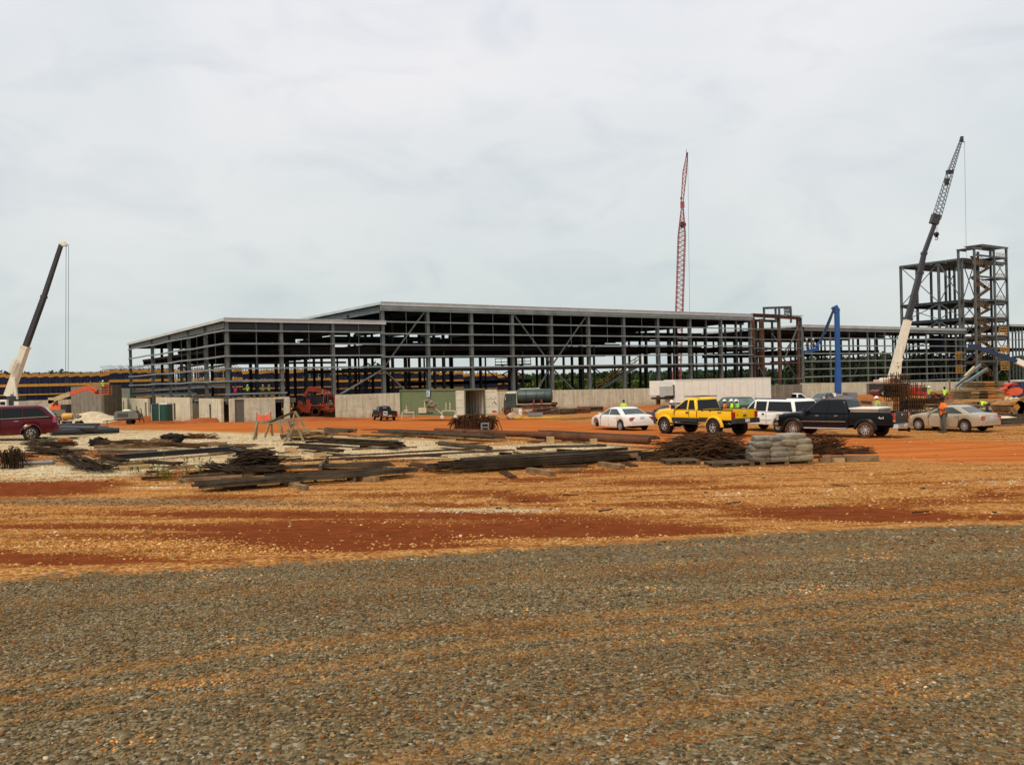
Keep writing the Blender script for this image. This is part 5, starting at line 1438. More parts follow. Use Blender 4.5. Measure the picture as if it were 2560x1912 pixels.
b = MB(); b.box((k['x1']+.0, 0, .76), (.24, 1.8, .26), None, (.9, .95)); b.build('front_bumper', PLASTIC, y_, local=True)
b = MB(); b.box((k['x1']-.02, 0, 1.03), (.05, 1.05, .30)); b.build('grille', PLASTIC, y_, local=True)
b = MB()
for x in (-.2, .3): b.box((x, 0, 2.01), (.05, 1.35, .04))
for yy in (-.62, .62): b.box((.05, yy, 2.01), (1.1, .05, .05))
b.build('roof_rack', PLASTIC, y_, local=True)
def badge(par, txt, loc, rot, size, m_, nm='badge'):
    cu = bpy.data.curves.new(nm, 'FONT'); cu.body = txt; cu.size = size; cu.extrude = .003; cu.align_x = 'CENTER'; cu.align_y = 'CENTER'
    t = bpy.data.objects.new('tmp_text', cu); COL.objects.link(t); bpy.context.view_layer.update()
    me = bpy.data.meshes.new_from_object(t.evaluated_get(bpy.context.evaluated_depsgraph_get())); bpy.data.objects.remove(t)
    me.materials.clear(); me.materials.append(m_); me.name = nm
    M = Matrix.Translation(Vector(loc)) @ rot.to_4x4(); me.transform(M)
    o = bpy.data.objects.new(nm, me); COL.objects.link(o); o.parent = par
    return o
ROT_L = Matrix(((-1, 0, 0), (0, 0, 1), (0, 1, 0)))          # reads from the +y side
ROT_B = Matrix(((0, 0, -1), (-1, 0, 0), (0, 1, 0)))          # reads from behind
badge(y_, '4x4', (-2.15, yw*.955+.02, 1.20), ROT_L, .17, PLASTIC)
badge(y_, 'FX4', (k['x0']-.012, .52, 1.09), ROT_B, .07, PLASTIC)
b = MB(); b.lathe([(.001, -.0), (.10, 0), (.10, .02), (.001, .02)], (0, 0, 0), 'X', 20); b.v = [V(v.x+k['x0']-.03, v.y*1.0, v.z*.45+1.20) for v in b.v]; b.build('oval_badge', PLATE, y_, local=True)
b = MB(); b.box((k['x0']-.015, 0, 1.04), (.03, .22, .07)); b.build('tailgate_handle', PLASTIC, y_, local=True)

# --- black crew cab pickup
loc, rz, d = place2(2072, 43.8, 180, 3.70)
BP = mat('black_car_paint', (.003, .005, .006), .28, 0, .15, 1.0, dirt=(.04, .018, .010), dirt_h=(.35, .9), coat=.10, dirt_amt=.25, spec=.18)
bt, k = pickup('pickup_truck', 'black crew cab pickup with a white box lid in its bed, nearest the camera', tuple(loc), rz, BP, 6.0, 2.0, 1.93, 3.70, .405, .48, (-1.02, 1.40), 1.20, 1.22, 1.27, (-.80, .50, [-.13+.1]),
              .27, flare=.04, tmat=RUBBER_R, rimk=dict(rim=.55, spokes=8, rmat=RIM), fo=.95)
bw = k['w']; shift(bt, loc, rz, bw-.1)
for sd in (1, -1):
    b = MB(); b.box((.25, sd*(bw+.004), .80), (2.3, .035, .045)); b.build('side_moulding', CHROME, bt, local=True)
    b = MB(); b.tube((-.95, sd*(bw+.02), .46), (1.25, sd*(bw+.02), .46), .045, n=8); b.build('running_board', CHROME, bt, local=True)
    b = MB(); b.box((k['x0']+.03, sd*(bw-.10), 1.03), (.12, .16, .40)); tl = b.build('tail_lamp', TAIL, bt, local=True)
    b = MB(); b.box((k['x0']+.025, sd*(bw-.10), .86), (.13, .165, .09)); b.build('amber_lens', AMBER, tl, local=True)
    b = MB(); b.box((k['x1']-.05, sd*.80, .98), (.14, .26, .30)); b.build('head_lamp', HEADL, bt, local=True)
    for x in (.55, -.42): small(bt, 'door_handle', CHROME, ((x, sd*(bw+.012), 1.08), (.17, .05, .06)))
    b = MB(); b.box((1.16, sd*(bw+.15), 1.33), (.14, .24, .22), None, (.8, .9)); b.build('mirror', PLASTIC, bt, local=True)
seam(bt, [1.18, .12, -.80], bw*.995, .58, 1.14)
b = MB(); b.box((k['x0']-.08, 0, .62), (.24, 1.92, .19), None, (.9, .96)); b.build('rear_bumper', CHROME, bt, local=True)
b = MB(); b.box((k['x0']-.10, 0, .40), (.5, .14, .10)); b.box((k['x0']-.34, 0, .42), (.09, .12, .2)); b.build('tow_hitch', UNDER, bt, local=True)
small(bt, 'licence_plate', PLATE, ((k['x0']-.205, 0, .64), (.02, .31, .14))); small(bt, 'tailgate_handle', CHROME, ((k['x0']-.012, 0, 1.13), (.04, .2, .08)))
b = MB(); b.box((k['x1']+.02, 0, .58), (.22, 1.85, .20), None, (.9, .96)); b.build('front_bumper', CHROME, bt, local=True)
b = MB(); b.box((k['x1']-.0, 0, .95), (.05, 1.2, .28)); b.build('grille', CHROME, bt, local=True)
badge(bt, '4x4', (-2.62, bw*.985+.018, 1.0), ROT_L, .18, WHITEPL)
b = MB()
for x in (-.5, -.1, .3): b.box((x, 0, 1.955), (.07, .22, .03))
b.build('cab_marker_lamps', AMBER, bt, local=True)
def local_pt(o, p): return FR[o.name] @ Vector(p)
bx = thing('bed_box', 'flat white lidded box lying in the bed of the black pickup', 'box', tuple(local_pt(bt, (-1.72, 0, 1.20))), rz)
b = MB(); b.box((0, 0, .10), (1.35, 1.55, .2)); b.build('case', mat('brown_white_box', (.35, .25, .18), .7, 0, .2, 2), bx, local=True)
b = MB(); b.box((0, 0, .235), (1.45, 1.62, .07)); b.build('lid', WHITEP, bx, local=True)

# --- white long estate
loc, rz, d = place2(1898, 51, 97, 3.3)
WP = vpaint('white_car_paint', (.78, .78, .74), dirt=(.60, .47, .32), h=(.3, .8), amt=.4)
sv = thing('estate_car', 'long white estate car with dark tinted windows and black roof bars', 'car', tuple(loc), rz)
L, w, r, wb_ = 5.57, 1.0, .385, 3.30; fx, rx = wb_/2, -wb_/2; x1 = fx+.95; x0 = x1-L; ar = r+.09
top = [(x0, 1.02), (x0+.03, 1.18), (fx-.7, 1.18), (fx-.45, 1.17), (fx+.2, 1.13), (x1-.2, 1.06), (x1, .88)]
b = MB(); body_loft(b, top, [(x0, .48), (x0+.4, .42), (x1-.3, .42), (x1, .5)], [(x0, w*.93), (x0+.1, w*.98), (0, w), (fx, w), (x1-.25, w*.95), (x1, w*.84)], [(fx, ar, r), (rx, ar, r)], x0, x1, 50); b.build('body', WP, sv, local=True, smooth=32)
ba, ro = (x0+.02, fx-.42), (x0+.30, fx-1.15)
b = MB(); cabin(b, 1.15, 1.84, ba, ro, w*.96, w*.80, .10, .05); b.build('cabin', WP, sv, local=True, smooth=40)
windows(sv, 1.15, 1.84, ba, ro, w*.96, w*.80, [.30, -.72], GLASS, .08, .86, .14, .14, pw=.16)
for x in (fx, rx):
    for y in (w-.13, -w+.13): wheel(sv, x, y, r, .27, .58, 6)
for sd in (1, -1):
    b = MB(); b.box((x0+.02, sd*(w-.09), 1.05), (.1, .15, .34)); b.build('tail_lamp', TAIL, sv, local=True)
    b = MB(); b.box((-.7, sd*.66, 1.90), (2.6, .05, .05)); 
    for x in (-1.9, -.7, .5): b.box((x, sd*.66, 1.87), (.08, .05, .05))
    b.build('roof_bar', PLASTIC, sv, local=True)
    for x in (.62, -.45): small(sv, 'door_handle', PLASTIC, ((x, sd*(w+.01), 1.03), (.17, .05, .07)))
    b = MB(); b.box((fx-.62, sd*(w+.14), 1.26), (.13, .2, .2), None, (.8, .9)); b.build('mirror', WP, sv, local=True)
    b = MB(); b.box((.1, sd*(w+.004), .74), (2.5, .03, .06)); b.build('side_moulding', WP, sv, local=True)
    b = MB(); b.box((x1-.04, sd*.8, .93), (.12, .25, .2)); b.build('head_lamp', HEADL, sv, local=True)
seam(sv, [fx-.55, .30, -.70], w*.998, .5, 1.12)
b = MB(); b.box((x0-.05, 0, .55), (.22, 1.9, .22), None, (.9, .97)); b.build('rear_bumper', mat('grey_bumper', (.3, .3, .29), .6, 0, .1, 2), sv, local=True)
b = MB(); b.box((0, 0, .5), (L*.9, 1.0, .2)); b.box((0, 0, .7), (wb_-1.1, 1.7, .4)); b.build('underbody', UNDER, sv, local=True)
small(sv, 'licence_plate', PLATE, ((x0-.015, 0, .92), (.03, .31, .15)))
shift(sv, loc, rz, w-.1)
mx_ = lambda o, n: None

# --- sedans
loc, rz, d = place2(1523, 54, 61, 2.85)
ws = sedan('car', 'white saloon with its near front wheel off, parked beside the yellow pickup', tuple(loc), rz, vpaint('white_saloon_paint', (.74, .73, .67), dirt=(.6, .45, .3), h=(.1, .7)), 4.9, 1.86, 1.42, 2.85, .325, front_missing=True)
shift(ws, loc, rz, .80)
g = G(1497, 1057); b = MB(); b.lathe([(.19, -.1), (.31, -.1), (.33, 0), (.31, .1), (.19, .1), (.19, -.1)], (0, 0, .11), 'Z', 26); o = b.build('loose_wheel', RUBBER_R, smooth=30); o.location = g; tag(o, 'loose tyre lying flat beside the white saloon', 'tyre')
b = MB(); b.lathe([(.001, .03), (.18, .03), (.18, .17), (.1, .19), (.001, .19)], (0, 0, 0), 'Z', 20); b.build('rim', mat('dusty_rim', (.16, .12, .09), .8, .1), o, local=True)
loc, rz, d = place2(2354, 46, 115.6, 2.6)
bs = sedan('car', 'dusty beige saloon with shiny wheel covers behind the man in orange', tuple(loc), rz, vpaint('beige_car_paint', (.36, .31, .225), dirt=(.46, .22, .08), h=(.2, .95), rough=.38, amt=.8), 4.5, 1.70, 1.36, 2.60, .31, rims=9, trunk=.96)
shift(bs, loc, rz, .76)
o_ = W(1668, 1036, 66); gg = on(o_.x, 66)
MP = vpaint('maroon_car_paint', (.045, .010, .018), dirt=(.25, .11, .05))
ms = sedan('car', 'dark maroon saloon partly hidden behind the yellow pickup', (gg.x, gg.y, gg.z), R(150), MP, 4.6, 1.75, 1.42, 2.65, .315, gmat=GLASS_L)

# --- maroon family estate cut by the left edge (front points left)
pr = W(78, 1097, 43.5); pr = on(pr.x, pr.y); rz = R(205)
MV = mat('burgundy_car_paint', (.075, .002, .008), .25, 0, .06, 1.2, coat=.15, spec=.2, dirt=(.16, .06, .03), dirt_h=(.25, .7), dirt_amt=.4)
mv = thing('estate_car', 'burgundy estate car with chrome trim cut off by the left edge', 'car', tuple(pr), rz)
L, w, r, wb_ = 5.1, .97, .365, 3.02; rx = 0.0; fx = wb_; x0 = rx-1.15; x1 = x0+L; ar = r+.07
top = [(x0, .95), (x0+.06, 1.14), (x0+.5, 1.17), (1.6, 1.10), (fx-.5, 1.06), (fx, 1.02), (x1-.25, .92), (x1, .7)]
b = MB(); body_loft(b, top, [(x0, .44), (x0+.5, .34), (fx, .30), (x1, .36)], [(x0, w*.84), (x0+.15, w*.95), (.5, w), (fx, w), (x1-.3, w*.92), (x1, w*.78)], [(fx, ar, r), (rx, ar, r)], x0, x1, 60); b.build('body', MV, mv, local=True, smooth=32)
ba, ro = (x0+.10, fx-.35), (x0+.62, fx-1.25)
b = MB(); cabin(b, 1.12, 1.70, ba, ro, w*.95, w*.78, .14, .06); b.build('cabin', MV, mv, local=True, smooth=40)
windows(mv, 1.12, 1.70, ba, ro, w*.95, w*.78, [1.25, .35+.0], GLASS, .05, .86, .2, .22, pw=.04)
for x in (fx, rx):
    for y in (w-.12, -w+.12): wheel(mv, x, y, r, .24, .60, 7, rmat=CHROME)
for sd in (1, -1):
    b = MB(); b.bar((x0+.35, sd*(w*.965), 1.175), (fx-.5, sd*(w*.965), 1.10), .03, .035); b.build('window_trim', CHROME, mv, local=True)
    for x in (.62, 1.70): b = MB(); b.box((x, sd*(w+.012), 1.00-.02*(x > 1)), (.2, .05, .045)); b.build('door_handle', CHROME, mv, local=True)
    b = MB(); b.box((x0+.12, sd*(w-.12), 1.02), (.18, .24, .28), Matrix.Rotation(sd*.2, 3, 'Z'), (.7, .8)); b.build('tail_lamp', TAIL, mv, local=True)
    b = MB(); fender(b, rx, sd, w, ar, r, .03, a0=0, a1=180, th=.03); b.build('wheel_arch_flare', MV, mv, local=True, smooth=40)
    b = MB(); b.box((1.5, sd*(w+.0), .38), (2.1, .05, .1)); b.build('sill_moulding', MV, mv, local=True)
seam(mv, [.30, 1.28, 2.35], w*.997, .4, 1.06)
b = MB(); b.box((x0+.06, 0, .60), (.30, 1.80, .30), None, (.9, .97)); b.build('rear_bumper', MV, mv, local=True)
b = MB(); b.box((1.4, 0, .4), (L*.8, 1.1, .2)); b.box((1.5, 0, .62), (wb_-1.0, 1.6, .4)); b.build('underbody', UNDER, mv, local=True)
b = MB(); b.bar((x0+.95, .1, 1.77), (x0+.65, .1, 1.95), .02, .02); b.build('aerial', PLASTIC, mv, local=True)
shift(mv, pr, rz, w-.1)

# --- small black pickup by the wall, seen from the rear left
gg = G(960, 1050)
BP2 = mat('black_pickup_paint', (.008, .008, .009), .35, 0, .2, 1.0, coat=.4, dirt=(.16, .07, .03), dirt_h=(.3, 1.0), dirt_amt=.4)
sp_, k = pickup('pickup_truck', 'small black pickup with a white sign on its tailgate by the concrete wall', (gg.x, gg.y, gg.z), R(113), BP2, 4.9, 1.75, 1.62, 2.85, .34, .42, (-.45, 1.05), 1.02, 1.02, 1.06, (-.25, .30, []),
              .22, gmat=GLASS, flare=.03, rimk=dict(rim=.55, spokes=5), fo=.85)
b = MB(); b.box((k['x0']-.03, 0, .52), (.2, 1.66, .18)); b.build('rear_bumper', CHROME, sp_, local=True)
small(sp_, 'licence_plate', PLATE, ((k['x0']-.14, 0, .56), (.02, .31, .14)))
for sd in (1, -1):
    b = MB(); b.box((k['x0']+.03, sd*.76, .84), (.1, .14, .28)); b.build('tail_lamp', TAIL, sp_, local=True)
    b = MB(); b.box((.75, sd*.98, 1.12), (.1, .2, .16)); b.build('mirror', PLASTIC, sp_, local=True)
    b = MB(); b.box((k['x1']-.05, sd*.62, .8), (.12, .24, .16)); b.build('head_lamp', HEADL, sp_, local=True)
b = MB(); b.box((k['x0']-.02, .52, .86), (.02, .46, .44)); sg = b.build('sign', WHITEPL, sp_, local=True)
for yy, ww in ((.62, .1), (.5, .08), (.40, .06)): pass
b = MB(); b.box((k['x0']-.034, .53, .86), (.006, .34, .12)); b.build('sign_lettering', PLASTIC, sg, local=True)
small(sp_, 'rear_window_sticker', WHITEPL, ((-.395, 0, 1.40), (.012, .4, .06)))

# --- grey pickup and white pickup behind the cars
GPm = vpaint('grey_pickup_paint', (.11, .11, .105), dirt=(.24, .15, .09), h=(.3, 1.0))
gg = on(W(2062, 1000, 100).x, 100, .0)
gp, k = pickup('pickup_truck', 'grey extended cab pickup facing left near the foot of the blue boom lift', tuple(gg+V(0, 0, .15)), R(197), GPm, 5.5, 1.9, 1.86, 3.4, .37, .48, (-.75, 1.15), 1.15, 1.14, 1.18, (-.5, .35, [.05]), .25, gmat=GLASS_L, flare=.03, rimk=dict(rim=.58, spokes=6))
for sd in (1, -1):
    b = MB(); b.box((.92, sd*1.12, 1.28), (.1, .2, .22)); b.build('mirror', WHITEPL, gp, local=True)
    b = MB(); b.box((k['x1']-.04, sd*.74, .95), (.12, .28, .2)); b.build('head_lamp', HEADL, gp, local=True)
b = MB(); b.box((k['x1'], 0, .62), (.2, 1.8, .2)); b.build('front_bumper', PLASTIC, gp, local=True)
gg = on(W(1992, 1000, 112).x, 112, .1)
wp, k = pickup('pickup_truck', 'white single cab pickup behind the white estate car', tuple(gg), R(8), vpaint('white_pickup_paint', (.7, .7, .68)), 5.2, 1.85, 1.82, 3.2, .36, .46, (-.4, 1.0), 1.12, 1.12, 1.14, (-.3, .35, []), .24, flare=.03, rimk=dict(rim=.55, spokes=5))
gg = on(W(1832, 1000, 80).x, 80, 0)
dv = thing('van', 'dark van with pale green glass standing behind the yellow pickup', 'van', tuple(gg), R(108))
DV = vpaint('dark_van_paint', (.03, .035, .035)); L, w, r, wb_ = 4.9, .95, .35, 3.0; fx, rx = 1.5, -1.5; x0, x1 = -2.4, 2.5; ar = .42
b = MB(); body_loft(b, [(x0, 1.05), (x0+.05, 1.2), (1.3, 1.18), (x1-.3, 1.02), (x1, .75)], [(x0, .4), (x1, .36)], [(x0, .9), (0, w), (fx, w), (x1, .78)], [(fx, ar, r), (rx, ar, r)], x0, x1, 40); b.build('body', DV, dv, local=True, smooth=32)
b = MB(); cabin(b, 1.15, 1.84, (x0+.04, 1.55), (x0+.35, .6), .90, .76, .13, .05); b.build('cabin', DV, dv, local=True, smooth=40)
windows(dv, 1.15, 1.84, (x0+.04, 1.55), (x0+.35, .6), .90, .76, [.3, -.9], mat('pale_green_glass', (.10, .17, .13), .08, 0, .3, 1, spec=1), .06, .86)
for x in (fx, rx):
    for y in (.84, -.84): wheel(dv, x, y, r, .22, .6, 6)
b = MB(); b.box((0, 0, .5), (4, 1.2, .25)); b.build('underbody', UNDER, dv, local=True)
gg = on(W(1905, 1000, 84).x, 84, 0)
gs = sedan('car', 'pale grey saloon glimpsed between the yellow pickup and the white estate car', tuple(gg), R(175), vpaint('pale_grey_paint', (.30, .32, .30)), 4.4, 1.7, 1.38, 2.6, .31)
# dark truck cab with white numbers behind the yellow pickup
gg = on(W(1752, 1000, 58).x, 58, 0)
dt, k = pickup('pickup_truck', 'black pickup with white paint marks on its windscreen behind the yellow pickup', tuple(gg), R(176), BP2, 5.0, 1.95, 1.98, 3.5, .40, .52, (-.9, 1.0), 1.22, 1.22, 1.24, (-.7, .3, [-.05]), .26, flare=.03, rimk=dict(rim=.55, spokes=6))
badge(dt, '25', (.72, .93, 1.52), ROT_L, .5, WHITEPL, 'painted_marks')
# ---------------------------------------------------------------- machines and site things in the middle distance
def local_b(o, name, m_, fn, **k):
    b = MB(); fn(b); return b.build(name, m_, o, local=True, **k)
def simple_wheel(o, x, y, r, w, tm=RUBBER, hub=None, n=22):
    b = MB(); b.lathe([(r*.55, -w/2), (r*.9, -w/2), (r, -w*.3), (r, w*.3), (r*.9, w/2), (r*.55, w/2), (r*.5, 0), (r*.55, -w/2)], (x, y, r), 'Y', n)
    wo = b.build('wheel', tm, o, local=True, smooth=35)
    b = MB(); b.lathe([(.001, -w*.32), (r*.54, -w*.30), (r*.54, w*.30), (.001, w*.32)], (x, y, r), 'Y', 16)
    b.lathe([(.001, -w*.45), (r*.2, -w*.45), (r*.2, w*.45), (.001, w*.45)], (x, y, r), 'Y', 12)
    b.build('hub', hub or BOOMD, wo, local=True, smooth=35); return wo

# telehandler in the wall opening
Yc = 119
g = on(W(788, 1040, Yc).x, Yc)
g.z = W(790, 1040, Yc).z
th = thing('telehandler', 'red telehandler with a raised boom parked in the gap between two concrete walls', 'telehandler', tuple(g), R(0))
def tp(px, py, dy=0): p = W(px, py, Yc+dy); return V(p.x-g.x, dy, p.z-g.z)
local_b(th, 'boom', REDP, lambda b: (b.bar(tp(785, 971), tp(845, 990), .62, .55, (0, 1, 0)), b.bar(tp(845, 989), tp(872, 997), .5, .45, (0, 1, 0))))
local_b(th, 'boom_elbow', REDP, lambda b: b.prism([(tp(758, 990).x, tp(758, 990).z), (tp(765, 992).x, tp(765, 992).z), (tp(773, 978).x, tp(773, 978).z), (tp(790, 980).x, tp(790, 980).z), (tp(790, 967).x, tp(790, 967).z), (tp(770, 968).x, tp(770, 968).z)], -.3, .3))
badge(th, 'Lull', tuple(tp(816, 982.5)+V(0, -.36, 0)), Matrix(((1, 0, 0), (0, 0, -1), (0, 1, 0))) @ Matrix.Rotation(-.28, 3, 'Z'), .82, WHITEPL, 'lettering')
local_b(th, 'chassis', REDP, lambda b: (b.box((tp(800, 1026).x, 0, 1.15), (4.6, 1.5, .75)), b.box((tp(762, 1026).x, 0, 1.0), (2.0, 1.9, .8))))
local_b(th, 'stabiliser', REDP, lambda b: b.box((tp(754, 1020).x, -.9, 1.3), (.45, .3, 1.7)))
local_b(th, 'stabiliser', REDP, lambda b: b.box((tp(775, 1018).x, -.95, 1.4), (.55, .3, 1.8)))
cx = tp(825, 1005).x
local_b(th, 'engine', BOOMD, lambda b: (b.box((tp(790, 1003).x, .2, 2.2), (2.6, 1.2, 1.0)), b.bar((tp(800, 990).x, 0, 2.2), (tp(772, 980).x, 0, 3.2), .25, .25)))
def cabf(b):
    for x in (cx-.75, cx+.85):
        for y in (-1.15, -.3): b.bar((x*1.0, y, 1.4), (x+(.25 if x < cx else -.05), y, 2.95), .11, .11)
    b.bar((cx-.5, -1.15, 2.95), (cx+.8, -1.15, 2.95), .12, .12); b.bar((cx-.5, -.3, 2.95), (cx+.8, -.3, 2.95), .12, .12); b.box((cx+.15, -.72, 3.0), (1.45, 1.0, .07))
    b.bar((cx-.75, -1.15, 1.4), (cx+.3, -1.15, .6), .12, .12); b.bar((cx+.3, -1.15, .6), (cx+.9, -1.15, 1.0), .12, .12); b.bar((cx+.9, -1.15, 1.0), (cx+.85, -1.15, 1.5), .12, .12)
    b.bar((cx-.05, -1.15, 2.95), (cx+.0, -1.15, 1.5), .06, .06); b.box((cx+.1, -.75, 1.0), (1.3, .9, .12))
local_b(th, 'cab_frame', REDP, cabf)
local_b(th, 'fender', REDP, lambda b: b.prism([(tp(780, 1018).x, 1.55), (tp(812, 1018).x, 1.55), (tp(818, 1024).x, 1.2), (tp(812, 1022).x, 1.4), (tp(784, 1022).x, 1.42), (tp(780, 1030).x, .8), (tp(776, 1030).x, .8)], -1.3, -.8))
for x in (tp(794, 1030).x, tp(745, 1030).x):
    for y in (-1.1, 1.0): simple_wheel(th, x, y, .66, .45, RUBBER_R, mat('dusty_hub', (.35, .28, .2), .8, 0, .2, 3))

# green tank truck
Yc = 112
g = on(W(1318, 1036, Yc).x, Yc); g.z = W(1318, 1035.5, Yc).z; 
tk = thing('tank_truck', 'dark green tank truck with a white cab roof and mud red wheels', 'tank truck', tuple(g), R(180))
TG = mat('green_tank_paint', (.015, .055, .05), .45, 0, .2, .9, dirt=(.16, .07, .04), dirt_amt=.35)
MUD = mat('red_mud_coat', (.13, .05, .03), .9, 0, .3, 1.5)
lx = lambda px: -(W(px, 1000, Yc).x-g.x)
def tankf(b):
    prof = [(.001, lx(1382)), (.62, lx(1382)+.03), (.9, lx(1380)+.14), (.93, lx(1377)), (.93, lx(1296)), (.84, lx(1293)), (.001, lx(1292.5))]
    b.lathe([(r, x) for r, x in prof], (0, 0, 0), 'X', 28); b.v = [V(v.x, v.y*1.15, v.z+2.28) for v in b.v]
local_b(tk, 'tank', TG, tankf, smooth=40)
local_b(tk, 'tank_walkway', WHITEP, lambda b: b.box(((lx(1300)+lx(1350))/2, 0, 3.25), (abs(lx(1350)-lx(1300)), .6, .08)))
for x in (1315, 1340, 1362): local_b(tk, 'tank_strap', BOOMD, lambda b: (b.lathe([(.945, lx(x)-.05), (.945, lx(x)+.05)], (0, 0, 0), 'X', 28), setattr(b, 'v', [V(v.x, v.y*1.15, v.z+2.28) for v in b.v])))
def cabt(b):
    a, c = lx(1291), lx(1259)
    b.prism([(a, .95), (a, 2.62), (a+.1, 2.72), (c-.35, 2.72), (c-.22, 2.6), (c-.02, 1.75), (c, 1.2), (c-.02, .95)], -1.15, 1.15)
local_b(tk, 'cab', TG, cabt)
local_b(tk, 'cab_roof', WHITEP, lambda b: b.prism([(lx(1291)+.02, 2.725), (lx(1291)+.15, 2.88), (lx(1262)-.25, 2.84), (lx(1260)-.38, 2.725)], -1.1, 1.1))
for sd in (1, -1):
    a, c = lx(1291), lx(1259)
    local_b(tk, 'side_window', GLASS_L, lambda b: b.prism([(a+.5, 1.85), (a+.5, 2.5), (c-.45, 2.5), (c-.22, 1.85)], sd*1.155, sd*1.17))
    local_b(tk, 'fender', mat('muddy_green', (.05, .05, .035), .7, 0, .3, 2), lambda b: fender(b, lx(1268), sd, 1.0, .62, .5, .2, 0, 180, .05))
    local_b(tk, 'mirror', WHITEPL, lambda b: b.box((c-.25, sd*1.4, 2.1), (.06, .2, .4)))
local_b(tk, 'windscreen', GLASS_L, lambda b: plate4(b, [V(lx(1259)-.05, -1, 1.85), V(lx(1259)-.05, 1, 1.85), V(lx(1259)-.21, 1, 2.55), V(lx(1259)-.21, -1, 2.55)], (1, 0, .2)))
local_b(tk, 'chassis', MUD, lambda b: (b.box(((lx(1262)+lx(1390))/2, 0, 1.05), (abs(lx(1390)-lx(1262)), .9, .35)), b.box((lx(1318), .9, .95), (1.3, .5, .5)), b.box((lx(1386), 0, 1.3), (.7, 2.2, .3))))
local_b(tk, 'valve_pipes', mat('red_valves', (.25, .04, .03), .6), lambda b: [b.tube((lx(x), 1.15, 1.2), (lx(x), 1.15, 1.9), .12, n=8) for x in (1334, 1353)])
for px in (1268, 1342, 1366):
    for y in (1.0, -1.0): simple_wheel(tk, lx(px), y, .52, .32, RUBBER_R, MUD)

# white box trailer
Yc = 108
p0, p1 = W(1690, 1000, Yc), W(1928, 1000, Yc+6)
rz = math.atan2(p1.y-p0.y, p1.x-p0.x); L = (p1-p0).length; L = math.hypot(p1.x-p0.x, p1.y-p0.y)
g = on(p0.x, p0.y); 
tr = thing('box_trailer', 'long dirty white box trailer with a cooling unit on its left end', 'trailer', tuple(g), rz)
zt_ = W(1690, 951, Yc).z-g.z; zb_ = zt_-2.75
local_b(tr, 'box', WHITEP, lambda b: b.box((L/2, 1.25, (zt_+zb_)/2), (L, 2.5, zt_-zb_)))
local_b(tr, 'top_rail', mat('rail_white', (.66, .62, .54), .5), lambda b: b.box((L/2, 1.25, zt_+.03), (L+.06, 2.56, .10)))
b = MB()
for k in range(1, int(L/1.22)): b.box((k*1.22, -.006, (zt_+zb_)/2), (.03, .02, zt_-zb_-.2))
b.build('panel_seam', CONC, tr, local=True)
# end face and cooling unit reach left
X = Matrix.Rotation(0, 3, 'Z')
local_b(tr, 'front_wall', WHITEP, lambda b: b.box((-1.0, 1.5, (zt_+zb_)/2+.5), (2.2, 2.2, zt_-zb_-1.0), None, (1, 1)))
local_b(tr, 'cooling_unit', mat('pale_cooling_unit', (.44, .46, .42), .5, 0, .1, 1), lambda b: (b.box((-1.15, .36, zt_-1.25), (1.9, .25, 1.15))))
local_b(tr, 'unit_grille', BOOMD, lambda b: (b.box((-.10, .38, zt_-1.3), (.18, .3, 1.5)), b.box((-.3, 1.5, zt_-2.15), (3.4, 1.9, .25))))
local_b(tr, 'chassis', BOOMD, lambda b: b.box((L/2, 1.25, zb_-.2), (L*.98, 1.0, .3)))
local_b(tr, 'landing_leg', BOOMD, lambda b: b.box((2.2, .5, zb_*.5), (.15, .15, zb_)))
local_b(tr, 'landing_leg', BOOMD, lambda b: b.box((2.2, 2.0, zb_*.5), (.15, .15, zb_)))
for x in (L-2.2, L-3.4):
    for y in (.25, 2.25): simple_wheel(tr, x, y, .5, .3)

# green shipping container with open doors
CG = mat('green_container_paint', (.115, .165, .07), .55, 0, .08, .6, dirt=(.20, .19, .12), dirt_amt=.35)
Pn = G(1152, 1041); Pn = on(W(1152, 1041, 88).x, 88); Pf = on(W(1003, 1046, 92).x, 92)
# long side from the far left end to the door end
a1, a2 = W(1002, 1048, 95.5), W(1163, 1043, 86)
rz = math.atan2(a2.y-a1.y, a2.x-a1.x); L = math.hypot(a2.x-a1.x, a2.y-a1.y)
g = on(a1.x, a1.y); zg_ = W(1150, 1042, 86).z; g.z = zg_
ct = thing('shipping_container', 'green corrugated shipping container with its white inner doors swung open', 'container', tuple(g), rz)
H = W(1165, 973, 86).z-zg_; Wc = 2.44
def corr(b, x0, x1, y, z0, z1, amp=.045, step=.28):
    xs = []; x = x0; k = 0
    while x < x1: xs.append((x, amp if k % 4 in (1, 2) else 0)); x += step/2.2; k += 1
    xs.append((x1, 0)); vs = []; n = len(xs)
    for yy in (0, .06):
        for z in (z0, z1): vs += [V(x, y+d+yy, z) for x, d in xs]
    fs = [(i, i+1, n+i+1, n+i) for i in range(n-1)]+[(2*n+i, 3*n+i, 3*n+i+1, 2*n+i+1) for i in range(n-1)]+[(n+i, n+i+1, 3*n+i+1, 3*n+i) for i in range(n-1)]
    b.add(vs, fs)
local_b(ct, 'side_wall', CG, lambda b: corr(b, .1, L-.1, .05, .16, H-.12), recalc=False)
local_b(ct, 'side_wall', mat('container_interior', (.50, .44, .36), .6, 0, .1, 1), lambda b: corr(b, .1, L-.1, Wc-.12, .16, H-.12), recalc=False)
local_b(ct, 'roof', CG, lambda b: b.box((L/2, Wc/2, H-.05), (L-.05, Wc-.04, .05)))
local_b(ct, 'floor', WOOD_D, lambda b: b.box((L/2, Wc/2, .13), (L-.05, Wc-.04, .05)))
local_b(ct, 'end_wall', CG, lambda b: b.box((.05, Wc/2, H/2), (.06, Wc-.1, H-.1)))
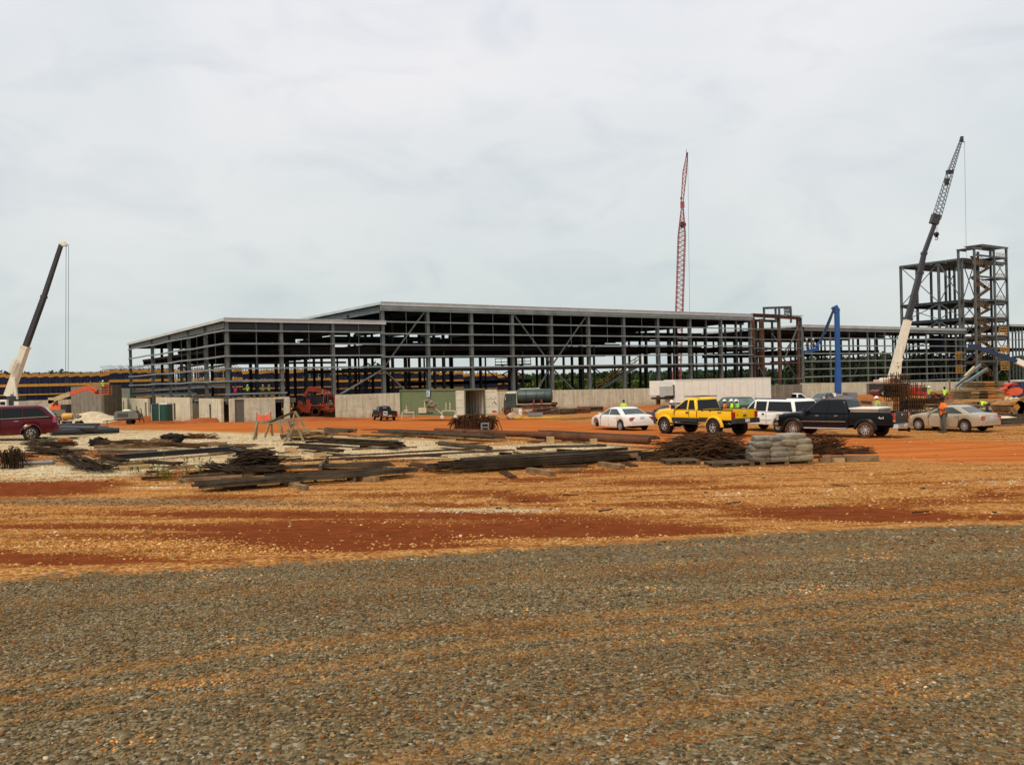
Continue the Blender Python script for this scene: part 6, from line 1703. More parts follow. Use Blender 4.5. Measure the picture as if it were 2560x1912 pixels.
local_b(ct, 'frame', CG, lambda b: [b.box((L/2, y, z), (L, .12, .12)) for y in (.03, Wc-.03) for z in (.07, H-.03)]+[b.box((x, y, H/2), (.13, .13, H)) for x in (0.02, L-.0) for y in (.02, Wc-.02)])
local_b(ct, 'door_header', CG, lambda b: b.box((L, Wc/2, H-.06), (.12, Wc, .14)))
def door(b, w):
    b.box((w/2, 0, H/2), (w, .05, H-.25))
    for z in (.25, H*.36, H*.64, H-.25): b.box((w/2, -.035, z), (w-.06, .05, .09))
    for x in (.04, w-.04): b.box((x, -.03, H/2), (.08, .06, H-.25))
for nm, y, ang, w in (('door', .0, R(180+10), Wc/2), ('door', Wc, R(-12), Wc/2)):
    b = MB(); door(b, w)
    Mr = Matrix.Rotation(ang-rz, 4, 'Z') if y > 0 else Matrix.Rotation(R(180)+R(6), 4, 'Z')
    M = Matrix.Translation((L+.05, y+(.06 if y > 0 else -.08), 0)) @ Mr
    if y == 0:   # left door folded back along the side, right up to the corner
        b.v = [V(v.x, -v.y, v.z) for v in b.v]
    b.v = [M @ v for v in b.v]; b.build(nm, mat('cream_container_door', (.58, .57, .45), .55, 0, .06, 1, dirt=(.40, .34, .22), dirt_amt=.4), ct, local=True)
    if y > 0:
        b = MB()
        for k, (x, z, s) in enumerate(((.55, 1.75, .12), (.75, 1.7, .10), (.98, 1.8, .07), (.9, 1.35, .09), (.7, 1.15, .07), (1.05, 1.15, .1), (.95, 1.25, .05))):
            b.box((x, -.032, z), (.16, .012, s), Matrix.Rotation(.3*k, 3, 'Y'))
        b.v = [M @ v for v in b.v]; b.build('black_scrawl', PLASTIC, ct, local=True)
        b = MB(); b.blob((.85, -.03, .38), (.5, .02, .22), 3, .5, 2); b.v = [M @ v for v in b.v]; b.build('red_paint_splash', TAIL, ct, local=True)
sgx = L*.47
local_b(ct, 'sign', mat('pale_blue_sign', (.42, .52, .62), .5, 0, .1, 2), lambda b: b.box((sgx, -.06, H-.42), (.62, .03, .62)))
local_b(ct, 'sign_mark', BLUEP, lambda b: (b.prism([(sgx-.2, H-.5), (sgx-.05, H-.22), (sgx+.08, H-.42), (sgx-.02, H-.42)], -.085, -.078), b.box((sgx, -.082, H-.6), (.4, .008, .06))))
# cream concrete saw / screed machine in front
gm = on(W(1100, 1046, 86).x, 84.5); gm.z = W(1120, 1046, 84.5).z
q = lambda px, py: (lambda p: V(p.x-gm.x, 0, p.z-gm.z))(W(px, py, 84.5))
sc = thing('screed_machine', 'cream tube framed screed machine standing before the green container', 'machine', tuple(gm), 0)
CT = mat('cream_tube', (.60, .55, .38), .5, 0, .1, 2, dirt=(.3, .18, .09), dirt_amt=.4)
def tubes(name, pts, r=.045, dy=0):
    b = MB()
    for a, c in pts: p, t = q(*a), q(*c); b.tube(p+V(0, dy, 0), t+V(0, dy, 0), r, n=7)
    return b.build(name, CT, sc, local=True)
tubes('wheel_frame', [((1105, 1027), (1138, 1027)), ((1105, 1027), (1105, 1042)), ((1138, 1027), (1138, 1040)), ((1089, 1021), (1104, 1034)), ((1115, 1027), (1115, 1006)), ((1125, 1027), (1125, 1006))])
tubes('leg_frame', [((1005, 1031), (1035, 1031)), ((1005, 1031), (1005, 1046)), ((1035, 1031), (1035, 1046)), ((1016, 1031), (1016, 1014)), ((1009, 1026), (1020, 1026))])
tubes('handle', [((1062, 1003), (1062, 1018)), ((1060, 1003), (1068, 1003))], .05, -.2)
b = MB(); a, c = q(1048, 1032), q(1067, 1019); b.box(((a.x+c.x)/2, -.2, (a.z+c.z)/2), (c.x-a.x, .8, c.z-a.z)); b.build('engine_box', CT, sc, local=True)
b = MB(); a, c = q(1048, 1035), q(1082, 1031); b.box(((a.x+c.x)/2, -.1, (a.z+c.z)/2), (c.x-a.x, .7, c.z-a.z)); b.build('skid', BOOMD, sc, local=True)
MESHM = mat('muddy_mesh', (.20, .18, .12), .9, 0, .3, 3)
b = MB()
for k in range(9): p, t = q(1068+k*3, 1008+k*.6), q(1066+k*4.2, 1030-k*.4); b.tube(p, t, .035, n=5)
for k in range(5): p, t = q(1066, 1010+k*5), q(1098, 1012+k*3); b.tube(p, t, .035, n=5)
b.build('auger_guard', MESHM, sc, local=True)
b = MB(); b.blob(q(1066, 1003), (.8, .5, .35), 4, .4); b.blob(q(1076, 1010), (.9, .5, .7), 7, .4); b.build('motor', MESHM, sc, local=True)
b = MB()
for k in range(7): p, t = q(1020+k*4, 1044), q(1022+k*3.4+4*math.sin(k*2), 1016+3*math.sin(k)); b.tube(p, t, .022, n=5)
b.build('drooping_rods', MESHM, sc, local=True)
for px in (1105, 1138):
    b = MB(); p = q(px, 1043); b.lathe([(.03, -.05), (.17, -.05), (.17, .05), (.03, .05)], (p.x, 0, .17), 'Y', 16); b.build('wheel', WHITEPL, sc, local=True)

# portable toilets
TGc = mat('toilet_green', (.008, .06, .04), .45, 0, .12, 1)
def toilet(label, px, Y, rz, roofm, m_=TGc):
    g = on(W(px, 1050, Y).x, Y); g.z = W(px, 1051.5, Y).z
    o = thing('portable_toilet', label, 'portable toilet', tuple(g), rz)
    def bodyf(b):
        b.box((0, 0, 1.05), (1.12, 1.12, 2.1))
        for k in range(-2, 3): b.box((k*.22, -.57, 1.1), (.03, .03, 1.8)); b.box((-.57, k*.22, 1.1), (.03, .03, 1.8))
    local_b(o, 'cabin', m_, bodyf)
    local_b(o, 'base', BOOMD, lambda b: b.box((0, 0, .06), (1.2, 1.2, .12)))
    def rf(b):
        for k in range(6): b.box((-.5+k*.2, 0, 2.2), (.13, 1.2, .14), None, (1, .8))
        b.box((0, 0, 2.13), (1.2, 1.2, .06))
    local_b(o, 'roof', roofm, rf)
    local_b(o, 'door', m_, lambda b: b.box((0, -.58, 1.05), (.7, .03, 1.85)))
    local_b(o, 'corner_post', WHITEPL, lambda b: b.box((-.585, -.585, 1.1), (.05, .05, 2.1)))
    return o
toilet('green portable toilet with a white ribbed roof', 416, 113, R(-18), WHITEPL)
toilet('dark green portable toilet standing just left of the white roofed one', 394, 116, R(8), mat('dark_green_roof', (.006, .04, .03), .5))

# tow behind trailers
g = on(W(466-140, 1052, 112).x, 112); g = on(W(320, 1052, 112).x, 112)
cp = thing('compressor_trailer', 'grey towed generator trailer standing by the pale wall panels', 'trailer', tuple(g), R(4))
GY = mat('grey_green_cover', (.13, .16, .14), .6, 0, .15, 1.5, dirt=(.25, .15, .08))
local_b(cp, 'housing', GY, lambda b: b.prism([(-1.5, .75), (-1.5, 1.35), (-1.3, 1.7), (1.1, 1.75), (1.5, 1.2), (1.5, .75)], -.65, .65))
local_b(cp, 'louvre', PLASTIC, lambda b: [b.box((-.4, -.66, 1.0+.1*k), (1.3, .03, .04)) for k in range(5)])
local_b(cp, 'engine_top', WHITEP, lambda b: b.box((-.1, 0, 1.78), (1.1, .6, .2), None, (.6, .7)))
local_b(cp, 'frame', BOOMD, lambda b: (b.box((0, 0, .62), (3.2, .9, .14)), b.bar((-1.5, 0, .6), (-3.1, 0, .42), .1, .1), b.bar((1.6, -.4, .2), (1.2, -.4, 2.3), .09, .09), b.bar((1.9, .3, .1), (1.5, .3, 2.0), .09, .09)))
local_b(cp, 'jack', BOOMD, lambda b: b.tube((-2.6, 0, 0), (-2.6, 0, .6), .05, n=6))
for y in (-.75, .75): simple_wheel(cp, .35, y, .34, .2, RUBBER, WHITEP)
g = on(W(178, 1052, 108).x, 108)
fl = thing('tank_trailer', 'tan cylinder tank on a small two wheeled trailer beside the burgundy car', 'trailer', tuple(g), R(2))  # towed cylinder tank with an engine, carries no lamps
local_b(fl, 'tank', mat('tan_orange_tank', (.56, .30, .06), .5, 0, .12, 2), lambda b: b.lathe([(.001, -1.05), (.36, -1.02), (.42, -.9), (.42, .2), (.36, .3), (.001, .32)], (0, 0, 1.25), 'X', 22), smooth=40)
local_b(fl, 'engine', mat('white_black_engine', (.25, .25, .24), .5, .2, .8, 4), lambda b: (b.box((.62, 0, 1.2), (.5, .6, .55)), b.box((1.0, 0, 1.2), (.3, .5, .3))))
local_b(fl, 'frame', TAN, lambda b: (b.box((0, 0, .72), (2.4, .7, .08)), b.box((-.9, 0, .85), (.1, .7, .3))))
for y in (-.5, .5): simple_wheel(fl, .95, y, .34, .2, RUBBER, WHITEPL)
local_b(fl, 'jack', TAN, lambda b: b.tube((-1.1, 0, 0), (-1.1, 0, .7), .05, n=6))

# mounds
def mound(name, label, px, py, Y, wx, wy, h, m_, seed=0, cat='mound'):
    c = on(W(px, py, Y).x, Y, -.08); bm = bmesh.new(); n, mm = 30, 14; vs = []; 
    b = MB(); o = []; fs = []
    for i in range(mm+1):
        rr_ = i/mm
        for k in range(n):
            a = 2*math.pi*k/n; e = 1+.22*noise.noise(V(math.cos(a)*1.2, math.sin(a)*1.2, seed))
            z = h*(math.cos(rr_*math.pi)*.5+.5)*(1+.25*noise.noise(V(rr_*2.5*math.cos(a), rr_*2.5*math.sin(a), seed+3)))+.07*h*noise.noise(V(rr_*8*math.cos(a), rr_*8*math.sin(a), seed))
            o.append(V(math.cos(a)*rr_*wx*.5*e, math.sin(a)*rr_*wy*.5*e, z))
    for i in range(mm):
        for k in range(n): fs.append((i*n+k, i*n+(k+1) % n, (i+1)*n+(k+1) % n, (i+1)*n+k))
    b.add(o, fs); q_ = b.build(name, m_, smooth=60); q_.location = c
    if cat == 'mound': tag(q_, label, 'mound')
    return q_
SANDM = mat('pale_sand', (.55, .45, .30), .95, 0, .2, 1.2, .5, bscale=9)
REDM = mat('red_soil', (.34, .10, .035), .95, 0, .3, .8, .5, bscale=5, col2=(.26, .07, .02))
mound('gravel_pile', 'pale sand pile in front of the grey block wall', 228, 1046, 128, 15, 6, 1.75, SANDM, 1)
mound('soil_pile', 'low red soil bank against the pale wall panel left of the toilets', 350, 1052, 119, 13, 4, 1.0, REDM, 2)
mound('soil_pile', 'low red soil bank below the slotted panel at the wing corner', 515, 1056, 110, 11, 3.5, .7, REDM, 3)
mound('soil_pile', 'low red soil bank at the foot of the grey block wall corner', 262, 1044, 135, 9, 3.5, .9, REDM, 5)
mound('soil_pile', 'red soil ramp leading up to the telehandler', 790, 1046, 108, 20, 9, .55, REDM, 6)
mound('soil_pile', 'red soil heap in front of the red truck', 2170, 985, 108, 8, 4, 1.2, REDM, 7)
mound('soil_pile', 'long red earth bank behind the black pickup', 2150, 1000, 92, 34, 7, .75, REDM, 8)
mound('gravel_pile', 'pale gravel heap between the beige saloon and the yellow loader', 2470, 1040, 60, 6.5, 2.6, .38, SANDM, 9)
mound('gravel_pile', 'pale sand spread behind the rebar cages', 2360, 1010, 84, 22, 8, .5, SANDM, 10)

# red flatbed truck
g = on(W(2232, 1000, 98).x, 98); g.z = W(2230, 991, 98).z
rt = thing('flatbed_truck', 'dark red truck with a bright red body half hidden behind the rebar cages', 'truck', tuple(g), R(180))
DR = mat('dark_red_truck', (.10, .008, .008), .45, 0, .2, 1)
qx = lambda px, py: (lambda p: (-(p.x-g.x), p.z-g.z))(W(px, py, 98))
pr_ = lambda *pts: [qx(*p) for p in pts]
local_b(rt, 'cab', DR, lambda b: b.prism(pr_((2182, 984), (2183, 978), (2190, 974), (2226, 973), (2230, 980), (2230, 989), (2212, 990), (2209, 983), (2200, 979), (2190, 982), (2188, 988)), -1.1, 1.1))
local_b(rt, 'tipper_body', REDP if False else mat('bright_red_body', (.50, .012, .018), .4, 0, .12, 1), lambda b: b.prism(pr_((2264, 971), (2272, 967), (2302, 967), (2312, 983), (2312, 989), (2284, 989)), -1.2, 1.2))
local_b(rt, 'tail_panel', BOOMD, lambda b: b.prism(pr_((2293, 968), (2306, 968), (2306, 979), (2293, 979)), 1.21, 1.24))
local_b(rt, 'chassis', BOOMD, lambda b: b.box(((qx(2190, 988)[0]+qx(2312, 988)[0])/2, 0, .75), (abs(qx(2312, 988)[0]-qx(2190, 988)[0])*.95, .9, .3)))
for px in (2199, 2212, 2290):
    for y in (1.0, -1.0): simple_wheel(rt, qx(px, 988)[0], y, .5, .3, RUBBER, mat('tan_hub', (.4, .33, .24), .8))
b = MB(); p = W(2270, 984, 90); pg = on(p.x, 90); b.blob(pg+V(0, 0, .75), (1.7, 1.1, 1.1), 3, .45); tag(b.build('tarpaulin', BLUEP if False else mat('blue_tarp', (.01, .14, .50), .5, 0, .15, 1)), 'bright blue tarpaulin bundle in front of the red truck body', 'tarpaulin')

# yellow loader bucket and machine at the right edge
g = on(W(2545, 1040, 68).x, 68)
LD = mat('rusty_yellow_paint', (.42, .17, .015), .6, .1, .35, 1.2, dirt=(.16, .06, .02), dirt_amt=.7)
ld = thing('wheel_loader', 'rusty yellow loader with a scooped bucket cut off by the right edge', 'loader', tuple(g), R(180))
qx = lambda px, py: (lambda p: (-(p.x-g.x), p.z-g.z))(W(px, py, 68))
def bucket(b):
    out = [qx(*p) for p in ((2498, 1012), (2505, 1006), (2524, 1000), (2538, 1004), (2540, 1020), (2532, 1033), (2514, 1036), (2500, 1031), (2520, 1028), (2528, 1016), (2522, 1008), (2506, 1013))]
    b.prism(out, -1.2, 1.2)
    side = [qx(*p) for p in ((2500, 1031), (2514, 1036), (2532, 1033), (2540, 1020), (2538, 1004), (2524, 1000), (2518, 1006))]
    b.prism(side, 1.14, 1.2); b.prism(side, -1.2, -1.14)
local_b(ld, 'bucket', LD, bucket)
local_b(ld, 'cutting_edge', mat('worn_steel_edge', (.20, .13, .07), .6, .5, .3, 2), lambda b: b.prism([qx(*p) for p in ((2498, 1014), (2514, 1018), (2522, 1032), (2512, 1034), (2503, 1026))], -1.25, 1.25))
local_b(ld, 'lift_arm', LD, lambda b: (b.bar((*[qx(2536, 1012)[0]], .8, qx(2536, 1012)[1]), (qx(2580, 995)[0], .8, qx(2580, 995)[1]), .3, .35, (0, 1, 0)), b.bar((qx(2536, 1012)[0], -.8, qx(2536, 1012)[1]), (qx(2580, 995)[0], -.8, qx(2580, 995)[1]), .3, .35, (0, 1, 0))))
local_b(ld, 'body', LD, lambda b: b.box((-2.6, 0, 1.7), (3.0, 1.4, 1.2), None, (.9, .9)))
local_b(ld, 'cab', GLASS, lambda b: b.box((-2.6, 0, 2.8), (1.5, 1.3, 1.2), None, (.85, .85)))
for x in (-1.1, -3.8):
    for y in (-1.0, 1.0): simple_wheel(ld, x, y, .7, .5, RUBBER_R, LD)
local_b(ld, 'boulder_load', SANDM, lambda b: [b.blob((*[qx(2526+k*5, 1002-k % 2*3)[0]], -.5+.4*k, qx(2526, 1003)[1]+.1), (.5, .5, .5), k, .3, 1) for k in range(3)])
# orange red machine and blue machine behind it
g = on(W(2528, 990, 92).x, 92)
om = thing('skid_loader', 'orange red machine with a sloping boom behind the lumber stacks', 'loader', tuple(g), R(180))
qx = lambda px, py: (lambda p: (-(p.x-g.x), p.z-g.z))(W(px, py, 92))
OR2 = mat('orange_red_paint', (.62, .07, .025), .5, 0, .15, 1)
local_b(om, 'boom', mat('dark_red_boom', (.30, .02, .015), .5, 0, .2, 1), lambda b: b.prism([qx(*p) for p in ((2516, 975), (2520, 966), (2534, 958), (2541, 957), (2542, 961), (2526, 968), (2521, 976))], -.3, .3))
local_b(om, 'body', ORANGE, lambda b: b.prism([qx(*p) for p in ((2512, 984), (2514, 973), (2527, 971), (2536, 968), (2545, 973), (2544, 982), (2532, 988), (2514, 988))], -.9, .9))
local_b(om, 'side_panel', OR2, lambda b: b.prism([qx(*p) for p in ((2500, 974), (2512, 972), (2513, 960), (2528, 957), (2514, 966))], -.5, .5))
for px in (2520, 2538):
    for y in (-.8, .8): simple_wheel(om, qx(px, 988)[0], y, .42, .3)
g = on(W(2558, 990, 96).x, 96)
bm_ = thing('site_cabin', 'dark blue machine housing cut off at the right edge', 'machine', tuple(g), R(180))
local_b(bm_, 'housing', BLUED, lambda b: b.box((-.4, 0, 1.5), (2.4, 2, 2.2), None, (.9, .9))); local_b(bm_, 'roof_rail', WHITEPL, lambda b: b.box((.4, 0, 2.75), (1.3, 1.2, .12))); local_b(bm_, 'skid', BOOMD, lambda b: b.box((-.4, 0, .2), (2.6, 1.8, .4)))
# ---------------------------------------------------------------- laydown yard
def bundle(name, label, A, B, n, size, width, layers=1, m_=BLACKST, cat='steel bars', kind='bar', lift=.12, sag=.0, jit=.12, group=None, splay=0.0, seed=None, material2=None, tie=True):
    """strands laid side by side from A to B (photograph points of the two feet); the strands are one tied bundle"""
    r = random.Random(seed if seed is not None else int(A[0]*7+A[1]))
    if kind in ('bar', 'ibeam') and n > 2: size *= .72; n = int(n*1.35)
    a, c = G(*A), G(*B); d = (c-a); L = d.length; d.normalize(); s = V(-d.y, d.x, 0).normalized()
    mid = (a+c)/2; mid.z = min(a.z, c.z, gz(mid.x, mid.y))
    b = MB(); k = 0
    base = lambda t: a.lerp(c, t)
    for ly in range(layers):
        nn = max(1, n-ly)
        for i in range(nn):
            off = (i-(nn-1)/2)*(width/max(1, n))+r.uniform(-.3, .3)*width/max(1, n)
            e0 = r.uniform(0, jit); e1 = 1-r.uniform(0, jit); dz = lift+size*.5+ly*size*1.02+r.uniform(-.1, .1)*size
            y0 = off+r.uniform(-1, 1)*splay; y1 = off+r.uniform(-1, 1)*splay
            pts = []
            for t in (0, .33, .66, 1):
                q = e0+(e1-e0)*t; p = base(q); p = p+s*(y0+(y1-y0)*t)+V(0, 0, dz-sag*math.sin(t*math.pi)+splay*.25*r.random()*(ly+1)); pts.append(p)
            if kind == 'bar':
                for p, q in zip(pts, pts[1:]): b.bar(p, q, size*r.uniform(.8, 1.2), size)
            elif kind == 'angle':
                b.bar(pts[0], pts[-1], size, size*.14); b.bar(pts[0]+V(0, 0, size*.5), pts[-1]+V(0, 0, size*.5), size*.14, size)
            elif kind == 'ibeam':
                b.ibeam(pts[0], pts[-1], size*.8, size, size*.09)
            elif kind == 'pipe': b.tube(pts[0], pts[-1], size*.5, n=12)
            else: b.path(pts, size*.5, n=5)
    if kind == 'pipe': sm = 40
    else: sm = None
    o = centred(b, name, m_, label, cat, group, smooth=sm)
    return o
def timber(label, A, B, w=.14, h=.12, m_=WOOD, lift=0.0, name='timber', cat='timber', group=None):
    a, c = G(*A), G(*B); b = MB(); b.bar(a+V(0, 0, lift+h/2), c+V(0, 0, lift+h/2), w, h)
    return centred(b, name, m_, label, cat, group)
def block(label, P, s, rz=0, m_=WOOD_L, lift=0, name='timber_block', cat='timber', group=None):
    p = G(*P); b = MB(); b.box(p+V(0, 0, lift+s[2]/2), s, Matrix.Rotation(rz, 3, 'Z')); return centred(b, name, m_, label, cat, group)
def brush(name, label, P, w, d, h, n, m_, r=.012, seed=0, up=.5, curl=.3, cat='rebar heap'):
    """heap of bent rods"""
    q = random.Random(seed); p = G(*P); b = MB()
    for _ in range(n):
        a = q.gauss(0, .45)+(math.pi if q.random() < .5 else 0); ln = w*(.22+.36*q.random())
        c = p+V(max(-w*.36, min(w*.36, q.gauss(0, w*.22))), q.gauss(0, d*.2), 0); e = 1-min(1, abs(c.x-p.x)/(w*.55))**2; z0 = q.random()**1.3*h*e
        dr = V(math.cos(a), math.sin(a)*.7, q.gauss(0, up)*.5).normalized(); pts = []
        bend = V(q.gauss(0, curl), q.gauss(0, curl), -abs(q.gauss(0, curl)))
        for k in range(6):
            t = (k-2.5)/5; v = c+dr*ln*t+bend*ln*(t*t)*1.2+V(0, 0, z0); v.z = max(v.z, gz(v.x, v.y)+.02); v.z = min(v.z, p.z+h*1.15); pts.append(v)
        b.path(pts, r*(.7+.7*q.random()), 4)
    return centred(b, name, m_, label, cat)
def fan(name, label, P, w, h, n, m_, r=.014, seed=0, lean=0.0, curl=.5, dens=1):
    """rods standing out of a tied bundle and drooping outwards"""
    q = random.Random(seed); p = G(*P); b = MB()
    for i in range(n):
        t = q.uniform(-1, 1); a = p+V(t*w*.36, q.uniform(-.25, .25), .02)
        top = h*(.72+.36*q.random())*(1-.18*abs(t)); out = t*w*.07+q.gauss(0, .05)*w
        k1 = a+V(out*.35+lean*.3, q.uniform(-.1, .1), top*.75); k2 = a+V(out*.8+lean*.7, q.uniform(-.2, .2), top); k3 = a+V(out*1.5+lean+q.gauss(0, .1), q.uniform(-.3, .3), top*(1-curl*q.random()*abs(t)*2.2))
        b.path([a, k1, k2, k3], r*(.8+.6*q.random()), 4)
    return centred(b, name, m_, label, 'rebar bundle')
SB = 'steel bars laid out in the yard'
B_ = bundle
# front rows
B_('steel_bundle', 'longest flat steel bar bundle, lowest in the yard, running right from the weeds', (478, 1232), (1040, 1188), 9, .085, 1.0, 2, BLACKST, kind='bar', lift=.14, splay=.12)
timber('round ended timber bearer under the front steel bundle, left one', (706, 1210), (766, 1226), .17, .14)
timber('timber bearer under the front steel bundle, right one', (872, 1200), (944, 1205), .2, .15)
timber('small timber poking out below the front of the lowest steel bundle', (560, 1226), (640, 1216), .12, .1, WOOD_D)
B_('steel_bundle', 'dark steel bars above the front bundle with plates leaning on them', (692, 1182), (990, 1172), 6, .07, .6, 2, BLACKST, splay=.12)
B_('steel_bundle', 'dark thin steel strips crossing between the two front bundles', (752, 1196), (980, 1180), 6, .05, .7, 1, REBAR, splay=.2)
timber('dark timber offcut leaning on the front bars, leftmost of three', (800, 1186), (812, 1168), .10, .3, WOOD_D)
block('short upright grey plank between the two front bundles', (819, 1168), (.1, .08, .34), .3, WOOD_D, .05); block('pale plank end propped on the dark bars', (889, 1172), (.12, .08, .3), .9, WOOD_L, .05)
B_('steel_bundle', 'thin dark bars reaching from the rebar pile towards the right', (723, 1166), (1290, 1136), 4, .07, .35, 1, BLACKST, splay=.06, lift=.16)
B_('steel_bundle', 'second thin bar line just above the long centre bars', (790, 1153), (1195, 1130), 3, .055, .4, 1, REBAR, splay=.15)
B_('steel_bundle', 'scatter of thin bars around the middle of the yard', (840, 1160), (1110, 1148), 5, .045, .9, 1, REBAR, splay=.35)
B_('steel_bundle', 'scatter of thin rods left of the centre bars', (610, 1175), (760, 1158), 5, .035, .8, 1, REBAR, splay=.35)
B_('steel_beam_stack', 'broad stack of long steel beams in the centre right foreground', (1078, 1186), (1592, 1150), 9, .115, 1.5, 3, BLACKST, 'steel beams', 'ibeam', lift=.15, jit=.22, splay=.10)
B_('steel_bundle', 'thin bars poking out left of the broad beam stack', (1028, 1170), (1120, 1184), 4, .06, .5, 1, REBAR, splay=.1)
timber('timber bearer under the left end of the broad beam stack', (1322, 1180), (1384, 1190), .22, .16); timber('timber bearer under the right end of the broad beam stack', (1500, 1164), (1557, 1173), .2, .15)
B_('steel_bundle', 'short rusty strips lying below the broad beam stack, left of the bearer', (1256, 1180), (1284, 1196), 4, .05, .3, 1, REBAR, lift=.02); B_('steel_bundle', 'short rusty strips at the right tip of the broad beam stack', (1560, 1158), (1588, 1168), 4, .05, .3, 1, REBAR, lift=.02)
timber('grey pole lying above the left end of the broad beam stack', (1232, 1154), (1300, 1158), .12, .1, WOOD_D); timber('thin grey pole crossing towards the metal can', (1284, 1132), (1352, 1149), .09, .08, WOOD_D)
timber('grey pole left of the broad beam stack', (1029, 1160), (1080, 1166), .1, .09, WOOD_D)
# middle rows
B_('steel_bundle', 'thick dark rod bundle near the centre, just below the rust pipes', (793, 1113), (1014, 1125), 10, .06, .6, 4, REBAR_D, kind='rod', splay=.03)
timber('wood stick under the thick dark rod bundle', (880, 1125), (1042, 1119), .08, .07, WOOD)
B_('steel_bundle', 'upper of two thin dark bundles right of the rebar pile', (709, 1119), (854, 1126), 6, .06, .4, 2, REBAR_D, splay=.04); B_('steel_bundle', 'lower of two thin dark bundles right of the rebar pile', (750, 1126), (859, 1138), 6, .06, .4, 2, REBAR_D, splay=.04)
for i, (x, y) in enumerate(((728, 1127), (742, 1134), (801, 1141))): block(('tan timber block under the upper thin bundle', 'tan timber block left of the lower thin bundle', 'tan timber block at the foot of the lower thin bundle')[i], (x, y), (.5, .2, .15), .1*i)
B_('steel_bundle', 'long thin bars highest in the yard, left of the rebar fan', (911, 1080), (1086, 1085), 5, .06, .6, 1, RUSTPIPE, splay=.12); B_('steel_bundle', 'dark flat bars ending at the breeze block', (944, 1087), (1260, 1104), 7, .09, .9, 2, BLACKST, splay=.12)
B_('steel_bundle', 'dark bars on a tan timber left of the breeze block', (902, 1096), (1010, 1101), 5, .08, .5, 1, BLACKST, splay=.1)
timber('wide tan timber under the dark bars left of the breeze block', (882, 1105), (966, 1104), .25, .16, WOOD_L); block('tan timber block under the flat bars near the breeze block', (1118, 1106), (.8, .2, .15), 0); block('tan timber block under the rust pipe, left of the breeze block', (1180, 1097), (.8, .25, .25), 0); block('small tan block between the bars and the rust pipe', (1126, 1092), (.35, .25, .25), 0)
B_('steel_pipe', 'brown rusty pipe lying behind the breeze block', (1090, 1090), (1402, 1102), 1, .30, .3, 1, RUSTPIPE, 'pipe', 'pipe', lift=.10, jit=0)
B_('steel_bundle', 'black beams on the white gravel below the breeze block', (1090, 1118), (1232, 1132), 5, .09, .55, 2, BLACKST, splay=.03)
B_('steel_pipe', 'longest brown rusty pipe on timber blocks left of the rebar heap', (1330, 1103), (1625, 1120), 1, .34, .3, 1, RUSTPIPE, 'pipe', 'pipe', lift=.13, jit=0)
B_('steel_bundle', 'dark bars lying behind the longest rusty pipe', (1350, 1088), (1648, 1106), 6, .10, .8, 2, BLACKST, splay=.08)
block('tan block left under the longest rusty pipe', (1376, 1108), (.35, .3, .3)); block('tan block right under the longest rusty pipe', (1484, 1114), (.3, .3, .3))
B_('steel_bundle', 'dark strips on the gravel in front of the longest rusty pipe', (1320, 1106), (1350, 1108), 4, .04, .5, 1, REBAR, splay=.1, lift=.02)
B_('steel_bundle', 'long dark bars running into the rebar heap from the left', (1300, 1133), (1520, 1128), 4, .09, .5, 1, BLACKST, splay=.1, lift=.2)
fan('rebar_fan', 'drooping fan of rusty rods standing behind the breeze block', (1186, 1082), 2.7, 1.02, 260, REBAR, .024, 4, curl=.55)
# breeze block
p = G(1213, 1096); cbk = MB(); X = Matrix.Rotation(.15, 3, 'Z')
for bx_, sz in (((0, -.0, .03), (.4, .2, .06)), ((0, 0, .40), (.4, .2, .06)), ((-.17, 0, .215), (.055, .2, .31)), ((.17, 0, .215), (.055, .2, .31)), ((0, 0, .215), (.34, .2, .05))): cbk.box(p+V(0, 0, .36)+X @ V(*bx_), sz, X)
centred(cbk, 'breeze_block', mat('breeze_block', (.22, .24, .22), .95, 0, .15, 6, .3), 'grey hollow breeze block standing on end on the rusty pipe', 'breeze block')
# left rows
for args in ((('brown brush heap at the left, above the dark bars'), (100, 1112), 1.4, .8, .28, 130, WOOD_D, .012, 1), ):
    brush('brush_heap', *args, cat='brush heap')
brush('brush_heap', 'flat nest of reddish twigs right of the black plastic lump', (492, 1096), 1.9, .8, .22, 130, RUSTPIPE, .014, 3, cat='brush heap')
brush('brush_heap', 'brown twiggy heap beside the tan stones left of the black lump', (395, 1110), 1.2, .7, .25, 70, WOOD, .014, 5, cat='brush heap')
SHEET = mat('black_crumpled_sheet', (.022, .018, .015), .85, 0, .4, 3)
def lump(label, P, d, m_, seed, name='sheet_heap', cat='sheet heap'):
    p = G(*P); b = MB(); b.blob(p+V(0, 0, d[2]*.35), d, seed, .55, 3, 1.4); centred(b, name, m_, label, cat)
lump('small crumpled black sheet left of centre on the white gravel', (248, 1114), (.95, .6, .42), SHEET, 2); lump('larger crumpled black sheet beside the reddish twigs', (430, 1106), (1.15, .7, .5), SHEET, 5)
lump('small red earth clod on the white gravel near the burgundy car', (160, 1104), (.5, .3, .2), REDM, 4, 'earth_clod', 'earth clod'); lump('second small red earth clod near the burgundy car', (172, 1104), (.35, .3, .16), REDM, 6, 'earth_clod', 'earth clod')
B_('steel_bundle', 'dark rod bundle below the small black sheet at the left', (100, 1122), (195, 1121), 8, .05, .5, 3, REBAR_D, kind='rod', splay=.08)
timber('long brown plank crossing below the black sheets', (236, 1124), (470, 1118), .22, .14, WOOD, lift=.05); timber('grey plank lying right of the larger black sheet', (475, 1117), (568, 1113), .25, .16, WOOD); timber('grey stick right of the small black sheet', (262, 1114), (323, 1110), .08, .07, WOOD_D)
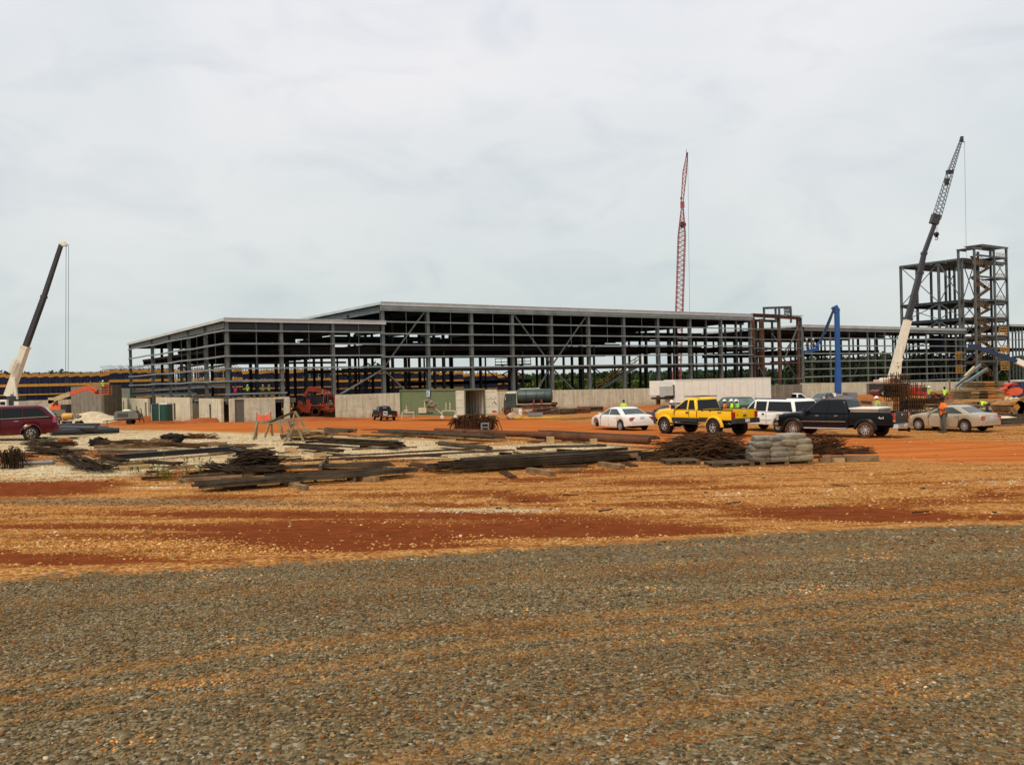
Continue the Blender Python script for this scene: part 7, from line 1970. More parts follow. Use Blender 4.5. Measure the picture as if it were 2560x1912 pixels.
timber('long dark plank just below the long brown plank', (246, 1137), (392, 1136), .18, .12, WOOD_D, lift=.08); B_('steel_bundle', 'dark rods on the long brown plank', (238, 1119), (440, 1124), 6, .035, .6, 2, REBAR, kind='rod', lift=.2, splay=.2)
B_('steel_bundle', 'rods crossing the right end of the long brown plank', (400, 1122), (520, 1127), 6, .05, .5, 2, REBAR, kind='rod', splay=.2)
B_('steel_beam', 'single long grey steel beam left of the rebar pile', (285, 1156), (584, 1133), 2, .2, .36, 1, STEEL_D, 'steel beam', 'ibeam', lift=.1, jit=.02); timber('tan timber under the grey beam, left end', (255, 1152), (300, 1147), .2, .12); timber('tan timber under the long grey beam, right end', (520, 1135), (592, 1131), .18, .1, WOOD_L)
B_('steel_bundle', 'dark rod bundle pointing right towards the splayed rods', (68, 1133), (174, 1141), 8, .05, .5, 3, REBAR_D, kind='rod', splay=.12, lift=.1); timber('grey pole behind the dark rod bundle at the left', (36, 1137), (210, 1136), .12, .1, WOOD_D)
B_('steel_bundle', 'brown bars at the left edge behind the rod fan', (-20, 1150), (84, 1152), 4, .09, .6, 2, RUSTPIPE, splay=.1); B_('plastic_pipe', 'grey plastic pipe on the white gravel right of the rod fan', (50, 1167), (134, 1162), 1, .16, .1, 1, GREYPL, 'pipe', 'pipe', lift=.03, jit=0)
fan('rebar_fan', 'small fan of dark rods standing at the left edge', (26, 1172), 1.3, .80, 60, REBAR_D, .016, 8, curl=.7); 
B_('rebar_bundle', 'tied rod bundle spreading apart at its lower end, below the tan timbers', (158, 1150), (262, 1186), 14, .026, .8, 4, REBAR_D, kind='rod', splay=.22, lift=.08)
B_('steel_bundle', 'small dark rod bundle above the splayed rods', (256, 1152), (316, 1165), 8, .035, .4, 3, REBAR_D, kind='rod', splay=.08); B_('steel_bundle', 'dark rods lying just above the weeds', (360, 1166), (462, 1171), 7, .035, .5, 2, REBAR_D, kind='rod', splay=.12, lift=.12)
for i, (A, B) in enumerate((((140, 1164), (178, 1162)), ((316, 1164), (358, 1161)), ((300, 1176), (370, 1170)), ((420, 1172), (486, 1169)))): timber(('tan timber right of the grey plastic pipe', 'tan timber right of the small rod bundle', 'lower tan timber left of the weeds', 'tan timber behind the weeds')[i], A, B, .18, .12, WOOD if i % 2 else WOOD_L)
B_('steel_bundle', 'rods thrown across two timbers at the front left of the rebar pile', (506, 1176), (618, 1196), 12, .03, .6, 3, REBAR_D, kind='rod', splay=.2, lift=.12)
timber('long timber under the crossed rods, front one', (446, 1207), (606, 1197), .22, .14); timber('long timber under the crossed rods, rear one', (452, 1199), (700, 1180), .2, .13, WOOD_D); timber('tan timber at the foot of the rebar pile', (608, 1190), (706, 1176), .25, .15, WOOD_L); timber('thin rod leaning upward at the crossed rods', (530, 1157), (546, 1178), .03, .03, REBAR_D, lift=.1, name='rebar', cat='rebar')
# large rebar pile with black pipes on top
brush('rebar_pile', 'tall dark rebar pile with black pipes on top, left of centre', (637, 1182), 1.75, 1.1, .85, 520, REBAR_D, .020, 11, .15, .08, cat='rebar pile')
B_('steel_bundle', 'dark flat bars stacked at the foot of the rebar pile', (578, 1186), (706, 1184), 7, .07, .9, 3, REBAR_D, splay=.08)
p = G(640, 1182)
for i in range(5):
    b = MB(); q0 = p+V(-.85+.05*i, .1*i-.2, .88-.03*i); b.tube(q0, q0+V(1.25, .25, -.26), .06, n=10); centred(b, 'plastic_pipe', BLACKPL, 'black pipe on top of the tall rebar pile', 'pipe', 'black pipes on the rebar pile', smooth=40)
lump('orange sling bunched on top of the rebar pile', (664, 1130), (.4, .3, .2), mat('faded_orange_sling', (.42, .10, .04), .7), 3, 'sling', 'sling')
# sawhorses and trestle
def leg4(b, c, w, h, sp, rz, th=.07):
    X = Matrix.Rotation(rz, 3, 'Z')
    b.box(c+V(0, 0, h), (w, .12, .14), X)
    for sx in (-1, 1):
        for sy in (-1, 1): b.bar(c+X @ V(sx*w*.36, sy*.03, h), c+X @ V(sx*w*.46, sy*sp, 0), th, th*1.4)
WS = mat('greyed_sawhorse_timber', (.24, .18, .11), .85, 0, .3, 3, .2)
for i, (P, w, h, rz, lb) in enumerate((((672, 1098), 1.5, .86, .15, 'weathered wooden sawhorse, front left of the pair by the tall trestle'), ((700, 1092), 1.4, .85, -.25, 'weathered wooden sawhorse, rear one beside the tall trestle'))):
    b = MB(); leg4(b, G(*P), w, h, .42, rz); centred(b, 'sawhorse', WS, lb, 'sawhorse')
p = G(737, 1102); o = thing('timber_trestle', 'tall A shaped timber trestle with a plank sloping down to the sawhorses', 'trestle', tuple(p), 0)
local_b(o, 'leg', WS, lambda b: b.bar((-.12, -.3, 0), (.02, .05, 1.42), .07, .09)); local_b(o, 'leg', WS, lambda b: b.bar((.75, -.3, .35), (.05, .0, 1.42), .07, .09)); local_b(o, 'leg', WS, lambda b: b.bar((-.35, -.5, 0), (.12, -.3, .85), .07, .09)); local_b(o, 'leg', WS, lambda b: b.bar((.55, -.5, 0), (.14, -.3, .85), .07, .09))
local_b(o, 'sloping_plank', WOOD_D, lambda b: b.bar((.02, .1, 1.42), (-1.3, .5, .92), .4, .05))
local_b(o, 'crosspiece', WS, lambda b: b.bar((-.8, -.15, .82), (.2, -.25, .86), .16, .05))
def plank_pile(label, P, w, d, h, n, seed, m_=(WOOD, WOOD_D, WOOD_L)):
    q = random.Random(seed); p = G(*P)
    for i in range(n):
        b = MB(); a = q.gauss(0, .35); ln = w*(.3+.45*q.random()); x = q.uniform(-.5, .5)*w*.6; z = h*q.random()*(1-abs(x)/(w*.7)); c = p+V(x, q.uniform(-.5, .5)*d, z+.04)
        dr = V(math.cos(a), math.sin(a), q.gauss(0, .05)); b.bar(c-dr*ln/2, c+dr*ln/2, .14+.08*q.random(), .05+.05*q.random())
        lo = min(v.z-gz(v.x, v.y) for v in b.v)
        if lo < 0: b.v = [v+V(0, 0, -lo) for v in b.v]
        centred(b, 'plank', m_[q.randrange(3)], label, 'plank', 'planks heaped beside the trestle')
plank_pile('weathered plank lying in the loose heap right of the trestle', (775, 1098), 2.4, 1.2, .48, 34, 6)
B_('steel_bundle', 'dark boards right of the plank heap', (800, 1084), (885, 1088), 4, .12, .8, 2, WOOD_D, cat='boards', splay=.1)
# orange vinyl square on a frame
p = W(660, 1060, 46.5); p = on(p.x, 46.5); o = thing('warning_flag', 'orange vinyl panel stretched on two poles behind the sawhorses', 'warning sign', tuple(p), 0)
zt_ = W(660, 1031, 46.5).z-p.z; zb_ = W(660, 1057, 46.5).z-p.z
def vin(b):
    n = 10; vs = []
    for i in range(n+1):
        u = -1+2*i/n; vs += [V(u*.36, .04*math.sin(u*3), zb_+.05*abs(u)), V(u*.36, .04*math.sin(u*3), zt_-.16*(1-u*u)), V(u*.36, .04*math.sin(u*3)+.012, zb_+.05*abs(u)), V(u*.36, .04*math.sin(u*3)+.012, zt_-.16*(1-u*u))]
    b.add(vs, [(4*i, 4*i+4, 4*i+5, 4*i+1) for i in range(n)]+[(4*i+2, 4*i+3, 4*i+7, 4*i+6) for i in range(n)]+[(4*i+1, 4*i+5, 4*i+7, 4*i+3) for i in range(n)]+[(4*i, 4*i+2, 4*i+6, 4*i+4) for i in range(n)])
local_b(o, 'panel', VINYL, vin)
for x in (-.37, .37): local_b(o, 'pole', WOOD_D, lambda b: b.tube((x, 0, 0), (x, 0, zt_+.02), .018, n=6))
# right part of the yard
brush('rebar_heap', 'large tangled heap of rusty bent rebar in front of the yellow pickup', (1755, 1148), 3.4, 1.7, .95, 820, REBAR, .016, 21, .45, .5)
brush('rebar_heap', 'low dark litter of rods left of the large rebar heap', (1600, 1146), 2.6, 1.2, .26, 200, REBAR_D, .014, 22, .2, .3)
brush('rebar_heap', 'dark rods sloping off the right side of the large rebar heap', (1850, 1148), 1.6, 1.0, .42, 170, REBAR_D, .014, 23, .2, .2)
def pallet(label, P, rz, m_=WOOD_D, w=1.25, d=1.05):
    o = thing('pallet', label, 'pallet', tuple(G(*P)), rz)
    for i in range(6): local_b(o, 'deck_board', m_, lambda b: b.box((0, -d/2+.08+i*(d-.16)/5, .135), (w, .12, .025)))
    for y in (-d/2+.05, 0, d/2-.05):
        local_b(o, 'stringer', m_, lambda b: [b.box((x, y, .07), (.16, .09, .09)) for x in (-w/2+.08, 0, w/2-.08)]+[b.box((0, y, .012), (w, .09, .022))])
    return o
pallet('dark pallet left of the rebar heap behind the beam stack', (1446, 1152), .1); pallet('dark pallet under the front edge of the large rebar heap', (1700, 1158), .05); pallet('dark pallet in front of the rebar heap, nearest the wrapped load', (1822, 1164), .1, w=1.5); pallet('pallet of grey blocks lying just left of the rebar heap', (1560, 1150), -.1)
wpal = pallet('pallet under the shrink wrapped load', (1950, 1158), .12, WOOD, 1.9, 1.2)
p = G(1950, 1158)
def bale(b, c, d, seed):
    q = random.Random(seed); f = lambda t, e: math.copysign(abs(t)**e, t); nl = 5
    for l in range(nl):
        sh = 1-.30*(l/(nl-1))**1.5; nx = 2
        for ix in range(nx):
            for iy in range(2):
                if l == nl-1 and (ix+iy+seed) % 2: continue
                t = MB(); t.blob((0, 0, 0), (1, 1, 1), 5, .0, 3); R_ = Matrix.Rotation(q.gauss(0, .05), 3, 'Z') @ Matrix.Rotation(q.gauss(0, .05), 3, 'Y')
                o = V((ix-.5)*d[0]*.47*sh+q.gauss(0, .03)-.05*(seed-5.5)*l*.12, (iy-.5)*d[1]*.46*sh+q.gauss(0, .03), d[2]*(l+.5)/nl)
                for v in t.v:
                    u = v*2; k = 1+.09*noise.noise(V(u.x*2.2+l, u.y*2.2, u.z*2+ix*3+iy))-.05*abs(noise.noise(V(u.x*6, u.y*6, seed+l)))
                    b.v.append(R_ @ V(f(u.x, .36)*d[0]*.285*k*(.75+.25*sh), f(u.y, .4)*d[1]*.29*k, f(u.z, .45)*d[2]/nl*.74*k)+o+c)
                n0 = len(b.v)-len(t.v); b.f += [tuple(n0+i for i in g_) for g_ in t.f]; b.mi += [0]*len(t.f)
WRAPL = mat('grey_shrink_wrap', (.085, .072, .05), .4, 0, .4, 2, .7, coat=.3, bscale=9, col2=(.21, .18, .13), spec=.3); WRAPR = mat('tan_shrink_wrap', (.14, .11, .065), .4, 0, .35, 2, .7, coat=.3, bscale=9, col2=(.28, .23, .145), spec=.3)
for lb, dx, d, sd, m_ in (('grey half of the shrink wrapped load of sacks, left on the pallet', -.50, (1.30, 1.15, .84), 3, WRAPL), ('tan half of the shrink wrapped load of sacks, right on the pallet', .48, (1.22, 1.1, .90), 8, WRAPR)):
    b = MB(); bale(b, p+V(dx, .05*dx, .13), d, sd); centred(b, 'wrapped_load', m_, lb, 'wrapped load', smooth=70)
b = MB(); b.bar(p+V(.02, -.1, .86), p+V(.12, -.1, 1.05), .10, .03); centred(b, 'wrap_scrap', WHITEPL, 'white scrap of wrap sticking up from the wrapped load', 'scrap')
B_('steel_bundle', 'tall loose sheaf of dark rods right of the wrapped load', (2000, 1146), (2110, 1140), 22, .022, .9, 9, REBAR, kind='rod', splay=.30, lift=.12, jit=.3); B_('steel_bundle', 'lower sheaf of dark rods at the right end of the yard', (2060, 1146), (2185, 1144), 16, .022, .8, 5, REBAR, kind='rod', splay=.16, lift=.16, jit=.2)
timber('round ended timber under the right hand rod sheaf', (2056, 1153), (2196, 1152), .24, .2, WOOD); 
for i, (x, y) in enumerate(((2062, 1155), (2096, 1155), (2128, 1154))): block('short tan timber block under the right hand rod sheaf', (x, y), (.4, .2, .14), 0, WOOD_L if i % 2 else WOOD, group='blocks under the right hand rod sheaf')
p = G(1360, 1152); b = MB(); b.tube(p+V(0, -.06, .1), p+V(0, .06, .1), .1, n=14); centred(b, 'metal_can', CHROME, 'small shiny metal can beside the dark pallet', 'can')
for i, (x, y) in enumerate(((1552, 1154), (1580, 1150), (1533, 1152))): block('grey concrete block on the pallet left of the rebar heap', (x, y), (.42, .22, .2), .1*i, CONC_D, .14, 'concrete_block', 'concrete block', group='concrete blocks left of the rebar heap')
for i, (x, y) in enumerate(((1690, 1112), (1700, 1124), (1735, 1112))): block('pale broken concrete lump caught in the rebar heap', (x, y), (.24, .2, .12), .7*i, CONC_S, .30, 'concrete_lump', 'concrete lump', group='concrete lumps in the rebar heap')
# black plastic pipes near the burgundy car
for i, (A, B, d) in enumerate((((128, 1090), (282, 1084), .34), ((130, 1086), (298, 1082), .3), ((112, 1082), (272, 1079), .34), ((104, 1086), (240, 1088), .3), ((110, 1078), (250, 1076), .25))):
    o = B_('plastic_pipe', ('front', 'longest', 'rear upper', 'short front', 'thin rear')[i]+' black plastic pipe beside the burgundy car', A, B, 1, d, .1, 1, BLACKPL, 'pipe', 'pipe', lift=.0 if i < 3 else .22, jit=0)
for i, (A, B) in enumerate((((120, 1072), (208, 1069)), ((120, 1076), (190, 1074)))): B_('plastic_pipe', ('longer', 'shorter')[i]+' white pipe lying behind the black pipes', A, B, 1, .22, .1, 1, WHITEPL, 'pipe', 'pipe', lift=.06, jit=0)
p = G(132, 1070); b = MB(); b.lathe([(.22, 0), (.26, .3), (.26, .9), (.22, 1.0)], p, 'Z', 16); centred(b, 'drum', PLASTIC, 'small black drum behind the white pipes', 'drum', smooth=40)
p = G(173, 1064); b = MB(); b.box(p+V(0, 0, .45), (.6, .5, .45)); b.box(p+V(-.1, 0, .15), (1.8, .6, .2)); centred(b, 'pump', mat('dark_purple_pump', (.05, .035, .08), .5), 'small dark purple pump on a skid beyond the white pipes', 'pump')
# red bucket beside the white saloon
p = G(1603.5, 1061); o = thing('cool_box', 'red cool box with a white lid behind the white saloon', 'cool box', tuple(p), .2)
local_b(o, 'case', mat('red_plastic', (.50, .015, .015), .4, 0, .1, 2), lambda b: b.box((0, 0, .16), (.46, .34, .32), None, (1.05, 1.05))); local_b(o, 'lid', WHITEPL, lambda b: b.box((0, 0, .37), (.48, .36, .09), None, (.9, .9)))
# by the tank truck
g0 = lambda px, py, Y: on(W(px, py, Y).x, Y)
p = g0(1343, 1040, 88); b = MB(); b.box(p+V(0, 0, .14), (4.6, 1.2, .1)); b.box(p+V(-1.9, 0, .26), (.5, .9, .12)); centred(b, 'scaffold_boards', mat('bright_yellow_frame', (.62, .36, .01), .5, 0, .2, 2), 'yellow frame lying flat in front of the tank truck', 'frame')
p = g0(1338, 1034, 88.5); b = MB(); b.box(p+V(0, 0, .45), (1.5, .6, .3)); b.box(p+V(0, 0, .2), (1.3, .5, .2)); centred(b, 'grey_crate', GREYPL, 'grey crate standing on the yellow frame by the tank truck', 'crate')
p = g0(1285, 1040, 88); b = MB(); b.blob(p+V(0, 0, .25), (1.7, 1, .75), 3, .4); centred(b, 'rag_heap', mat('tan_sacks', (.42, .30, .19), .9, 0, .25, 2), 'tan heap of sacks beside the open container door', 'sack heap')
p = g0(1301, 1036, 88); b = MB(); b.lathe([(.18, 0), (.2, .55), (.1, .7), (.1, .75)], p+V(0, 0, .3), 'Z', 12); centred(b, 'water_jug', WHITEPL, 'white jug standing between the sacks and the yellow frame', 'jug')
brush('mesh_stack', 'low stack of rusty mesh frames behind the yellow frame', (1375, 1036), 5.5, 1.4, .9, 90, RUSTST, .05, 31, .1, .05, 'mesh stack'); 
def lumber(label, x0, y0, x1, y1, Y, mats, rows, cols, dep=2.4, name='lumber_stack', tilt=0):
    a, c = W(x0, y1, Y), W(x1, y0, Y); o = thing(name, label, 'lumber stack', ((a.x+c.x)/2, Y, a.z), 0)
    L = c.x-a.x; H = c.z-a.z; r = random.Random(int(x0))
    for j in range(cols):
        b = MB(); m_ = mats[j % len(mats)]
        for k in range(rows):
            b.box((-L/2+L*(j+.5)/cols+r.uniform(-.03, .03), dep/2+r.uniform(-.12, .12), H*(k+.5)/rows), (L/cols*.96, dep, H/rows*.70))
        b.build('board_pack', m_, o, local=True)
    return o
lumber('low dark timber stack with rust pipes between the tank truck and white saloon', 1398, 1020, 1478, 1035, 84, [WOOD_D, RUSTPIPE], 4, 2)
lumber('dark timber stack hidden behind the left of the white saloon', 1446, 1016, 1510, 1030, 88, [RUSTPIPE, WOOD_D], 4, 2)
# lumber stacks at the right
TB = mat('brown_form_lumber', (.17, .115, .06), .85, 0, .3, 2); TO = mat('orange_form_lumber', (.42, .19, .05), .85, 0, .25, 2); TT_ = mat('tan_form_lumber', (.34, .22, .10), .85, 0, .25, 2)
lumber('large lower lumber stack of brown, tan and orange packs before the long wall', 2406, 976, 2512, 999, 82, [TB, TT_, WOOD_D, TO, TT_], 7, 5)
lumber('upper lumber stack lying on the large stack of packs', 2436, 953, 2512, 971, 82.2, [TB, TO, TB], 7, 3)
lumber('thin plank layer between the upper and lower lumber stacks', 2408, 971.6, 2520, 975.4, 82.1, [TB, TT_], 1, 2, 2.7)
lumber('low tan lumber pile in front of the large lumber stack', 2390, 1000, 2530, 1011, 79, [TT_, TB, TT_], 3, 6)
for args in (('brown form panels piled between the cages and the orange man', 2322, 1010, 2352, 1020, 72, [TB, WOOD_D], 3, 2), ('tan boards stacked above the roof of the beige saloon', 2365, 1008, 2420, 1016, 76, [TT_, TB], 3, 3), ('orange tan boards left of the bending worker', 2400, 1004, 2452, 1013, 78, [TO, TT_, TB], 3, 3),
             ('dark boards behind the yellow vested worker', 2180, 1002, 2214, 1012, 74, [WOOD_D, TB], 3, 2), ('low brown boards behind the roof of the black pickup', 2120, 1000, 2168, 1008, 80, [TB, TT_], 2, 3), ('orange form boards below the red truck', 2250, 992, 2310, 1001, 84, [TO, TB], 3, 3),
             ('rusty trays before the two workers at the wall', 2296, 998, 2350, 1006, 80, [RUSTST, TB], 3, 2), ('tan boards right of the bending worker', 2478, 1008, 2500, 1016, 74, [TT_, TO], 3, 2)): lumber(*args)
for i, (lb, P_, sd) in enumerate((('loose brown plank in the litter behind the beige saloon bonnet', (2300, 1032), 3), ('loose brown plank in the litter left of the bending worker', (2420, 1022), 4), ('loose brown plank in the litter beyond the black pickup tail', (2232, 1018), 5))):
    q = random.Random(sd); g_ = W(P_[0], P_[1], 66); g_ = on(g_.x, 66)
    for k in range(12):
        b = MB(); a = q.gauss(0, .5); c = g_+V(q.gauss(0, 1.2), q.gauss(0, 1.6), 0); ln = q.uniform(.8, 2.6); dr = V(math.cos(a), math.sin(a), q.gauss(0, .06)); b.bar(c-dr*ln/2, c+dr*ln/2, .2, .07); lo = min(v.z-gz(v.x, v.y) for v in b.v); b.v = [v-V(0, 0, lo-q.random()*.25) for v in b.v]; centred(b, 'plank', (TB, TT_, WOOD_D)[k % 3], lb, 'plank', lb.replace('loose brown plank', 'loose planks'))
# rebar cages
def cage(label, x0, y0, x1, y1, Y, nx, nz, m_=REBAR, dep=1.2, r=.022, dense=None):
    a, c = W(x0, y1, Y), W(x1, y0, Y); o = thing('rebar_cage', label, 'rebar cage', ((a.x+c.x)/2, Y, a.z), .1); L = c.x-a.x; H = c.z-a.z
    def f(b):
        for i in range(nx):
            x = -L/2+L*i/(nx-1)
            for y in (0, dep): b.bar((x, y, 0), (x+.04*math.sin(i*3), y, H*(1+.06*math.sin(i*2.3))), r*2, r*2)
        for k in range(nz):
            z = H*(k+.5)/nz
            for y in (0, dep): b.bar((-L/2, y, z), (L/2, y, z+.05*math.sin(k)), r*2, r*2)
            for x in (-L/2, L/2): b.bar((x, 0, z), (x, dep, z), r*2, r*2)
    local_b(o, 'vertical_bars', m_, f)
    if dense:
        z0, z1 = dense
        def g(b):
            q = random.Random(int(x0))
            for _ in range(90):
                z = H*(z0+(z1-z0)*q.random()); b.bar((-L/2-.1, q.random()*dep, z), (L/2+.1, q.random()*dep, z+q.gauss(0, .08)), r*2.2, r*2.2)
            for _ in range(40):
                x = q.uniform(-L/2, L/2); b.bar((x, q.random()*dep, H*z0), (x+q.gauss(0, .1), q.random()*dep, H*z1), r*2, r*2)
        local_b(o, 'packed_ties', REBAR_D, g)
    return o
cage('tall rebar cage behind the tail of the black pickup, left one', 2230, 934, 2275, 1030, 70, 9, 9, dense=(.40, .72)); cage('tall rebar cage right of the taller one, with tall free bars', 2272, 958, 2312, 1040, 68, 8, 7, dense=(.22, .50))
cage('low rusty cage beside the man in the yellow vest', 2300, 995, 2350, 1012, 74, 9, 4, dense=(.1, .9)); cage('slim timber framed cage beside the worker in the yellow vest', 2202, 1003, 2230, 1028, 66, 4, 3, WOOD_L, r=.05)
brush('rebar_heap', 'dark heap of rebar between the cages and the beige saloon', (2300, 1046), 3.5, 2, .35, 150, REBAR, .02, 41, .1, .15); brush('rebar_heap', 'tangled rusty rods leaning before the two workers at the wall', (2345, 1012), 4.5, 2, 1.4, 130, REBAR, .03, 42, .5, .2)
# dark bars lying on the pale ground at the right
for i, (A, B, w) in enumerate((((2450, 1048), (2562, 1044), .5), ((2500, 1058), (2565, 1053), .5), ((2478, 1066), (2570, 1061), .6), ((2470, 1036), (2520, 1030), .9), ((2490, 1040), (2545, 1046), .5))):
    B_('steel_bundle', ('topmost', 'second', 'lowest', 'widest', 'shortest')[i]+' dark beam bundle on the pale ground right of the beige saloon', A, B, 4, .14, w, 2, BLACKST if i != 3 else RUSTPIPE, splay=.05, lift=.05)
for i, (A, B) in enumerate((((2262, 1044), (2330, 1046)), ((2240, 1036), (2320, 1032)), ((2256, 1056), (2300, 1060)), ((2330, 1024), (2400, 1018)), ((2402, 1020), (2480, 1014)))):
    B_('steel_bundle', ('middle dark bars between the black pickup and beige saloon', 'upper dark bars behind the black pickup tail', 'lowest dark bars between the black pickup and beige saloon', 'rusty bars beyond the roof of the beige saloon', 'rusty bars left of the bending worker')[i], A, B, 5, .1, 1.0, 1, BLACKST if i < 3 else RUSTPIPE, splay=.15, lift=.08)
for i, (x, y, a) in enumerate(((2350, 1012, .5), (2378, 1006, -.4), (2410, 1008, .1), (2330, 1004, .8), (2365, 1018, .2))):
    p = g0(x, y, 80); b = MB(); d = V(math.cos(a), .3, .35*math.sin(a*2)); b.bar(p-d*1.6+V(0, 0, .8), p+d*1.6+V(0, 0, .8), .3, .1); lo = min(v.z-gz(v.x, v.y) for v in b.v); b.v = [v-V(0, 0, lo) for v in b.v]; centred(b, 'plank', (TB, TT_)[i % 2], 'loose form board tipped among the rods before the long wall', 'plank', 'loose form boards before the long wall')
# orange safety fence
a, c = W(2318, 990, 92), W(2405, 986, 92); o = thing('barrier_fence', 'sagging orange mesh barrier fence in front of the long concrete wall', 'fence', (a.x, 92, gz(a.x, 92)), 0)
def fnc(b):
    n = 26; L = c.x-a.x
    for i in range(n+1):
        x = L*i/n; z = 1.15+.14*math.sin(i*1.1)
        b.bar((x, 0, .25), (x, 0, z), .05, .02)
    for k in range(9):
        for i in range(n): b.bar((L*i/n, 0, .25+k*.11+.14*math.sin(i*1.1)*k/8), (L*(i+1)/n, 0, .25+k*.11+.14*math.sin((i+1)*1.1)*k/8), .075, .015)
local_b(o, 'mesh', VINYL, fnc)
for k in range(5): local_b(o, 'post', WOOD_D, lambda b: b.tube(((c.x-a.x)*k/4, .05, 0), ((c.x-a.x)*k/4, .05, 1.4), .04, n=6))
# steel beams leaning on the wall
for i, (x0, y0, x1, y1, Y) in enumerate(((2400, 966, 2468, 922, 120), (2390, 965, 2452, 912, 122), (2412, 942, 2436, 918, 121))):
    a, c = W(x0, y0, Y), W(x1, y1, Y+4); b = MB(); b.ibeam(a, c, .3, .35, .03); 
    if i < 2: b.bar(a, V(a.x-.1, a.y, gz(a.x, a.y)+.1), .2, .2)
    centred(b, 'steel_beam', STEEL_L if i < 2 else TAN, ('long grey beam slanting up over the long wall, lower one', 'long grey beam slanting up over the long wall, upper one', 'short yellow beam tilted beside the slanting grey beams')[i], 'steel beam')
# scattered sticks and chips on the gravel
rs = random.Random(77)
for i in range(26):
    px, py = rs.uniform(1100, 2500), rs.uniform(1190, 1292)
    if rs.random() < .35: px, py = rs.uniform(60, 1500), rs.uniform(1195, 1290)
    p = G(px, py); a = rs.gauss(0, .3); ln = rs.choice((.1, .15, .22, .45)); b = MB(); b.bar(p+V(0, 0, .02), p+V(ln*math.cos(a), ln*math.sin(a), .025), .035, .025)
    centred(b, 'wood_chip', (WOOD_D, REBAR_D)[i % 2], 'dark splinter lying on the orange gravel', 'splinter', 'dark splinters strewn on the orange gravel')
# small scrap strewn between the stacks
rq = random.Random(9)
for i in range(64):
    px = rq.uniform(40, 1520); py = rq.uniform(1092, 1205) if px < 1000 else rq.uniform(1100, 1180)
    a, k = rq.gauss(0, .35)+(.1 if px < 700 else -.15), rq.random(); ln = rq.uniform(.35, 1.5); p = G(px, py); d = V(math.cos(a), math.sin(a)*1.5, 0)*ln*.5; b = MB()
    if k < .5: b.bar(p-d+V(0, 0, .05), p+d+V(0, 0, .05+rq.random()*.06), rq.uniform(.06, .16), rq.uniform(.04, .09)); centred(b, 'board', (WOOD, WOOD_D, WOOD_L)[i % 3], 'short weathered board lying loose among the steel stacks', 'board', 'loose boards among the steel stacks')
    else:
        for j in range(5): e = V(0, rq.gauss(0, .1), .03+.02*j); w_ = V(rq.gauss(0, .15), rq.gauss(0, .2), 0); b.bar(p-d*1.2+e, p+d*1.2+e+w_, .025, .025)
        centred(b, 'rebar_offcut', (REBAR, REBAR_D)[i % 2], 'handful of thin rusty rods lying loose among the steel stacks', 'rebar', 'loose rods among the steel stacks')
# weeds
WEED = mat('weed_leaf', (.06, .11, .015), .8, 0, .3, 8, col2=(.12, .17, .03))
def weed(label, P, h, n, seed):
    q = random.Random(seed); p = G(*P); o = thing('weed', label, 'weed', tuple(p), 0); b = MB(); l = MB()
    for _ in range(n):
        x, y = q.gauss(0, .12), q.gauss(0, .1); t = V(x+q.gauss(0, .05), y, h*(.6+.4*q.random())); b.tube((x, y, 0), t, .008, .004, 4)
        for k in range(9):
            c = V(x, y, 0).lerp(t, .15+.85*q.random()); d = V(q.gauss(0, 1), q.gauss(0, 1), q.random()*1.2).normalized()*(.05+.06*q.random()); e = d.cross(V(0, 0, 1)).normalized()*.022 if abs(d.z) < .99 else V(.02, 0, 0)
            l.add([c, c+d*.5+e, c+d, c+d*.5-e], [(0, 1, 2, 3)])
    b.build('stem', WEED, o, local=True); l.build('foliage', WEED, o, local=True, recalc=False)
for i, (x, y, h, n, lb) in enumerate(((337, 1182, .32, 6, 'small weed left of the tallest one'), (400, 1198, .6, 8, 'tallest leafy weed in front of the timbers'), (394, 1150, .75, 1, 'single tall dry stem beside the tallest weed'), (421, 1202, .38, 7, 'leafy weed just right of the tallest one'), (466, 1190, .34, 6, 'weed left of the timber ends'), (497, 1192, .45, 5, 'narrow weed at the timber ends'), (455, 1206, .2, 5, 'low weed in front of the timbers'), (280, 1180, .18, 4, 'tiny weed beside the small rod bundle'), (370, 1175, .16, 4, 'tiny weed behind the leafy weeds'), (510, 1158, .3, 4, 'thin weed on the white gravel above the timbers'), (478, 1156, .22, 4, 'thin weed near the grey beam'))): weed(lb, (x, y), h, n, i)
# ---------------------------------------------------------------- people
SKIN = mat('skin_tan', (.30, .15, .09), .6, 0, .1, 8); SKIN_D = mat('skin_brown', (.085, .042, .026), .6, 0, .1, 8)
NEON = mat('neon_yellow_cloth', (.52, .85, .06), .8, 0, .1, 6); ORSH = mat('neon_orange_cloth', (.95, .20, .03), .8, 0, .08, 6); VESTY = mat('yellow_vest_cloth', (.45, .50, .06), .8, 0, .15, 6)
JEAN = mat('dark_jeans', (.035, .042, .06), .9, 0, .2, 5); GREYC = mat('grey_work_cloth', (.10, .10, .085), .9, 0, .2, 5); LBLUE = mat('pale_blue_shirt', (.25, .29, .38), .85, 0, .1, 6); PINK = mat('hot_pink_cloth', (.80, .03, .22), .8); HAIR = mat('dark_hair', (.015, .012, .01), .8)
HATW = mat('white_hard_hat', (.78, .77, .72), .35, 0, .04, 3); BOOT = mat('brown_boots', (.09, .06, .035), .8); STRAP = mat('silver_strip', (.6, .6, .55), .5); BONE = mat('straw_hat', (.34, .27, .17), .85)
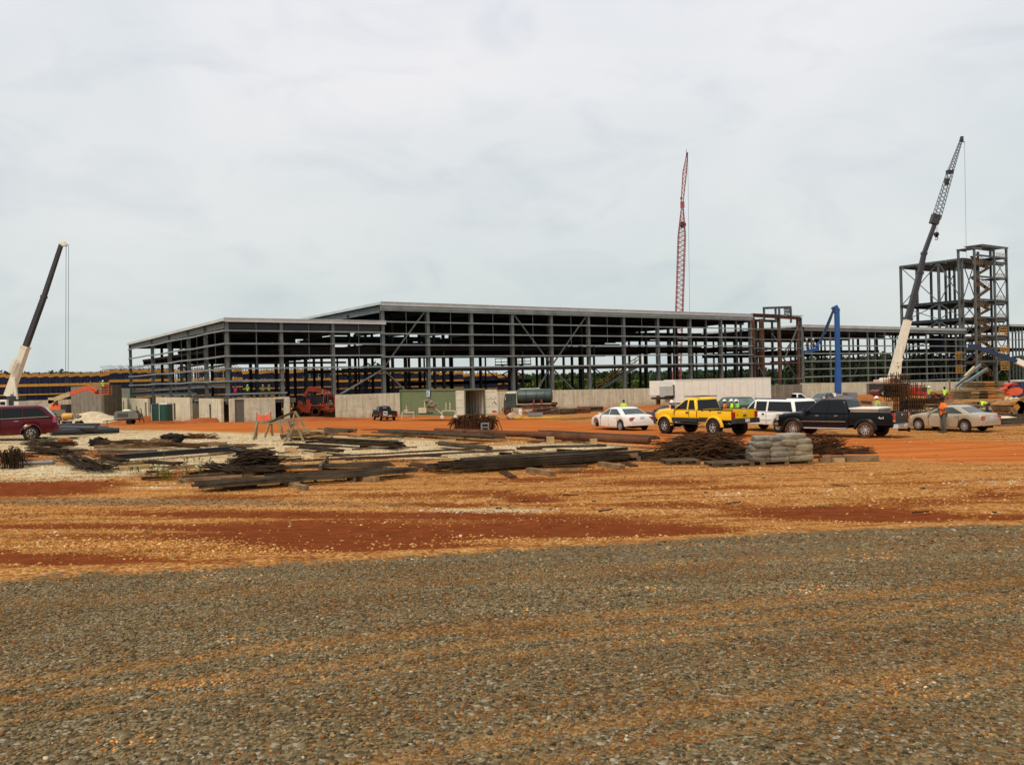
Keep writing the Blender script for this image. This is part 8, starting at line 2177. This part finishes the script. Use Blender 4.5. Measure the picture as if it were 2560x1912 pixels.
def skin_mesh(nodes, edges, name, sub=2):
    """nodes {key: (pos, radius)}: one continuous surface grown round the skeleton"""
    ks = list(nodes); ix = {k: i for i, k in enumerate(ks)}
    me = bpy.data.meshes.new(name); me.from_pydata([tuple(nodes[k][0]) for k in ks], [(ix[a], ix[c]) for a, c in edges], []); me.update()
    o = bpy.data.objects.new(name+'_tmp', me); COL.objects.link(o)
    o.modifiers.new('skin', 'SKIN'); me.skin_vertices[0].data[0].use_root = True
    for i, k in enumerate(ks):
        r = nodes[k][1]; r = r if isinstance(r, tuple) else (r, r); me.skin_vertices[0].data[i].radius = r; me.skin_vertices[0].data[i].use_root = (i == 0)
    s = o.modifiers.new('sub', 'SUBSURF'); s.levels = sub; s.render_levels = sub
    bpy.context.view_layer.update()
    out = bpy.data.meshes.new_from_object(o.evaluated_get(bpy.context.evaluated_depsgraph_get())); out.name = name
    bpy.data.objects.remove(o); bpy.data.meshes.remove(me)
    out.polygons.foreach_set('use_smooth', [True]*len(out.polygons)); return out
def fingers(b, w, d, side, curl=.5):
    """five fingers on a hand at w pointing along d; the thumb leaves the side"""
    d = d.normalized(); n = d.cross(V(0, 0, 1)) if abs(d.z) < .9 else V(0, 1, 0); n.normalize(); f = n.cross(d).normalized()*side
    for k, ln in enumerate((.068, .078, .072, .055)):
        o = w+d*.075+n*(k-1.5)*.02; b.path([o, o+d*ln*.5+f*.01, o+d*ln*(1-.3*curl)+f*ln*curl*.6], .0085, 5)
    o = w+d*.03+n*.035; b.path([o, o+n*.03+d*.02, o+n*.035+d*.055+f*.015], .010, 5)
def posed(pose):
    """joints, facing +x, 1.75 m tall"""
    J = dict(pel=V(0, 0, .95), sp=V(0, 0, 1.12), ch=V(.01, 0, 1.33), nk=V(0, 0, 1.50), hd=V(.02, 0, 1.62))
    for s, y in (('l', 1), ('r', -1)):
        J.update({'sh'+s: V(0, .17*y, 1.42), 'el'+s: V(-.02, .24*y, 1.14), 'wr'+s: V(.09, .25*y, .90), 'hp'+s: V(0, .09*y, .91), 'kn'+s: V(.02, .10*y, .50), 'an'+s: V(-.02, .11*y, .09), 'to'+s: V(.15, .13*y, .03)})
    if pose == 'fold':
        for s, y in (('l', 1), ('r', -1)): J['el'+s] = V(.05, .25*y, 1.14); J['wr'+s] = V(.25, .03*y, 1.17+.04*y)
    if pose == 'bend':
        J.update(pel=V(0, 0, .88), sp=V(.16, 0, .98), ch=V(.36, 0, 1.04), nk=V(.54, 0, 1.02), hd=V(.66, 0, .98))
        for s, y in (('l', 1), ('r', -1)):
            J['sh'+s] = V(.48, .17*y, 1.00); J['el'+s] = V(.54, .21*y, .70); J['wr'+s] = V(.62, .17*y, .44); J['hp'+s] = V(0, .1*y, .86); J['kn'+s] = V(.04+.12*y, .13*y, .48); J['an'+s] = V(-.06+.22*y, .14*y, .09); J['to'+s] = J['an'+s]+V(.17, 0, -.06)
    if pose == 'walk':
        J['knl'] = V(.16, .1, .53); J['anl'] = V(.22, .1, .09); J['tol'] = V(.38, .1, .05); J['knr'] = V(.0, -.1, .50); J['anr'] = V(-.26, -.1, .14); J['tor'] = V(-.10, -.1, .03); J['wrl'] = V(-.02, .26, .92); J['wrr'] = V(.22, -.24, .95)
    if pose == 'reach':
        for s, y in (('l', 1), ('r', -1)): J['el'+s] = V(.22, .22*y, 1.28); J['wr'+s] = V(.44, .16*y, 1.36)
    if pose == 'sit':
        for k in ('pel', 'sp', 'ch', 'nk', 'hd'): J[k] = J[k]-V(0, 0, .42)
        for s, y in (('l', 1), ('r', -1)):
            for k in ('sh', 'el', 'wr', 'hp'): J[k+s] = J[k+s]-V(0, 0, .42)
            J['wr'+s] = V(.3, .12*y, .72); J['kn'+s] = V(.42, .13*y, .50); J['an'+s] = V(.44, .13*y, .09); J['to'+s] = V(.6, .14*y, .03)
    return J
ED = [('pel', 'sp'), ('sp', 'ch'), ('ch', 'nk')]+[e for s in 'lr' for e in (('ch', 'sh'+s), ('sh'+s, 'el'+s), ('el'+s, 'wr'+s), ('pel', 'hp'+s), ('hp'+s, 'kn'+s), ('kn'+s, 'an'+s), ('an'+s, 'to'+s))]
def gp_(px, Y, dz=0): p = W(px, 1000, Y); return on(p.x, Y, dz)
CACHE = {}
def person(label, loc, rz, pose='stand', shirt=NEON, vest=None, pants=JEAN, hat='hard', skin=SKIN, sc=1.0, group=None, longs=False):
    o = thing('person', label, 'person', tuple(loc), rz, group); J = posed(pose)
    if pose not in CACHE:
        rad = dict(pel=(.13, .10), sp=(.125, .095), ch=(.145, .105), nk=.055, sh=.062, el=.042, wr=.029, hp=.085, kn=.058, an=.042, to=.035)
        N = {k: (p, rad[k if k in rad else k[:2]]) for k, p in J.items() if k != 'hd'}
        for s in 'lr': d = (J['wr'+s]-J['el'+s]).normalized(); N['ha'+s] = (J['wr'+s]+d*.08, (.038, .022))
        N['hb'] = (J['nk'].lerp(J['hd'], .5), .055)
        bm_ = skin_mesh(N, ED+[('wrl', 'hal'), ('wrr', 'har'), ('nk', 'hb')], 'body')
        b = MB(); up = (J['hd']-J['nk']).normalized(); fw = V(1, 0, 0) if abs(up.x) < .8 else V(up.z*0+.35, 0, -.94)
        fw = (fw-up*fw.dot(up)).normalized(); sd = up.cross(fw)
        hb = MB(); hb.blob((0, 0, 0), (.195, .155, .24), 1, .0, 2); Mx = Matrix((fw, sd, up)).transposed(); b.add([Mx @ v+J['hd']+up*.02 for v in hb.v], hb.f)
        nb = MB(); nb.add([V(.09, -.015, -.02), V(.09, .015, -.02), V(.118, 0, -.03), V(.09, 0, .02), V(.094, .03, -.06), V(.094, -.03, -.06), V(.1, 0, -.065)], [(0, 1, 2), (1, 3, 2), (3, 0, 2), (0, 3, 1), (4, 5, 6)])
        for y in (-.08, .08): nb.box((0, y, -.005), (.035, .02, .06))
        b.add([Mx @ v+J['hd']+up*.02 for v in nb.v], nb.f)
        for s, k in (('l', 1), ('r', -1)): d = J['wr'+s]-J['el'+s]; fingers(b, J['wr'+s]+d.normalized()*.03, d, k)
        hm = bpy.data.meshes.new('h'); hm.from_pydata([tuple(v) for v in b.v], [], b.f)
        bb = bmesh.new(); bb.from_mesh(bm_); bb.from_mesh(hm); bb.to_mesh(bm_); bb.free(); bpy.data.meshes.remove(hm)
        bm_.polygons.foreach_set('use_smooth', [True]*len(bm_.polygons))
        sh = {k: (J[k], r) for k, r in (('sp', (.155, .125)), ('ch', (.168, .128)), ('pel', (.150, .125)), ('nk', .072))}
        if pose == 'fold': sh['pel'] = (J['pel']-V(0, 0, .13), (.175, .15)); sh['sp'] = (J['sp'], (.175, .14))
        for s in 'lr': sh['sh'+s] = (J['sh'+s], .082); sh['mid'+s] = (J['sh'+s].lerp(J['el'+s], .75), .066)
        se = [('sp', 'ch'), ('sp', 'pel'), ('ch', 'nk')]+[e for s in 'lr' for e in (('ch', 'sh'+s), ('sh'+s, 'mid'+s))]
        sh = {k: sh[k] for k in ('sp', 'ch', 'pel', 'nk', 'shl', 'midl', 'shr', 'midr')}
        s_ = skin_mesh(sh, se, 'shirt')
        sl2 = dict(sh); se2 = list(se)
        for s in 'lr': sl2['el'+s] = (J['el'+s], .060); sl2['cf'+s] = (J['el'+s].lerp(J['wr'+s], .9), .048); se2 += [('mid'+s, 'el'+s), ('el'+s, 'cf'+s)]
        s2_ = skin_mesh(sl2, se2, 'shirt')
        pn = {'pel': (J['pel'], (.150, .125))}
        for s in 'lr': pn['hp'+s] = (J['hp'+s], .108); pn['kn'+s] = (J['kn'+s], .082); pn['an'+s] = (J['an'+s]+V(0, 0, .03), .070)
        p_ = skin_mesh(pn, [e for s in 'lr' for e in (('pel', 'hp'+s), ('hp'+s, 'kn'+s), ('kn'+s, 'an'+s))], 'trousers')
        CACHE[pose] = (bm_, s_, s2_, p_, Mx, up, fw)
    bm_, s_, s2_, p_, Mx, up, fw = CACHE[pose]
    def put(nm, me, m_):
        me = me.copy(); me.name = nm; me.materials.clear(); me.materials.append(m_); q = bpy.data.objects.new(nm, me); COL.objects.link(q); q.parent = o; return q
    body = put('body', bm_, skin); sh_ = put('shirt', s2_ if longs else s_, shirt); put('trousers', p_, pants)
    if vest:
        v = put('vest', s_, vest); 
        for vv in v.data.vertices: vv.co += vv.normal*.006
        c = J['ch']
        st = MB()
        for y in (-.1, .1): st.box(V(c.x+.135, y, c.z-.05), (.012, .05, .34)) 
        if pose != 'bend': st.build('reflective_strip', STRAP, v, local=True)
    for s in 'lr':
        b = MB(); a = J['an'+s]; t = J['to'+s]; b.bar(a+V(-.05, 0, -.02), t+V(.04, 0, 0), .10, .12, w2=.09, h2=.06); b.tube(a+V(0, 0, -.05), a+V(0, 0, .12), .062, .06, 10); b.v = [V(v.x, v.y, max(v.z, .0)) for v in b.v]; b.build('boot', BOOT, o, local=True, smooth=50)
    hp = J['hd']+up*.055
    b = MB()
    if hat in ('hard', 'cap', 'brim'):
        pr = [(.001, .125), (.05, .12), (.09, .095), (.112, .05), (.118, .0)]
        if hat == 'hard': pr += [(.135, -.005), (.135, -.015), (.115, -.012)]
        if hat == 'brim': pr = [(.001, .12), (.06, .115), (.095, .08), (.105, .0), (.19, -.02), (.19, -.03), (.1, -.012)]
        b.lathe(pr, (0, 0, 0), 'Z', 20, cap=False)
        if hat in ('hard', 'cap'): b.box((.13, 0, -.008), (.10, .15, .014))
        b.v = [Mx @ V(v.x*1.08, v.y, v.z)+hp for v in b.v]; b.build('hard_hat' if hat == 'hard' else 'hat', HATW if hat == 'hard' else (BONE if hat == 'brim' else HAIR), o, local=True, smooth=40)
    else:
        q = MB(); q.blob((0, 0, 0), (.21, .175, .20), 2, .05, 2); b.add([Mx @ (v+V(-.012, 0, .0))+hp for v in q.v if True], q.f); b.build('hair', HAIR, o, local=True, smooth=60)
    for y in (-.032, .032):
        b = MB(); c = Mx @ V(.094, y, .0)+J['hd']+up*.02; b.box(c, (.012, .02, .010)); b.build('eye', HAIR, o, local=True)
    if sc != 1.0: o.scale = (sc, sc, sc)
    return o
def zp(px, py, Y): return W(px, py, Y)
person('man in a long orange shirt and dark cap standing against the beige saloon', gp_(2357, 45.2), R(185), 'fold', ORSH, None, GREYC, 'cap', SKIN_D, 1.02)
person('worker bent double in a neon yellow shirt and jeans left of the loader', gp_(2468, 68), R(180), 'bend', NEON, None, JEAN, 'none', SKIN_D)
person('worker in a hard hat, yellow vest and pale blue shirt behind the black pickup', gp_(2192, 58), R(200), 'stand', LBLUE, VESTY, JEAN, 'hard', SKIN, longs=True)
person('worker in white hard hat and neon yellow vest by the wall, left of the two', gp_(2324, 86, .55), R(200), 'walk', NEON, VESTY, GREYC, 'hard', SKIN_D)
person('worker in dark cap and yellow vest at the wall, right of the two', gp_(2362, 86, .45), R(240), 'walk', GREYC, NEON, GREYC, 'cap', SKIN_D)
person('worker in a neon yellow shirt seen from behind above the white saloon roof', gp_(1559, 66), R(95), 'stand', NEON, None, JEAN, 'none', SKIN)
person('worker in an orange vest and white hard hat by the windscreen of the yellow pickup', gp_(1679, 54.5), R(260), 'stand', LBLUE, ORSH, JEAN, 'hard', SKIN)
p0 = gp_(1814, 56)
person('worker in an orange vest and white hard hat behind the yellow pickup bed', gp_(1812, 58), R(150), 'stand', ORSH, None, JEAN, 'hard', SKIN_D)
person('worker in a neon yellow vest and white hard hat, middle one behind the pickup bed', gp_(1829, 57), R(170), 'stand', NEON, None, JEAN, 'hard', SKIN)
person('worker in neon green behind the pickup bed, rightmost of the three', gp_(1841, 59), R(190), 'stand', mat('neon_green_cloth', (.25, .75, .10), .8), None, JEAN, 'hard', SKIN_D)
# workers on the deck of the wing
for i, (px, sh, hat, sk, lb) in enumerate(((588, PINK, 'none', SKIN_D, 'worker in a hot pink shirt on the deck above the concrete wall'), (619, NEON, 'hard', SKIN_D, 'worker in neon yellow on the deck, alone beside the pink shirted one'), (657, VESTY, 'hard', SKIN, 'worker with a hard hat and dark vest on the deck, left of the last one'), (672, NEON, 'hard', SKIN, 'worker in neon green on the deck, rightmost of the four'))):
    t_, s_q = t_of(px, 970, 4), 4; q = F(t_, s_q, 1.63 if i != 0 else 1.45); q.z = W(px, 962.5, q.y).z-1.72 if i else W(px, 966, q.y).z-1.72
    person(lb, q, R(250)+i*.5, 'stand', sh, None, JEAN, hat, sk)
# basket workers
person('worker in neon yellow leaning out of the orange boom lift basket', BO+V(0, 0, -.44), R(160), 'reach', NEON, None, GREYC, 'hard', SKIN)
person('worker with a white hard hat standing in the blue basket, left one', BASKET_BLUE+V(-.45, 0, -.3), R(180), 'reach', GREYC, None, JEAN, 'hard', SKIN, .95); person('worker with a white hard hat standing in the blue basket, right one', BASKET_BLUE+V(.45, .1, -.3), R(150), 'stand', GREYC, None, JEAN, 'hard', SKIN, .95)
q = FR[th.name] @ V(cx+.15, -.7, .75)
person('driver in a yellow vest sitting in the telehandler cab', q, R(0), 'sit', GREYC, VESTY, JEAN, 'hard', SKIN_D)
